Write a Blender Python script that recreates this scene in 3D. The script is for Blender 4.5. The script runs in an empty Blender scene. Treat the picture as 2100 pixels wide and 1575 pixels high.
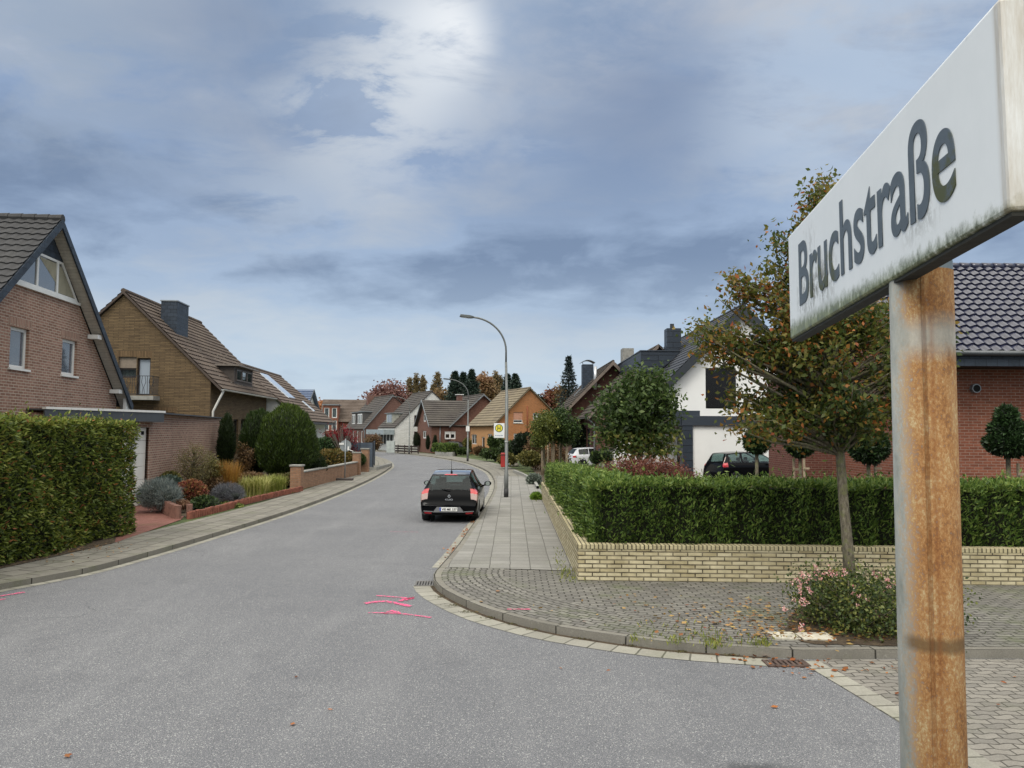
import bpy, math, random
import numpy as np
from mathutils import Vector, Matrix
random.seed(7)
RNG = np.random.default_rng(11)
rad = math.radians
scene = bpy.context.scene
COL = scene.collection

# ------------------------------------------------------------------ camera
CAMZ = 2.7
FPX = 1577.0                      # focal length in pixels of the 2100 px wide photograph
PITCH, ROLL = rad(3.5), 0.006
CR = Matrix.Rotation(math.pi/2 + PITCH, 3, 'X') @ Matrix.Rotation(ROLL, 3, 'Z')
cam_d = bpy.data.cameras.new('camera'); cam = bpy.data.objects.new('camera', cam_d); COL.objects.link(cam)
cam.matrix_world = Matrix.Translation((0, 0, CAMZ)) @ CR.to_4x4()
cam_d.sensor_width = 36; cam_d.lens = 36*FPX/2100; cam_d.clip_start = 0.05; cam_d.clip_end = 5000
scene.camera = cam
scene.render.resolution_x = 1024; scene.render.resolution_y = 768

# ------------------------------------------------------------------ view, sun, sky
scene.render.engine = 'CYCLES'
scene.view_settings.view_transform = 'Standard'; scene.view_settings.look = 'None'
scene.view_settings.exposure = 0.8; scene.view_settings.gamma = 1
SUN_EL, SUN_AZ = rad(48), rad(215)        # azimuth from +Y, clockwise: set behind and left as added soft light on the facing fronts
sd = bpy.data.lights.new('sun', 'SUN'); sun = bpy.data.objects.new('sun', sd); COL.objects.link(sun)
sd.energy = 0.8; sd.angle = rad(22); sd.color = (1.0, 0.96, 0.90)
sdir = Vector((math.sin(SUN_AZ)*math.cos(SUN_EL), math.cos(SUN_AZ)*math.cos(SUN_EL), math.sin(SUN_EL)))
sun.rotation_euler = sdir.to_track_quat('Z', 'Y').to_euler()

def lin(c):
    if isinstance(c, str):
        c = [int(c[i:i+2], 16)/255 for i in (0, 2, 4)]
        return tuple(((x+0.055)/1.055)**2.4 if x > 0.04045 else x/12.92 for x in c) + (1,)
    return tuple(c)[:3] + (1,)

class NT:
    """small helper to write node trees"""
    def __init__(s, tree): s.t = tree; s.n = tree.nodes; s.l = tree.links
    def add(s, typ, ins=None, **kw):
        n = s.n.new(typ)
        for k, v in kw.items(): setattr(n, k, v)
        for k, v in (ins or {}).items():
            i = n.inputs[k]
            if isinstance(v, bpy.types.NodeSocket): s.l.new(v, i)
            else: i.default_value = v
        return n
    def math(s, op, a, b=0.0, c=None, clamp=False):
        n = s.n.new('ShaderNodeMath'); n.operation = op; n.use_clamp = clamp
        for i, v in enumerate([a, b] + ([c] if c is not None else [])):
            if isinstance(v, bpy.types.NodeSocket): s.l.new(v, n.inputs[i])
            else: n.inputs[i].default_value = v
        return n.outputs[0]
    def mix(s, f, a, b, mode='MIX'):
        n = s.n.new('ShaderNodeMix'); n.data_type = 'RGBA'; n.blend_type = mode
        for i, v in ((0, f), (6, a), (7, b)):
            if isinstance(v, bpy.types.NodeSocket): s.l.new(v, n.inputs[i])
            else: n.inputs[i].default_value = v if i == 0 else lin(v)
        return n.outputs[2]
    def ramp(s, f, stops, mode='LINEAR'):
        n = s.n.new('ShaderNodeValToRGB'); n.color_ramp.interpolation = mode
        e = n.color_ramp.elements
        while len(e) < len(stops): e.new(0.5)
        for el, (p, c) in zip(e, stops):
            el.position = p; el.color = (c, c, c, 1) if isinstance(c, (int, float)) else lin(c)
        s.l.new(f, n.inputs[0]); return n.outputs[0]
    def noise(s, vec, scale, detail=3, rough=0.55, dist=0.0):
        n = s.add('ShaderNodeTexNoise', {'Scale': scale, 'Detail': detail, 'Roughness': rough, 'Distortion': dist})
        if vec is not None: s.l.new(vec, n.inputs['Vector'])
        return n.outputs[0]

def ray(px, py):
    return (CR @ Vector(((px-1050)/FPX, -(py-787.5)/FPX, -1))).normalized()

world = bpy.data.worlds.new('World'); scene.world = world; world.use_nodes = True
w = NT(world.node_tree); w.n.clear()
tc = w.add('ShaderNodeTexCoord').outputs['Generated']
nrm = w.add('ShaderNodeVectorMath', {0: tc}, operation='NORMALIZE').outputs[0]
sx = w.add('ShaderNodeSeparateXYZ', {0: nrm})
Z = sx.outputs[2]
den = w.math('ADD', w.math('MAXIMUM', Z, 0.0), 0.22)
pl = w.add('ShaderNodeCombineXYZ', {0: w.math('DIVIDE', sx.outputs[0], den), 1: w.math('DIVIDE', sx.outputs[1], den), 2: w.math('MULTIPLY', Z, 0.6)}).outputs[0]
n1 = w.noise(pl, 0.95, 7, 0.5, 0.25)
mp = w.add('ShaderNodeMapping', {0: pl, 'Location': (3.1, 7.7, 0), 'Scale': (0.55, 1.3, 1)}).outputs[0]
n2 = w.noise(mp, 1.1, 5, 0.5, 0.15)
n5 = w.noise(pl, 3.4, 6, 0.6, 0.3)
nn = w.math('ADD', w.math('ADD', w.math('MULTIPLY', n1, 0.42), w.math('MULTIPLY', n2, 0.34)), w.math('MULTIPLY', n5, 0.24))
base = w.ramp(Z, [(0.0, 'bfcdd9'), (0.08, 'b1c2d3'), (0.2, '9aacc4'), (0.34, '869ab8'), (0.5, '8b9fba')])
dark = w.ramp(Z, [(0.0, 'b4c4d2'), (0.1, '9cadc2'), (0.22, '71839e'), (0.5, '667892')])
lite = w.ramp(Z, [(0.0, 'c6d1da'), (0.1, 'b9c5d1'), (0.25, 'aab3bf'), (0.5, 'b6bbc3')])
c = w.mix(w.ramp(nn, [(0.41, 1.0), (0.49, 0.0)]), base, dark)
c = w.mix(w.ramp(nn, [(0.50, 0.0), (0.58, 1.0)]), c, lite)
def spot(c, px, py, r, col, amt, nz, lo=0.42, hi=0.56):
    d = ray(px, py)
    dv = w.add('ShaderNodeVectorMath', {0: nrm, 1: tuple(d)}, operation='DISTANCE').outputs['Value']
    f = w.math('SUBTRACT', 1.0, w.math('DIVIDE', dv, r), clamp=True)
    f = w.ramp(f, [(0.0, 0.0), (1.0, 1.0)], 'EASE')
    f = w.math('MULTIPLY', f, w.ramp(nz, [(lo, 0.08), (hi, 1.0)]))
    return w.mix(w.math('MULTIPLY', f, amt, clamp=True), c, col)
n3 = w.noise(w.add('ShaderNodeMapping', {0: pl, 'Rotation': (0, 0, 0.9), 'Scale': (1.0, 1.8, 1)}).outputs[0], 3.0, 9, 0.62, 0.3)
for px, py, r, col, a in ((840, 130, 0.17, 'c6cdd4', 1.0), (800, 180, 0.17, 'b9c1cc', 1.0), (700, 240, 0.16, 'b4bdc9', 0.9), (560, 320, 0.17, 'abb6c4', 0.8),
                          (918, 75, 0.075, 'eff1f2', 1.0), (850, 125, 0.10, 'd3d9df', 1.0), (760, 180, 0.10, 'c9cfd5', 1.1), (660, 250, 0.09, 'bec5cd', 1.0), (1500, 215, 0.12, 'c3ccd6', 0.8), (1120, 290, 0.08, 'bdc8d6', 0.7),
                          (150, 60, 0.22, '9aa6b5', 0.8), (1800, 120, 0.30, 'a9b9cd', 0.9), (1250, 60, 0.16, '7f94b0', 0.9)):
    c = spot(c, px, py, r, col, a, n3)
for px, py, r, col, a in ((520, 120, 0.20, '74859f', 0.8), (1200, 380, 0.28, '7d8ea8', 0.7), (300, 330, 0.22, '8090a9', 0.6), (1330, 180, 0.18, '7687a3', 0.8)):
    c = spot(c, px, py, r, col, a, n2)
# unseen sky overhead and behind the camera is brightened as added fill light
up = w.ramp(Z, [(0.50, 0.0), (0.8, 1.0)])
bk = w.math('MULTIPLY', w.ramp(w.math('MULTIPLY', sx.outputs[1], -1.0), [(0.1, 0.0), (0.5, 1.0)]), w.ramp(Z, [(0.10, 0.0), (0.4, 1.0)]))
c = w.mix(w.math('MAXIMUM', up, bk), c, 'c3c0b8')
boost = w.math('ADD', 1.0, w.math('ADD', w.math('MULTIPLY', up, 2.6), w.math('MULTIPLY', bk, 1.25)))
bgc = w.add('ShaderNodeBackground', {'Color': c, 'Strength': w.math('MULTIPLY', boost, 0.68)})
sky = w.add('ShaderNodeTexSky', sky_type='NISHITA', sun_disc=False, sun_elevation=SUN_EL, sun_rotation=SUN_AZ)
bgs = w.add('ShaderNodeBackground', {'Color': sky.outputs[0], 'Strength': 0.08})
ms = w.add('ShaderNodeMixShader', {0: 0.92, 1: bgs.outputs[0], 2: bgc.outputs[0]})
w.add('ShaderNodeOutputWorld', {0: ms.outputs[0]})

# ------------------------------------------------------------------ measuring helpers
CO = Vector((0, 0, CAMZ))
def G(px, py, z=0.0):
    d = ray(px, py); return CO + d*((z-CAMZ)/d.z)
def at(px, py, Y):
    d = ray(px, py); return CO + d*(Y/d.y)
class Frame:
    """local frame: x along u, y along n, z up"""
    def __init__(s, o, u):
        s.o = Vector((o[0], o[1], 0)); s.u = Vector((u[0], u[1], 0)).normalized(); s.n = Vector((-s.u.y, s.u.x, 0))
        s.rz = math.atan2(s.u.y, s.u.x)
    def f(s, px, py, y=0.0):           # hit the plane local y -> (x, z)
        d = ray(px, py); t = (y - (CO-s.o).dot(s.n))/d.dot(s.n); p = CO + d*t
        return (p-s.o).dot(s.u), p.z
    def s(s_, px, py, x=0.0):
        d = ray(px, py); t = (x - (CO-s_.o).dot(s_.u))/d.dot(s_.u); p = CO + d*t
        return (p-s_.o).dot(s_.n), p.z
    def rect(s, x0, y0, x1, y1, y=0.0):
        a, b = s.f(x0, (y0+y1)/2, y)[0], s.f(x1, (y0+y1)/2, y)[0]
        z1, z0 = s.f((x0+x1)/2, y0, y)[1], s.f((x0+x1)/2, y1, y)[1]
        return a, b, z0, z1
    def srect(s, x0, y0, x1, y1, x=0.0):
        a, b = s.s(x0, (y0+y1)/2, x)[0], s.s(x1, (y0+y1)/2, x)[0]
        z1, z0 = s.s((x0+x1)/2, y0, x)[1], s.s((x0+x1)/2, y1, x)[1]
        return min(a, b), max(a, b), z0, z1

# ------------------------------------------------------------------ materials
MATS = {}
def mat(name, build):
    if name in MATS: return MATS[name]
    m = bpy.data.materials.new(name); m.use_nodes = True
    n = NT(m.node_tree); n.n.clear()
    out = n.add('ShaderNodeOutputMaterial'); sh = build(n); n.l.new(sh, out.inputs[0]); MATS[name] = m; return m
def P(n, **kw):
    ins = {}
    for k, v in kw.items():
        k = {'color': 'Base Color', 'rough': 'Roughness', 'metal': 'Metallic', 'normal': 'Normal', 'spec': 'Specular IOR Level', 'coat': 'Coat Weight', 'coatr': 'Coat Roughness', 'alpha': 'Alpha'}[k]
        ins[k] = lin(v) if (k == 'Base Color' and not isinstance(v, bpy.types.NodeSocket)) else v
    return n.add('ShaderNodeBsdfPrincipled', ins).outputs[0]
def bump(n, h, s=0.5, d=0.01):
    return n.add('ShaderNodeBump', {'Height': h, 'Strength': s, 'Distance': d}).outputs[0]
def obc(n): return n.add('ShaderNodeTexCoord').outputs['Object']
def uvc(n): return n.add('ShaderNodeTexCoord').outputs['UV']
def plain(name, col, rough=0.6, metal=0.0, var=0.15, sc=3.0, coat=0.0, spec=0.5, col2=None):
    def b(n):
        f = n.noise(obc(n), sc, 5, 0.6)
        k = lin(col); dk = lin(col2) if col2 else tuple(x*(1-var*1.6) for x in k[:3]); lt = tuple(min(1, x*(1+var)) for x in k[:3])
        c = n.ramp(f, [(0.3, dk), (0.5, k), (0.72, lt)])
        return P(n, color=c, rough=rough, metal=metal, coat=coat, spec=spec, normal=bump(n, n.noise(obc(n), sc*14, 2), 0.12, 0.01))
    return mat(name, b)
def brick(name, c1, c2, mortar, w=0.25, h=0.077, ms=0.011, vert=False, dirt=0.3, rough=0.85, bmp=0.6, c3=None, squash=1.0):
    def b(n):
        u = uvc(n)
        if vert: u = n.add('ShaderNodeMapping', {0: u, 'Rotation': (0, 0, math.pi/2)}).outputs[0]
        t = n.add('ShaderNodeTexBrick', {0: u, 'Color1': lin(c1), 'Color2': lin(c2), 'Mortar': lin(mortar), 'Scale': 1.0, 'Mortar Size': ms, 'Mortar Smooth': 0.2, 'Bias': 0.0, 'Brick Width': w, 'Row Height': h})
        t.offset = 0.5
        c = t.outputs[0]
        o = obc(n)
        c = n.mix(n.ramp(n.noise(n.add('ShaderNodeMapping', {0: u, 'Scale': (1/w, 1/h, 1)}).outputs[0], 0.9, 1), [(0.35, 0.0), (0.8, 0.35)]), c, tuple(min(1, x*1.35) for x in lin(c1)[:3]))
        c = n.mix(n.ramp(n.noise(n.add('ShaderNodeMapping', {0: o, 'Scale': (2.2, 2.2, 0.5)}).outputs[0], 1.0, 5, 0.7), [(0.5, 0.0), (0.75, 0.4*min(1, dirt*3))]), c, tuple(x*0.4 for x in lin(c2)[:3]))
        c = n.mix(n.ramp(n.noise(o, 0.5, 5, 0.65), [(0.4, 0.0), (0.75, dirt)]), c, tuple(x*0.45 for x in lin(c1)[:3]))
        c = n.mix(0.35, c, n.ramp(n.noise(o, 9, 4, 0.7), [(0.3, 0.45), (0.7, 1.0)]), 'MULTIPLY')
        hh = n.math('SUBTRACT', n.noise(o, 60, 2), n.math('MULTIPLY', t.outputs[1], 2.2))
        return P(n, color=c, rough=rough, normal=bump(n, hh, bmp, 0.008), spec=0.3)
    return mat(name, b)
def leafm(name, cols, rough=0.5, trans=0.3, spec=0.35):
    def b(n):
        a = n.add('ShaderNodeAttribute', attribute_name='r').outputs['Fac']
        k = len(cols)
        c = n.ramp(a, [((i)/(k-1) if k > 1 else 0, x) for i, x in enumerate(cols)])
        p = P(n, color=c, rough=rough, spec=spec)
        t = n.add('ShaderNodeBsdfTranslucent', {0: c}).outputs[0]
        return n.add('ShaderNodeMixShader', {0: trans, 1: p, 2: t}).outputs[0]
    return mat(name, b)
def glassm(name='window_glass', tint=(0.02, 0.025, 0.03), tr=0.68):
    def b(n):
        g = P(n, color=tint, rough=0.03, spec=1.0, coat=1.0)
        t = n.add('ShaderNodeBsdfTransparent', {0: (0.75, 0.8, 0.8, 1)}).outputs[0]
        return n.add('ShaderNodeMixShader', {0: tr, 1: g, 2: t}).outputs[0]
    return mat(name, b)

# ------------------------------------------------------------------ mesh and object helpers
def setp(o, label=None, cat=None, group=None, kind=None):
    if label: o['label'] = label
    if cat: o['category'] = cat
    if group: o['group'] = group
    if kind: o['kind'] = kind
    return o
def thing(name, label, cat, loc=(0, 0, 0), rz=0.0, group=None):
    o = bpy.data.objects.new(name, None); COL.objects.link(o); o.location = loc; o.rotation_euler = (0, 0, rz); o.empty_display_size = 0.3
    return setp(o, label, cat, group)
def tmat(o):                     # matrix of a thing/part chain, without a depsgraph update
    m = Matrix.LocRotScale(o.location, o.rotation_euler, o.scale)
    return tmat(o.parent) @ m if o.parent else m
def finish(me, name, mats, parent=None, smooth=False, bevel=0.0, loc=None, rz=0.0):
    for m in (mats if isinstance(mats, (list, tuple)) else [mats]): me.materials.append(m)
    o = bpy.data.objects.new(name, me); COL.objects.link(o)
    if parent: o.parent = parent
    if loc is not None: o.location = loc; o.rotation_euler = (0, 0, rz)
    if smooth: me.polygons.foreach_set('use_smooth', [True]*len(me.polygons))
    if bevel:
        b = o.modifiers.new('bevel', 'BEVEL'); b.width = bevel; b.segments = 2; b.limit_method = 'ANGLE'; b.angle_limit = rad(40)
    return o
def autouv(me):
    uv = me.uv_layers.new(name='UVMap'); n = len(me.loops)
    co = np.empty(len(me.vertices)*3); me.vertices.foreach_get('co', co); co = co.reshape(-1, 3)
    li = np.empty(n, dtype=np.int64); me.loops.foreach_get('vertex_index', li)
    nf = len(me.polygons); nr = np.empty(nf*3); me.polygons.foreach_get('normal', nr); nr = nr.reshape(-1, 3)
    lt = np.empty(nf, dtype=np.int64); me.polygons.foreach_get('loop_total', lt)
    N = np.repeat(nr, lt, axis=0); p = co[li]
    t = np.stack([-N[:, 1], N[:, 0], np.zeros(n)], 1); ln = np.linalg.norm(t, axis=1); flat = ln < 0.2
    t[flat] = (1, 0, 0); ln[flat] = 1; t /= ln[:, None]; b = np.cross(N, t); b[flat] = (0, 1, 0)
    o = np.stack([(p*t).sum(1), (p*b).sum(1)], 1)
    uv.data.foreach_set('uv', o.ravel())
class MB:
    def __init__(s): s.v = []; s.f = []; s.m = []; s.uv = None
    def add(s, vs, fs, mi=0, M=None):
        k = len(s.v); s.v += [tuple(M @ Vector(v)) if M else tuple(v) for v in vs]
        s.f += [tuple(i+k for i in f) for f in fs]; s.m += [mi]*len(fs); return s
    def box(s, x0, y0, z0, x1, y1, z1, mi=0, M=None):
        x0, x1 = min(x0, x1), max(x0, x1); y0, y1 = min(y0, y1), max(y0, y1); z0, z1 = min(z0, z1), max(z0, z1)
        v = [(x, y, z) for z in (z0, z1) for y in (y0, y1) for x in (x0, x1)]
        return s.add(v, [(0, 2, 3, 1), (4, 5, 7, 6), (0, 1, 5, 4), (2, 6, 7, 3), (0, 4, 6, 2), (1, 3, 7, 5)], mi, M)
    def prism(s, pts, vec, mi=0, M=None):
        n = len(pts); vec = Vector(vec); p = [Vector(q) for q in pts]
        nn = Vector((0, 0, 0))
        for i in range(n): nn += p[i].cross(p[(i+1) % n])
        fl = nn.dot(vec) > 0
        v = p + [q+vec for q in p]
        f = [tuple(range(n))[::-1], tuple(range(n, 2*n))] + [(i, (i+1) % n, n+(i+1) % n, n+i) for i in range(n)]
        if not fl: f = [q[::-1] for q in f]
        return s.add(v, f, mi, M)
    def tube(s, path, r, n=8, mi=0, M=None, cap=True):
        path = [Vector(p) for p in path]; k = len(path)
        if not isinstance(r, (list, tuple)): r = [r]*k
        vs = []; prev = None
        for i, p in enumerate(path):
            d = (path[min(i+1, k-1)] - path[max(i-1, 0)]).normalized()
            a = prev if prev is not None else (Vector((1, 0, 0)) if abs(d.x) < 0.8 else Vector((0, 1, 0)))
            a = (a - d*a.dot(d)).normalized(); prev = a; b = d.cross(a)
            vs += [p + (a*math.cos(t)+b*math.sin(t))*r[i] for t in [2*math.pi*j/n for j in range(n)]]
        f = [(i*n+j, i*n+(j+1) % n, (i+1)*n+(j+1) % n, (i+1)*n+j) for i in range(k-1) for j in range(n)]
        if cap: f += [tuple(range(n))[::-1], tuple(range((k-1)*n, k*n))]
        return s.add(vs, f, mi, M)
    def lathe(s, prof, c=(0, 0, 0), n=16, mi=0, M=None):
        vs = [(c[0]+r*math.cos(2*math.pi*j/n), c[1]+r*math.sin(2*math.pi*j/n), c[2]+z) for r, z in prof for j in range(n)]
        k = len(prof)
        f = [(i*n+j, i*n+(j+1) % n, (i+1)*n+(j+1) % n, (i+1)*n+j) for i in range(k-1) for j in range(n)]
        f += [tuple(range(n))[::-1], tuple(range((k-1)*n, k*n))]
        return s.add(vs, f, mi, M)
    def blob(s, c, rx, ry, rz, mi=0, seg=10, jit=0.12):
        k = len(s.v); c = Vector(c)
        vs = []; 
        for i in range(1, seg//2):
            th = math.pi*i/(seg//2)
            for j in range(seg):
                ph = 2*math.pi*j/seg; q = 1+random.uniform(-jit, jit)
                vs.append(c+Vector((rx*q*math.sin(th)*math.cos(ph), ry*q*math.sin(th)*math.sin(ph), rz*q*math.cos(th))))
        m = seg//2-1
        f = [(i*seg+j, (i+1)*seg+j, (i+1)*seg+(j+1) % seg, i*seg+(j+1) % seg) for i in range(m-1) for j in range(seg)]
        vs += [c+Vector((0, 0, rz)), c-Vector((0, 0, rz))]; T, B = len(vs)-2, len(vs)-1
        f += [(T, j, (j+1) % seg) for j in range(seg)] + [(B, (m-1)*seg+(j+1) % seg, (m-1)*seg+j) for j in range(seg)]
        return s.add(vs, f, mi)
    def build(s, name, mats, parent=None, smooth=False, bevel=0.0, world=False, loc=None, rz=0.0, uv=True):
        v = s.v
        if world and parent:
            im = tmat(parent).inverted(); v = [tuple(im @ Vector(q)) for q in v]
        if world and not parent and loc is not None:
            im = Matrix.LocRotScale(Vector(loc), Matrix.Rotation(rz, 3, 'Z').to_euler(), None).inverted(); v = [tuple(im @ Vector(q)) for q in v]
        me = bpy.data.meshes.new(name); me.from_pydata(v, [], s.f)
        me.polygons.foreach_set('material_index', s.m)
        if uv and s.uv is None: autouv(me)
        if s.uv is not None:
            l = me.uv_layers.new(name='UVMap')
            for i, lp in enumerate(me.loops): l.data[i].uv = s.uv[lp.vertex_index]
        return finish(me, name, mats, parent, smooth, bevel, loc, rz)

def np_mesh(name, V, r, m, parent=None, loc=None, world=True, k=4, core=None):
    """many small k-gons; r is a random number per face; core: an MB with the inner solid (material slot 1)"""
    V = np.asarray(V, dtype=np.float32)
    if world:
        if parent: im = np.array(tmat(parent).inverted()); V = V @ im[:3, :3].T + im[:3, 3]
        elif loc is not None: V = V - np.array(loc)
    nv = len(V); nf = nv//k
    me = bpy.data.meshes.new(name)
    me.vertices.add(nv); me.vertices.foreach_set('co', np.ascontiguousarray(V, dtype=np.float32).ravel())
    me.loops.add(nv); me.loops.foreach_set('vertex_index', np.arange(nv, dtype=np.int32))
    me.polygons.add(nf); me.polygons.foreach_set('loop_start', np.arange(0, nv, k, dtype=np.int32))
    me.update(calc_edges=True)
    a = me.attributes.new('r', 'FLOAT', 'FACE'); a.data.foreach_set('value', np.asarray(r, dtype=np.float32))
    return finish(me, name, m, parent, False, 0.0, loc)
def rnd_dir(n):
    d = RNG.normal(size=(n, 3)); return d/np.linalg.norm(d, axis=1)[:, None]
def leaves(Pn, L, W, out=None, bias=0.0, up=0.0, rough=0.25, fold=0.0):
    """rhombic leaves rooted at the points Pn"""
    n = len(Pn); d = rnd_dir(n)
    if out is not None: d = d + np.asarray(out)*bias
    d[:, 2] += up; d /= np.linalg.norm(d, axis=1)[:, None]
    e = rnd_dir(n); b = np.cross(d, e); b /= np.linalg.norm(b, axis=1)[:, None]+1e-9
    nn = np.cross(d, b)
    s = (1+RNG.uniform(-rough, rough, n))[:, None]
    l, ww = L*s, W*s
    V = np.empty((n, 4, 3)); V[:, 0] = Pn; V[:, 1] = Pn+d*l*0.45+b*ww*0.5+nn*ww*fold; V[:, 2] = Pn+d*l; V[:, 3] = Pn+d*l*0.45-b*ww*0.5+nn*ww*fold
    return V.reshape(-1, 3)
def blob_pts(n, c, r, shell=0.0):
    d = rnd_dir(n); q = RNG.uniform(0, 1, n)**(1/3); q = shell+(1-shell)*q
    return np.asarray(c)+d*q[:, None]*np.asarray(r), d

def catmull(pts, step=0.5):
    pts = [Vector(p) for p in pts]; out = []
    for i in range(len(pts)-1):
        p0, p1, p2, p3 = pts[max(i-1, 0)], pts[i], pts[i+1], pts[min(i+2, len(pts)-1)]
        k = max(1, int((p2-p1).length/step))
        for j in range(k):
            t = j/k
            out.append(0.5*((2*p1)+(p2-p0)*t+(2*p0-5*p1+4*p2-p3)*t*t+(3*p1-p0-3*p2+p3)*t**3))
    out.append(pts[-1]); return out
def offs(path, d):               # offset to the left of travel by d
    o = []
    for i, p in enumerate(path):
        t = (path[min(i+1, len(path)-1)]-path[max(i-1, 0)]); t.z = 0; t.normalize()
        o.append(p+Vector((-t.y, t.x, 0))*d)
    return o
def strip(mb, path, a, b, z0, z1, mi=0, sides=True):
    """band between offsets a and b, top at z1; UV: u along, v across"""
    A, B = offs(path, a), offs(path, b); k = len(path); s = 0; us = [0]
    for i in range(1, k): s += (path[i]-path[i-1]).length; us.append(s)
    if mb.uv is None: mb.uv = []
    vs = []
    for i in range(k): vs += [(A[i].x, A[i].y, z1), (B[i].x, B[i].y, z1)]; mb.uv += [(us[i], a), (us[i], b)]
    f = [(2*i, 2*i+2, 2*i+3, 2*i+1) for i in range(k-1)]
    if (b-a) > 0: f = [q for q in f]
    else: f = [q[::-1] for q in f]
    mb.add(vs, f, mi)
    if sides:
        for L_, off, rev in ((A, a, False), (B, b, True)):
            vs = []
            for i in range(k): vs += [(L_[i].x, L_[i].y, z0), (L_[i].x, L_[i].y, z1)]; mb.uv += [(us[i], off), (us[i], off+z1-z0)]
            f = [(2*i, 2*i+2, 2*i+3, 2*i+1) for i in range(k-1)]
            mb.add(vs, [q[::-1] for q in f] if rev else f, mi)
    return mb
def text_mesh(s, size, ext=0.002, bold=0.0, sx=1.0, align='CENTER'):
    cu = bpy.data.curves.new('t', 'FONT'); cu.body = s; cu.size = size; cu.extrude = ext; cu.offset = bold; cu.align_x = align; cu.align_y = 'BOTTOM_BASELINE'
    ob = bpy.data.objects.new('t', cu); COL.objects.link(ob)
    me = bpy.data.meshes.new_from_object(ob.evaluated_get(bpy.context.evaluated_depsgraph_get()))
    bpy.data.objects.remove(ob)
    me.transform(Matrix.Diagonal((sx, 1, 1, 1))); return me
# ------------------------------------------------------------------ shared materials
def _asphalt(n):
    o = obc(n)
    g = n.noise(o, 105, 4, 0.78)
    g2 = n.add('ShaderNodeTexVoronoi', {0: o, 'Scale': 112.0}).outputs['Color']
    g2 = n.add('ShaderNodeSeparateColor', {0: g2}).outputs[0]
    c = n.ramp(g, [(0.32, '333437'), (0.45, '5a5b5e'), (0.55, '77787b'), (0.67, 'a9a8a6')])
    c = n.mix(n.ramp(g2, [(0.88, 0.0), (0.98, 0.5)]), c, 'd2d1cc')
    c = n.mix(n.ramp(g2, [(0.03, 0.55), (0.14, 0.0)]), c, '303236')
    big = n.noise(o, 0.35, 5, 0.6)
    c = n.mix(n.ramp(big, [(0.35, 0.26), (0.6, 0.0)]), c, '505257')
    st = n.noise(n.add('ShaderNodeMapping', {0: o, 'Scale': (1.6, 0.22, 1), 'Rotation': (0, 0, 0.05)}).outputs[0], 1.0, 5, 0.6)
    c = n.mix(n.ramp(st, [(0.5, 0.0), (0.72, 0.09)]), c, 'a9a9a8')
    wob = n.add('ShaderNodeVectorMath', {0: o, 1: n.add('ShaderNodeVectorMath', {0: n.add('ShaderNodeTexNoise', {'Vector': o, 'Scale': 2.5, 'Detail': 5.0}).outputs['Color'], 3: 0.35}, operation='SCALE').outputs[0]}, operation='ADD').outputs[0]
    ck = n.add('ShaderNodeTexVoronoi', {0: wob, 'Scale': 0.32}, feature='DISTANCE_TO_EDGE').outputs['Distance']
    cm = n.ramp(n.noise(n.add('ShaderNodeMapping', {0: o, 'Location': (5, 2, 0)}).outputs[0], 0.5, 3), [(.54, 0.0), (.62, .5)])
    c = n.mix(n.math('MULTIPLY', n.ramp(ck, [(0.0, 1.0), (0.004, 0.0)]), cm), c, '37383b')
    pt = n.noise(n.add('ShaderNodeMapping', {0: o, 'Location': (11, 3, 0)}).outputs[0], 1.1, 4, .6)
    c = n.mix(n.ramp(pt, [(.58, 0.0), (.66, .16)]), c, '4a4b4f')
    # oil stain near the camera
    so = G(1560, 1590); d = n.add('ShaderNodeVectorMath', {0: n.add('ShaderNodeMapping', {0: o, 'Scale': (1, 1.6, 1), 'Location': (0, -0.6*so.y, 0)}).outputs[0], 1: (so.x, so.y, 0)}, operation='DISTANCE').outputs['Value']
    dd = n.math('ADD', d, n.math('MULTIPLY', n.noise(o, 4, 4), 0.35))
    c = n.mix(n.ramp(dd, [(0.22, 0.85), (0.62, 0.0)]), c, '1c1d20')
    return P(n, color=c, rough=0.88, normal=bump(n, g, 0.55, 0.006), spec=0.3)
M_ASPH = mat('asphalt', _asphalt)
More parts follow.
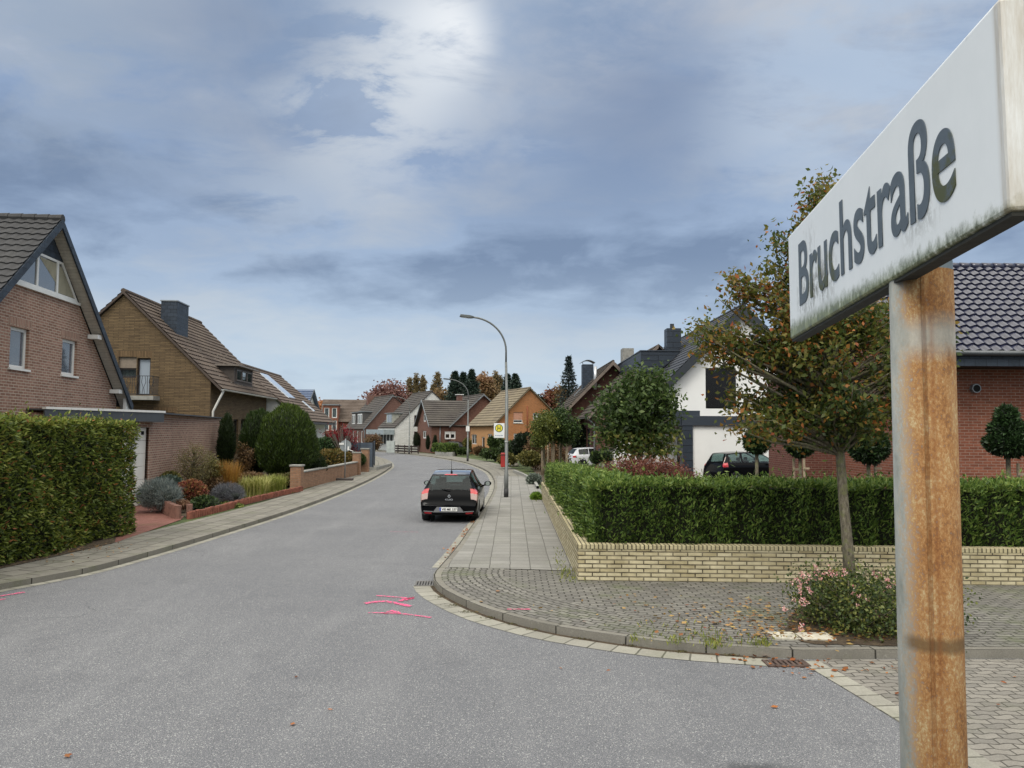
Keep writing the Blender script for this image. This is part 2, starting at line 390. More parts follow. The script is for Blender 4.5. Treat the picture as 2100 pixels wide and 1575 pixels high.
def paver(name, c1, c2, mo, w, h, ms=0.007, wav=0.0, moss=0.3, off=0.5, mosscol='5f6a3a'):
    def b(n):
        u = uvc(n); o = obc(n)
        if wav:
            sxy = n.add('ShaderNodeSeparateXYZ', {0: u})
            wv = n.math('MULTIPLY', n.math('SINE', n.math('MULTIPLY', sxy.outputs[0], 2*math.pi/w*1.0)), wav)
            u = n.add('ShaderNodeCombineXYZ', {0: sxy.outputs[0], 1: n.math('ADD', sxy.outputs[1], wv), 2: 0.0}).outputs[0]
        u = n.add('ShaderNodeVectorMath', {0: u, 1: n.add('ShaderNodeVectorMath', {0: n.add('ShaderNodeTexNoise', {'Vector': o, 'Scale': 2.0}).outputs['Color'], 3: 0.035}, operation='SCALE').outputs[0]}, operation='ADD').outputs[0]
        t = n.add('ShaderNodeTexBrick', {0: u, 'Color1': lin(c1), 'Color2': lin(c2), 'Mortar': lin(mo), 'Scale': 1.0, 'Mortar Size': ms, 'Mortar Smooth': 0.25, 'Brick Width': w, 'Row Height': h}); t.offset = off
        c = t.outputs[0]
        c = n.mix(n.ramp(n.noise(o, 1.3, 6, 0.7), [(0.42, 0.0), (0.7, 0.5)]), c, tuple(x*0.55 for x in lin(c1)[:3]))
        c = n.mix(n.ramp(n.noise(n.add('ShaderNodeMapping', {0: o, 'Location': (9, 4, 0)}).outputs[0], 0.9, 6, 0.75), [(0.52, 0.0), (0.68, moss)]), c, mosscol)
        c = n.mix(n.ramp(n.noise(o, 23, 4, 0.7), [(0.6, 0.0), (0.75, 0.45)]), c, 'b9b9ae')
        c = n.mix(0.5, c, n.ramp(n.noise(o, 60, 3, 0.7), [(0.3, 0.5), (0.7, 1.0)]), 'MULTIPLY')
        hh = n.math('SUBTRACT', n.math('MULTIPLY', n.noise(o, 50, 3), 0.4), t.outputs[1])
        return P(n, color=c, rough=0.87, normal=bump(n, hh, 0.7, 0.008), spec=0.3)
    return mat(name, b)
M_SLAB = paver('pavement_slab', '96948e', '86847e', '62605a', 0.39, 0.39, 0.010, moss=0.12, off=0.0)
M_SLABL = paver('pavement_slab_pale', '8f8b81', '7a776e', '4d4a42', 0.5, 0.5, 0.018, moss=0.3)
M_BLOCK = paver('interlocking_paver', '88857d', '6e6b66', '3d3b34', 0.22, 0.115, 0.014, wav=0.012, moss=0.4)
M_BLOCKD = paver('side_street_paver', '938e85', '7d7972', '4a4740', 0.22, 0.115, 0.009, wav=0.014, moss=0.15)
M_KERB = paver('kerb_stone', '8b877d', '7c786f', '2c2a24', 1.0, 5.0, 0.012, moss=0.35, off=0.0)
M_GUT = paver('gutter_stone', 'a3a094', '8f8c82', '5b594e', 0.30, 5.0, 0.012, moss=0.2, off=0.0)
M_REDP = paver('red_driveway_paver', '97685d', '85574d', '5e443e', 0.2, 0.1, 0.006, moss=0.2)
def _soil(n):
    o = obc(n)
    c = n.ramp(n.noise(o, 7, 6, 0.75), [(0.3, '2a2117'), (0.5, '473a2a'), (0.62, '5a4c38'), (0.75, '4d4a2c')])
    return P(n, color=c, rough=0.95, normal=bump(n, n.noise(o, 25, 5, 0.7), 0.9, 0.03))
M_SOIL = mat('soil', _soil)
def _grass(n):
    o = obc(n)
    c = n.ramp(n.noise(o, 3, 6, 0.75), [(0.3, '2c3718'), (0.5, '44522a'), (0.7, '5d6433')])
    return P(n, color=c, rough=0.95, normal=bump(n, n.noise(o, 30, 5, 0.7), 0.8, 0.03))
M_GRASS = mat('grass_ground', _grass)
def _pink(n):
    o = obc(n)
    f = n.ramp(n.noise(o, 26, 5, 0.8), [(0.43, 0.0), (0.54, 0.9)])
    p = P(n, color='f25a8c', rough=0.8); t = n.add('ShaderNodeBsdfTransparent').outputs[0]
    return n.add('ShaderNodeMixShader', {0: f, 1: t, 2: p}).outputs[0]
M_PINK = mat('pink_spray_paint', _pink)
M_WHITE = plain('white_frame', 'dcdcd8', 0.4, var=0.04)
M_DARKF = plain('anthracite_metal', '2b3036', 0.45, var=0.1)
M_BROWNF = plain('dark_brown_frame', '2d221d', 0.5)
M_REDF = plain('dark_red_frame', '431713', 0.5)
M_GLASS = glassm()
M_CURT = plain('net_curtain', 'c9c9c4', 0.9, var=0.2, sc=8)
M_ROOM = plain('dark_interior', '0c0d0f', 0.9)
M_SHUT = plain('roller_shutter', 'a9a49a', 0.6)
M_ZINC = plain('zinc_gutter', '868b8e', 0.4, metal=0.4, var=0.12)
M_WPIPE = plain('white_pipe', 'd6d5ce', 0.4, var=0.05)
M_CONC = plain('concrete', '8d8c86', 0.9, var=0.2, sc=5)
M_WOODP = plain('pale_wood', 'a3937b', 0.8, var=0.25, sc=12)

# ------------------------------------------------------------------ ground, road, kerbs, pavements
def Gs(pts, z=0.0): return [G(x, y, z) for x, y in pts]
KRp = [(5200, 1352), (3000, 1352), (2500, 1352), (2100, 1351), (1830, 1351), (1650, 1352), (1500, 1344), (1350, 1332), (1200, 1311), (1100, 1292), (1000, 1264), (935, 1236), (897, 1212), (889, 1190), (908, 1165), (938, 1128), (964, 1090), (985, 1060), (1003, 1028), (1013, 1005), (1012, 985), (1000, 969), (975, 957), (945, 948), (888, 938), (829, 931), (769, 926), (690, 922), (560, 918)]
KLp = [(-1400, 1500), (-700, 1370), (-200, 1257), (0, 1210), (160, 1180), (300, 1143), (450, 1098), (600, 1050), (700, 1012), (760, 985), (793, 966), (803, 956), (796, 946), (779, 940), (755, 935), (700, 931), (600, 926)]
KR = catmull(Gs(KRp), 0.35); KL = catmull(Gs(KLp), 0.6)
def struct(o): o['kind'] = 'structure'; return o
m = MB(); m.add([(-1500, -200, -0.12), (1500, -200, -0.12), (1500, 3000, -0.12), (-1500, 3000, -0.12)], [(0, 1, 2, 3)]); struct(m.build('ground', M_GRASS))
m = MB(); m.add([(-90, -30, 0), (80, -30, 0), (80, 150, 0), (-90, 150, 0)], [(0, 1, 2, 3)]); struct(m.build('road', M_ASPH))
def land(path, close, name):
    m = MB(); pts = [(p.x, p.y, 0.09) for p in path] + [(x, y, 0.09) for x, y in close]
    m.prism(pts, (0, 0, -0.19)); return struct(m.build(name, M_GRASS))
land(offs(KR, -0.06), [(-120, 400), (150, 400), (150, KR[0].y)], 'verge_right')
land(offs(KL, 0.06), [(-120, KL[-1].y), (-120, KL[0].y)], 'verge_left')
m = MB(); strip(m, KR, -0.14, 0.0, -0.05, 0.105); struct(m.build('kerb_right', M_KERB, bevel=0.012))
m = MB(); strip(m, KL, 0.14, 0.0, -0.05, 0.105); m.f = [q[::-1] for q in m.f]; struct(m.build('kerb_left', M_KERB, bevel=0.012))
def sub(path, a, b):
    """part of a path with y between the two indices given by nearest pixel points"""
    i = min(range(len(path)), key=lambda k: (path[k]-a).length); j = min(range(len(path)), key=lambda k: (path[k]-b).length)
    return path[i:j+1]
m = MB(); strip(m, sub(KR, G(1545, 1347), G(893, 1196)), 0.07, 0.36, 0, 0.006, sides=False); struct(m.build('gutter_corner', M_GUT))
m = MB(); strip(m, sub(KR, G(1545, 1347), G(893, 1196)), 0.0, 0.07, 0, 0.007, sides=False); struct(m.build('gutter_dirt', M_SOIL))
m = MB(); strip(m, sub(KR, G(908, 1165), G(769, 926)), 0.0, 0.22, 0, 0.006, sides=False); struct(m.build('gutter_right', M_GUT))
m = MB(); strip(m, KL, -0.0, -0.2, 0, 0.006, sides=False); struct(m.build('gutter_left', M_GUT))
# pavement, right: corner of interlocking blocks, slabs along the street
cor = sub(KR, G(2500, 1352), G(938, 1128))
m = MB(); strip(m, cor, -0.14, -1.25, 0, 0.108, sides=False); struct(m.build('pavement_curved_rows', M_BLOCK))
cp_ = [p for p in offs(KR, -0.13) if p.y < 14.9 and p.x < 34]
m = MB(); m.add([(p.x, p.y, 0.1) for p in cp_] + [(1.3, 14.9, .1), (1.3, 13.7, .1), (34, 13.7, .1)], [tuple(range(len(cp_)+3))]); struct(m.build('pavement_corner', M_BLOCK))
st_ = [p for p in offs(KR, -0.14) if p.y > 14.5 and p.y < 45]
m = MB(); m.add([(p.x, p.y, 0.112) for p in st_] + [(1.3, 44, 0.112), (1.3, 14.5, 0.112)], [tuple(range(len(st_)+2))[::-1]]); struct(m.build('pavement_slabs', M_SLAB))
far = [p for p in KR if p.y >= 43]
m = MB(); strip(m, far, -0.14, -2.1, 0, 0.104, sides=False); struct(m.build('pavement_far', M_SLABL))
m = MB(); strip(m, KL, 0.14, 1.75, 0, 0.104, sides=False); m.f = [q for q in m.f]; struct(m.build('pavement_left', M_SLABL))
# block paving of the side street mouth
pb = Gs([(1640, 1356), (1830, 1472), (1990, 1575), (2300, 1790), (3400, 1790), (3400, 1352), (2100, 1352), (1700, 1352)], 0.004)
m = MB(); m.add([tuple(p) for p in pb], [tuple(range(len(pb)))]); struct(m.build('side_street_paving', M_BLOCKD))
pe = Gs([(1640, 1358), (1830, 1472), (1990, 1575), (2300, 1790)], 0.0)
m = MB(); strip(m, catmull(pe, 0.3), 0.0, 0.24, 0, 0.008, sides=False); struct(m.build('side_street_edge_course', M_GUT))
# red driveway left, garden soil plots
m = MB(); m.add([tuple(p) for p in Gs([(238, 1112), (370, 1066), (392, 1046), (310, 1000), (150, 1000), (120, 1100)], 0.108)], [(0, 1, 2, 3, 4, 5)]); struct(m.build('driveway', M_REDP))
m = MB(); m.add([tuple(p) for p in Gs([(-60, 1205), (0, 1166), (235, 1113), (240, 1095), (-60, 1140)], 0.1125)], [(0, 1, 2, 3, 4)]); struct(m.build('hedge_bed', M_SOIL))
bed = catmull(Gs([(1612, 1300), (1650, 1316), (1700, 1321), (1800, 1323), (1900, 1323), (1955, 1318), (1968, 1280), (1950, 1240), (1860, 1228), (1740, 1226), (1660, 1238), (1622, 1262), (1612, 1300)], 0.116), .1)[:-1]
bed = [p+Vector((random.uniform(-.03, .03), random.uniform(-.03, .03), 0)) for p in bed]
m = MB(); m.add([tuple(p) for p in bed], [tuple(range(len(bed)))]); struct(m.build('tree_bed', M_SOIL))
m = MB(); m.add([(1.45, 13.7, .122), (40, 13.7, .122), (40, 60, .122), (1.45, 60, .122)], [(0, 1, 2, 3)]); struct(m.build('garden_soil_right', M_SOIL))
m = MB(); m.add([tuple(p) for p in Gs([(388, 1062), (616, 1009), (628, 985), (500, 960), (330, 980), (310, 1020), (345, 1050)], 0.11)], [tuple(range(7))]); struct(m.build('garden_soil_left', M_SOIL))
# pink utility marks
def mark(px, w=0.05, z=0.012):
    m = MB(); p = catmull(Gs(px, z), 0.08); strip(m, p, -w/2, w/2, 0, z, sides=False); return struct(m.build('spray_marking', M_PINK))
mark([(772, 1221), (848, 1227)]); mark([(748, 1237), (790, 1233), (842, 1243)], 0.1); mark([(820, 1232), (850, 1225), (826, 1229)], 0.09)
mark([(756, 1256), (820, 1258), (884, 1266)]); mark([(790, 1258), (805, 1252), (818, 1258)], 0.08); mark([(0, 1222), (50, 1214)], 0.08); mark([(-20, 1232), (12, 1228)], 0.05)
mark([(1040, 1249), (1088, 1249)], 0.045, 0.125); mark([(800, 1090), (858, 1091)], 0.02)

# drain grates
def grate(label, c, ang, L, W, n, z, mtl):
    t = thing('drain_grate', label, 'drain grate', (c.x, c.y, 0), ang, None)
    m = MB(); m.box(-L/2, -W/2, z-0.03, L/2, -W/2+.035, z); m.box(-L/2, W/2-.035, z-0.03, L/2, W/2, z); m.box(-L/2, -W/2+.035, z-.03, -L/2+.035, W/2-.035, z); m.box(L/2-.035, -W/2+.035, z-.03, L/2, W/2-.035, z)
    m.build('grate_frame', mtl, t, bevel=.004)
    m = MB(); a = -L/2+.035; step = (L-.07)/n
    for i in range(n): m.box(a+i*step+step*.45, -W/2+.035, z-.025, a+(i+1)*step, W/2-.035, z-.003)
    m.build('grate_bars', mtl, t)
    m = MB(); m.box(-L/2+.036, -W/2+.036, z-.03, L/2-.036, W/2-.036, 0.001 if z < .03 else z-.026); m.build('shaft', M_ROOM, t)
M_IRON = plain('rusty_iron', '5a4a42', 0.7, 0.3, 0.3, 20)
grate('rusty slotted drain grate at the kerb next to the rose bush', G(1612, 1362), 0.02, 0.5, 0.24, 7, .022, M_IRON)
grate('grey drain grate in the gutter beside the rounded pavement corner', G(884, 1198)+Vector((-0.03, 0, 0)), 0.05, 0.5, 0.42, 9, .022, plain('grey_iron', '6a6865', .7, .2, .2, 20))
# manhole slab near bush
t = thing('junction_cover', 'pale broken concrete cover slab set in the paving beside the rose bush', 'cover', tuple(G(1635, 1307, .1)), 0)
m = MB(); m.box(-.33, -.16, 0.0, -.01, .16, .03); m.box(.01, -.2, 0, .42, .12, .034); m.build('slab', plain('pale_concrete', 'b7b2a2', .9, var=.25, sc=9), t, bevel=.006)

# ------------------------------------------------------------------ hedges
def fbm(s, z, k=1.0):
    return (np.sin(s*2.1*k+z*1.7+1)+np.sin(s*4.3*k-z*3.1+2)*.6+np.sin(s*9.7*k+z*6.3)*.35+np.sin(s*17*k-z*13)*.2)/2.15
def hedge(name, label, path, half, z0, z1, n, L, W, mtl, bump_=0.1, cols=0.0, up=0.5, group=None, topn=0.25, rr=(0, 1), colr=None, batter=0.0, warp=None):
    """path: centre line (list of (x, y)); the hedge is a solid core with sprays all over"""
    pth = [Vector((x, y, 0)) for x, y in path]; 
    seg = [(pth[i], pth[i+1]) for i in range(len(pth)-1)]; ln = [(b-a).length for a, b in seg]; T = sum(ln)
    loc = pth[0].copy(); loc.z = z0
    A_ = offs(pth, half) if len(pth) == 2 else None
    # mitred side lines
    def side(d):
        out = []
        for i, p in enumerate(pth):
            if i in (0, len(pth)-1):
                t = (pth[1]-pth[0] if i == 0 else pth[-1]-pth[-2]).normalized(); out.append(p+Vector((-t.y, t.x, 0))*d)
            else:
                t1 = (pth[i]-pth[i-1]).normalized(); t2 = (pth[i+1]-pth[i]).normalized(); n1 = Vector((-t1.y, t1.x, 0)); n2 = Vector((-t2.y, t2.x, 0))
                bi = (n1+n2).normalized(); out.append(p+bi*(d/max(.3, bi.dot(n1))))
        return out
    V = []; R_ = []
    per = T*(z1-z0)*2+T*2*half*1.0+4*half*(z1-z0)
    def emit(p0, p1, nrm, cnt, s0):
        t = RNG.uniform(0, 1, cnt); zz = z0+RNG.uniform(0, 1, cnt)*(z1-z0)
        a = np.array(p0)[:2]; b = np.array(p1)[:2]; xy = a+(b-a)*t[:, None]; s = s0+t*np.linalg.norm(b-a)
        d = fbm(s, zz)*bump_ - RNG.uniform(0, .10, cnt) + np.where(RNG.uniform(0, 1, cnt) < .06, RNG.exponential(.05, cnt), 0)
        if cols: d = d+ (np.abs(np.cos(np.pi*s/cols+np.sin(zz*2)*.3))-0.6)*bump_*1.4
        tt = (zz-z0)/(z1-z0); d = d-batter*tt - np.maximum(0, tt-.93)*1.2
        Pn = np.stack([xy[:, 0]+nrm.x*d, xy[:, 1]+nrm.y*d, zz], 1)
        V.append(leaves(Pn, L, W, np.tile(np.array(nrm), (cnt, 1)), 0.9, up)); rr_ = RNG.uniform(0, 1, cnt)
        if colr is not None: rr_ = colr(rr_, s, tt)
        R_.append(rr_)
    for d, sg in ((half, 1), (-half, -1)):
        S = side(d); s0 = 0
        for i in range(len(S)-1):
            t = (S[i+1]-S[i]).normalized(); nv = Vector((-t.y, t.x, 0))*sg
            emit(S[i], S[i+1], nv, int(n*(S[i+1]-S[i]).length*(z1-z0)/per), s0); s0 += (S[i+1]-S[i]).length
    Lf, Rt = side(half), side(-half)
    for i, sg in ((0, -1), (-1, 1)):
        t = (pth[1]-pth[0] if i == 0 else pth[-1]-pth[-2]).normalized()*sg
        emit(Lf[i], Rt[i], t, int(n*2*half*(z1-z0)/per*1.2), 50.0)
    for i in range(len(pth)-1):
        cnt = int(n*ln[i]*2*half*1.5/per); u = RNG.uniform(0, 1, (cnt, 2))
        a, b, c, d = [np.array(q)[:2] for q in (Lf[i], Lf[i+1], Rt[i], Rt[i+1])]
        xy = (a*(1-u[:, :1])+b*u[:, :1])*(1-u[:, 1:])+(c*(1-u[:, :1])+d*u[:, :1])*u[:, 1:]
        z = z1-.06+fbm(xy[:, 0]*1.3, xy[:, 1]*1.3)*.07-RNG.uniform(0, .08, cnt)+np.where(RNG.uniform(0, 1, cnt) < .12, RNG.exponential(.06, cnt), 0)
        V.append(leaves(np.column_stack([xy, z]), L, W, np.tile([0, 0, 1.], (cnt, 1)), 0.8, 0)); rr_ = RNG.uniform(0, 1, cnt)
        if colr is not None: rr_ = colr(rr_, xy[:, 0]+xy[:, 1], np.ones(cnt))
        R_.append(rr_)
    t = thing(name, label, 'hedge', tuple(loc), 0, group)
    VV = np.concatenate(V)
    if warp: VV[:, 2] = z0+(VV[:, 2]-z0)*warp(VV[:, 1])
    np_mesh('foliage', VV, np.concatenate(R_), mtl, t)
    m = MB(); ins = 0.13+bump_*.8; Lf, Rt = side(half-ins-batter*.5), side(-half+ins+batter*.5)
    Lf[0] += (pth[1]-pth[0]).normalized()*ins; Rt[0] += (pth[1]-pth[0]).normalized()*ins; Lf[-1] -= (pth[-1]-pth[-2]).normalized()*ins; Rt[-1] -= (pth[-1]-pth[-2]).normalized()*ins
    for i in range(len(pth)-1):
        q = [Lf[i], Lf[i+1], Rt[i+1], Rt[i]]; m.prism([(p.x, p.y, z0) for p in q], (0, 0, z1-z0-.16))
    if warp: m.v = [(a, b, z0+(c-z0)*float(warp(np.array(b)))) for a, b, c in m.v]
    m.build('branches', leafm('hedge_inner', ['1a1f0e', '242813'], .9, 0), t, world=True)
    return t
LM_THUJA = leafm('thuja_green', ['1d2a12', '364b1f', '4f692c', '6b833b', '839349'])
LM_HEDGEL = leafm('hedge_olive', ['222b10', '3b4a1b', '576728', '788537', '929647', '7d5f33', 'a8683f'])
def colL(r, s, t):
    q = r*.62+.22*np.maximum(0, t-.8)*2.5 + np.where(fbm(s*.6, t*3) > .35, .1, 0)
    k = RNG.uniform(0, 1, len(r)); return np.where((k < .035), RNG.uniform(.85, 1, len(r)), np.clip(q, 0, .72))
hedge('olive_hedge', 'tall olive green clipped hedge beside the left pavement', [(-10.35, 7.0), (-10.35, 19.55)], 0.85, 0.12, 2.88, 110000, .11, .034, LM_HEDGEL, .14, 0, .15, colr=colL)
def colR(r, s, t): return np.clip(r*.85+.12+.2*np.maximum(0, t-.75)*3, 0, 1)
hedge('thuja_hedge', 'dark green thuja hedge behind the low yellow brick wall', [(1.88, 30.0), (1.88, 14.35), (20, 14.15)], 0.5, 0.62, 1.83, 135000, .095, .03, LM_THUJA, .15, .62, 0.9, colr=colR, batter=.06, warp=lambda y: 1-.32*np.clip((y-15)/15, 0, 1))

# ------------------------------------------------------------------ low yellow brick wall
def wallrun(pts, th, z0, z1, t, mtl, name='wall', inside=-1):
    for i in range(len(pts)-1):
        m = MB(); a, b = Vector((*pts[i], 0)), Vector((*pts[i+1], 0)); d = (b-a).normalized(); nv = Vector((-d.y, d.x, 0))*inside*th
        e = b + (0*d)
        m.prism([(p.x, p.y, z0) for p in (a, e, e+nv, a+nv)], (0, 0, z1-z0)); m.build(name, mtl, t, world=True, bevel=.004)
M_YB = brick('yellow_brick', 'd3c8a6', 'ad9f78', '453d30', .255, .0725, .012, dirt=.3)
M_YBS = brick('yellow_brick_soldier', 'c3b894', 'b1a682', '3c362a', 1.0, .0725, .012, vert=True, dirt=.3)
t = thing('brick_wall', 'low yellow brick garden wall under the thuja hedge', 'wall', (1.17, 13.62, .1))
wallrun([(1.17, 13.62), (9, 13.40), (24, 13.0)], .24, .0, .65, t, M_YB, 'wall', 1)
m = MB(); m.prism([(1.17, 30.2, 0), (1.17, 13.6201, 0), (1.41, 13.864, 0), (1.41, 30.2, 0)], (0, 0, .65)); m.build('wall', M_YB, t, world=True)
m = MB(); m.prism([(1.155, 13.605, .65), (24, 12.985, .65), (24, 13.25, .65), (1.155, 13.87, .65)], (0, 0, .075)); m.build('coping', M_YBS, t, world=True, bevel=.006)
m = MB(); m.prism([(1.155, 30.2, .65), (1.155, 13.872, .65), (1.42, 13.872, .65), (1.42, 30.2, .65)], (0, 0, .075)); m.build('coping', M_YBS, t, world=True, bevel=.006)
# ------------------------------------------------------------------ houses
import bmesh
def tiles(mb, c0, A, B, tw=0.3, c=0.34, amp=0.02, step=0.03, sub=4, mi=0):
    """tiled roof plane: c0 = lower corner, A = vector along the eave, B = vector up the slope; A x B points outwards"""
    c0, A, B = Vector(c0), Vector(A), Vector(B); nrm = A.cross(B).normalized(); La, Lb = A.length, B.length
    nu = max(1, round(La/tw)); nv = max(1, round(Lb/c)); k = nu*sub
    vs = []; fs = []
    for r in range(nv):
        for e in (0, 1):
            for j in range(k+1):
                ph = (j % sub)/sub
                h = amp*(0.5+0.5*math.cos(2*math.pi*ph)) if sub > 1 else 0
                h += (step if e == 0 else 0.0)
                vs.append(c0+A*(j/k)+B*((r+e)/nv)+nrm*h)
    for r in range(nv):
        b = r*2*(k+1)
        for j in range(k): fs.append((b+j, b+j+1, b+k+1+j+1, b+k+1+j))
        if r: 
            pz = b-(k+1)
            for j in range(k): fs.append((b+j, pz+j, pz+j+1, b+j+1)[::-1])
    # closed underside and edges
    n0 = len(vs); D = nrm*-0.06
    vs += [c0+D, c0+A+D, c0+A+B+D, c0+B+D, c0+nrm*.01, c0+A+nrm*.01, c0+A+B+nrm*.01, c0+B+nrm*.01]
    q = lambda *i: tuple(n0+x for x in i)
    fs += [q(3, 2, 1, 0), q(0, 1, 5, 4), q(1, 2, 6, 5), q(2, 3, 7, 6), q(3, 0, 4, 7)]
    mb.add(vs, fs, mi)

class House:
    def __init__(s, name, label, fr, loc=None, cat='house', z0=0.1, group=None):
        s.fr = fr; s.z0 = z0
        s.T = thing(name, label, cat, (fr.o.x, fr.o.y, z0), fr.rz, group); s.T_z = z0
        s.walls = {}
    def L(s, p): return Vector((p[0], p[1], p[2]-s.z0))       # local x, y with absolute z
    def map(s, face, pl, a, z, inn=0.0):
        if face == 'front': return Vector((a, pl+inn, z-s.z0))
        if face == 'right': return Vector((pl-inn, a, z-s.z0))
        if face == 'left': return Vector((pl+inn, a, z-s.z0))
        if face == 'back': return Vector((a, pl-inn, z-s.z0))
    def wall(s, face, pl, poly, key='w'):
        s.walls[key+face+str(round(pl, 3))] = dict(face=face, pl=pl, poly=poly, holes=[])
        return key+face+str(round(pl, 3))
    def win(s, w, a0, a1, z0, z1, cols=1, rows=1, fm=None, inn=0.12, curtain=None, shutter=0.0, sill=None, fw=0.07, name='window', hole=True, glass=None, sm=None, lintel=None, cpos=None):
        wl = s.walls[w]; 
        if hole: wl['holes'].append((a0, a1, z0, z1, inn))
        fc, pl = wl['face'], wl['pl']; fm = fm or M_WHITE
        def bx(mb, x0, x1, zz0, zz1, d0, d1):
            p, q = s.map(fc, pl, x0, zz0, d0), s.map(fc, pl, x1, zz1, d1); mb.box(p.x, p.y, p.z, q.x, q.y, q.z)
        zt = z1 - shutter*(z1-z0)
        m = MB(); d0, d1 = inn-.03, inn+.03
        bx(m, a0, a0+fw, z0, zt, d0, d1); bx(m, a1-fw, a1, z0, zt, d0, d1); bx(m, a0+fw, a1-fw, z0, z0+fw, d0, d1); bx(m, a0+fw, a1-fw, zt-fw, zt, d0, d1)
        for i in range(1, cols):
            x = a0+(a1-a0)*i/cols; bx(m, x-fw*.6, x+fw*.6, z0+fw, zt-fw, d0, d1)
        for i in range(1, rows):
            z = z0+(zt-z0)*i/rows; bx(m, a0+fw, a1-fw, z-fw*.4, z+fw*.4, d0+.004, d1-.004)
        f = m.build(name, fm, s.T)
        m = MB(); bx(m, a0+fw*.5, a1-fw*.5, z0+fw*.5, zt-fw*.5, inn+.002, inn+.01); m.build('pane', glass or M_GLASS, f)
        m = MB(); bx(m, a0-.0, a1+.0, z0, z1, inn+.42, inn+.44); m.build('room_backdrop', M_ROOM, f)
        if curtain:
            for (q0, q1, k0, k1) in (cpos or [(0.04, 0.96, 0.05, 0.95)]):
                m = MB(); x0, x1 = a0+(a1-a0)*q0, a0+(a1-a0)*q1; zz0, zz1 = z0+(zt-z0)*k0, z0+(zt-z0)*k1
                k = max(6, int((x1-x0)/.04)); vs = []
                for i in range(k+1):
                    dd = inn+.14+.025*math.sin(i*1.9)+.01*math.sin(i*.7)
                    for zz in (zz0, zz1): vs.append(s.map(fc, pl, x0+(x1-x0)*i/k, zz, dd))
                m.add(vs, [(2*i, 2*i+2, 2*i+3, 2*i+1) for i in range(k)]); m.build('curtain', curtain, f, smooth=True)
        if shutter > 0:
            m = MB(); k = max(1, int((z1-zt)/.06))
            for i in range(k):
                zz = zt+(z1-zt)*i/k; bx(m, a0, a1, zz, zz+(z1-zt)/k-.006, inn-.05, inn-.03)
            m.build('shutter', sm or M_SHUT, f)
        if sill:
            m = MB(); bx(m, a0-.05, a1+.05, z0-.06, z0-.002, -.06, inn-.032); m.build('sill', sill, f)
        if lintel:
            m = MB(); bx(m, a0-.12, a1+.12, z1+.004, z1+.26, -.006, .05); m.build('lintel', lintel, f)
        return f
    def build_walls(s, mt, name='wall', thick=0.0, keys=None):
        B = bmesh.new(); 
        for key, wl in s.walls.items():
            if wl.get('done') or (keys and key not in keys): continue
            wl['done'] = True
            b = bmesh.new(); vv = [b.verts.new((a, 0, z)) for a, z in wl['poly']]; b.faces.new(vv)
            cuts = []
            for (a0, a1, z0, z1, inn) in wl['holes']: cuts += [('a', a0), ('a', a1), ('z', z0), ('z', z1)]
            for k, v in sorted(set(cuts)):
                bmesh.ops.bisect_plane(b, geom=list(b.verts)+list(b.edges)+list(b.faces), plane_co=(v, 0, 0) if k == 'a' else (0, 0, v), plane_no=(1, 0, 0) if k == 'a' else (0, 0, 1))
            for f in list(b.faces):
                c = f.calc_center_median()
                if any(a0 < c.x < a1 and z0 < c.z < z1 for a0, a1, z0, z1, _ in wl['holes']): b.faces.remove(f)
            M = {}
            for f in b.faces:
                vs = [s.map(wl['face'], wl['pl'], v.co.x, v.co.z) for v in f.verts]
                n = (vs[1]-vs[0]).cross(vs[2]-vs[1]); out = {'front': (0, -1), 'right': (1, 0), 'left': (-1, 0), 'back': (0, 1)}[wl['face']]
                nf = Vector((0, 0, 0))
                for i in range(len(vs)): nf += vs[i].cross(vs[(i+1) % len(vs)])
                if nf.x*out[0]+nf.y*out[1] < 0: vs = vs[::-1]
                B.faces.new([B.verts.new(v) for v in vs])
            for (a0, a1, z0, z1, inn) in wl['holes']:
                g = lambda a, z, d: s.map(wl['face'], wl['pl'], a, z, d)
                for (p, q) in (((a0, z0), (a1, z0)), ((a1, z0), (a1, z1)), ((a1, z1), (a0, z1)), ((a0, z1), (a0, z0))):
                    vs = [g(*p, 0), g(*q, 0), g(*q, inn+.45), g(*p, inn+.45)]
                    B.faces.new([B.verts.new(v) for v in vs])
            b.free()
        me = bpy.data.meshes.new(name); B.to_mesh(me); B.free(); autouv(me); return finish(me, name, mt, s.T)
    def roof(s, x0, z0, x1, z1, ya, yb, mt, name='roof', th=.0, **k):
        """one slope from the eave line (x0, z0) up to the ridge line (x1, z1), from y = ya to yb"""
        m = MB()
        if x0 < x1: c0, A = (x0, yb, z0-s.z0), (0, ya-yb, 0)
        else: c0, A = (x0, ya, z0-s.z0), (0, yb-ya, 0)
        tiles(m, c0, A, (x1-x0, 0, z1-z0), **k); return m.build(name, mt, s.T)
    def ridge(s, x, z, ya, yb, mt, par, r=.11, seg=.38):
        m = MB(); n = max(1, int((yb-ya)/seg))
        for i in range(n):
            a, b = ya+(yb-ya)*i/n, ya+(yb-ya)*(i+1)/n; m.tube([(x, a, z-s.z0-r*.35), (x, b+.02, z-s.z0-r*.35)], [r*1.08, r*.94], 8)
        return m.build('ridge_tiles', mt, par)
    def verge(s, x0, z0, x1, z1, y, mt, par=None, h=.2, t=.04, name='verge_board', up=0.05):
        m = MB(); m.prism([(x0, y, z0-s.z0-h), (x1, y, z1-s.z0-h), (x1, y, z1-s.z0+up), (x0, y, z0-s.z0+up)], (0, t, 0)); return m.build(name, mt, par or s.T)
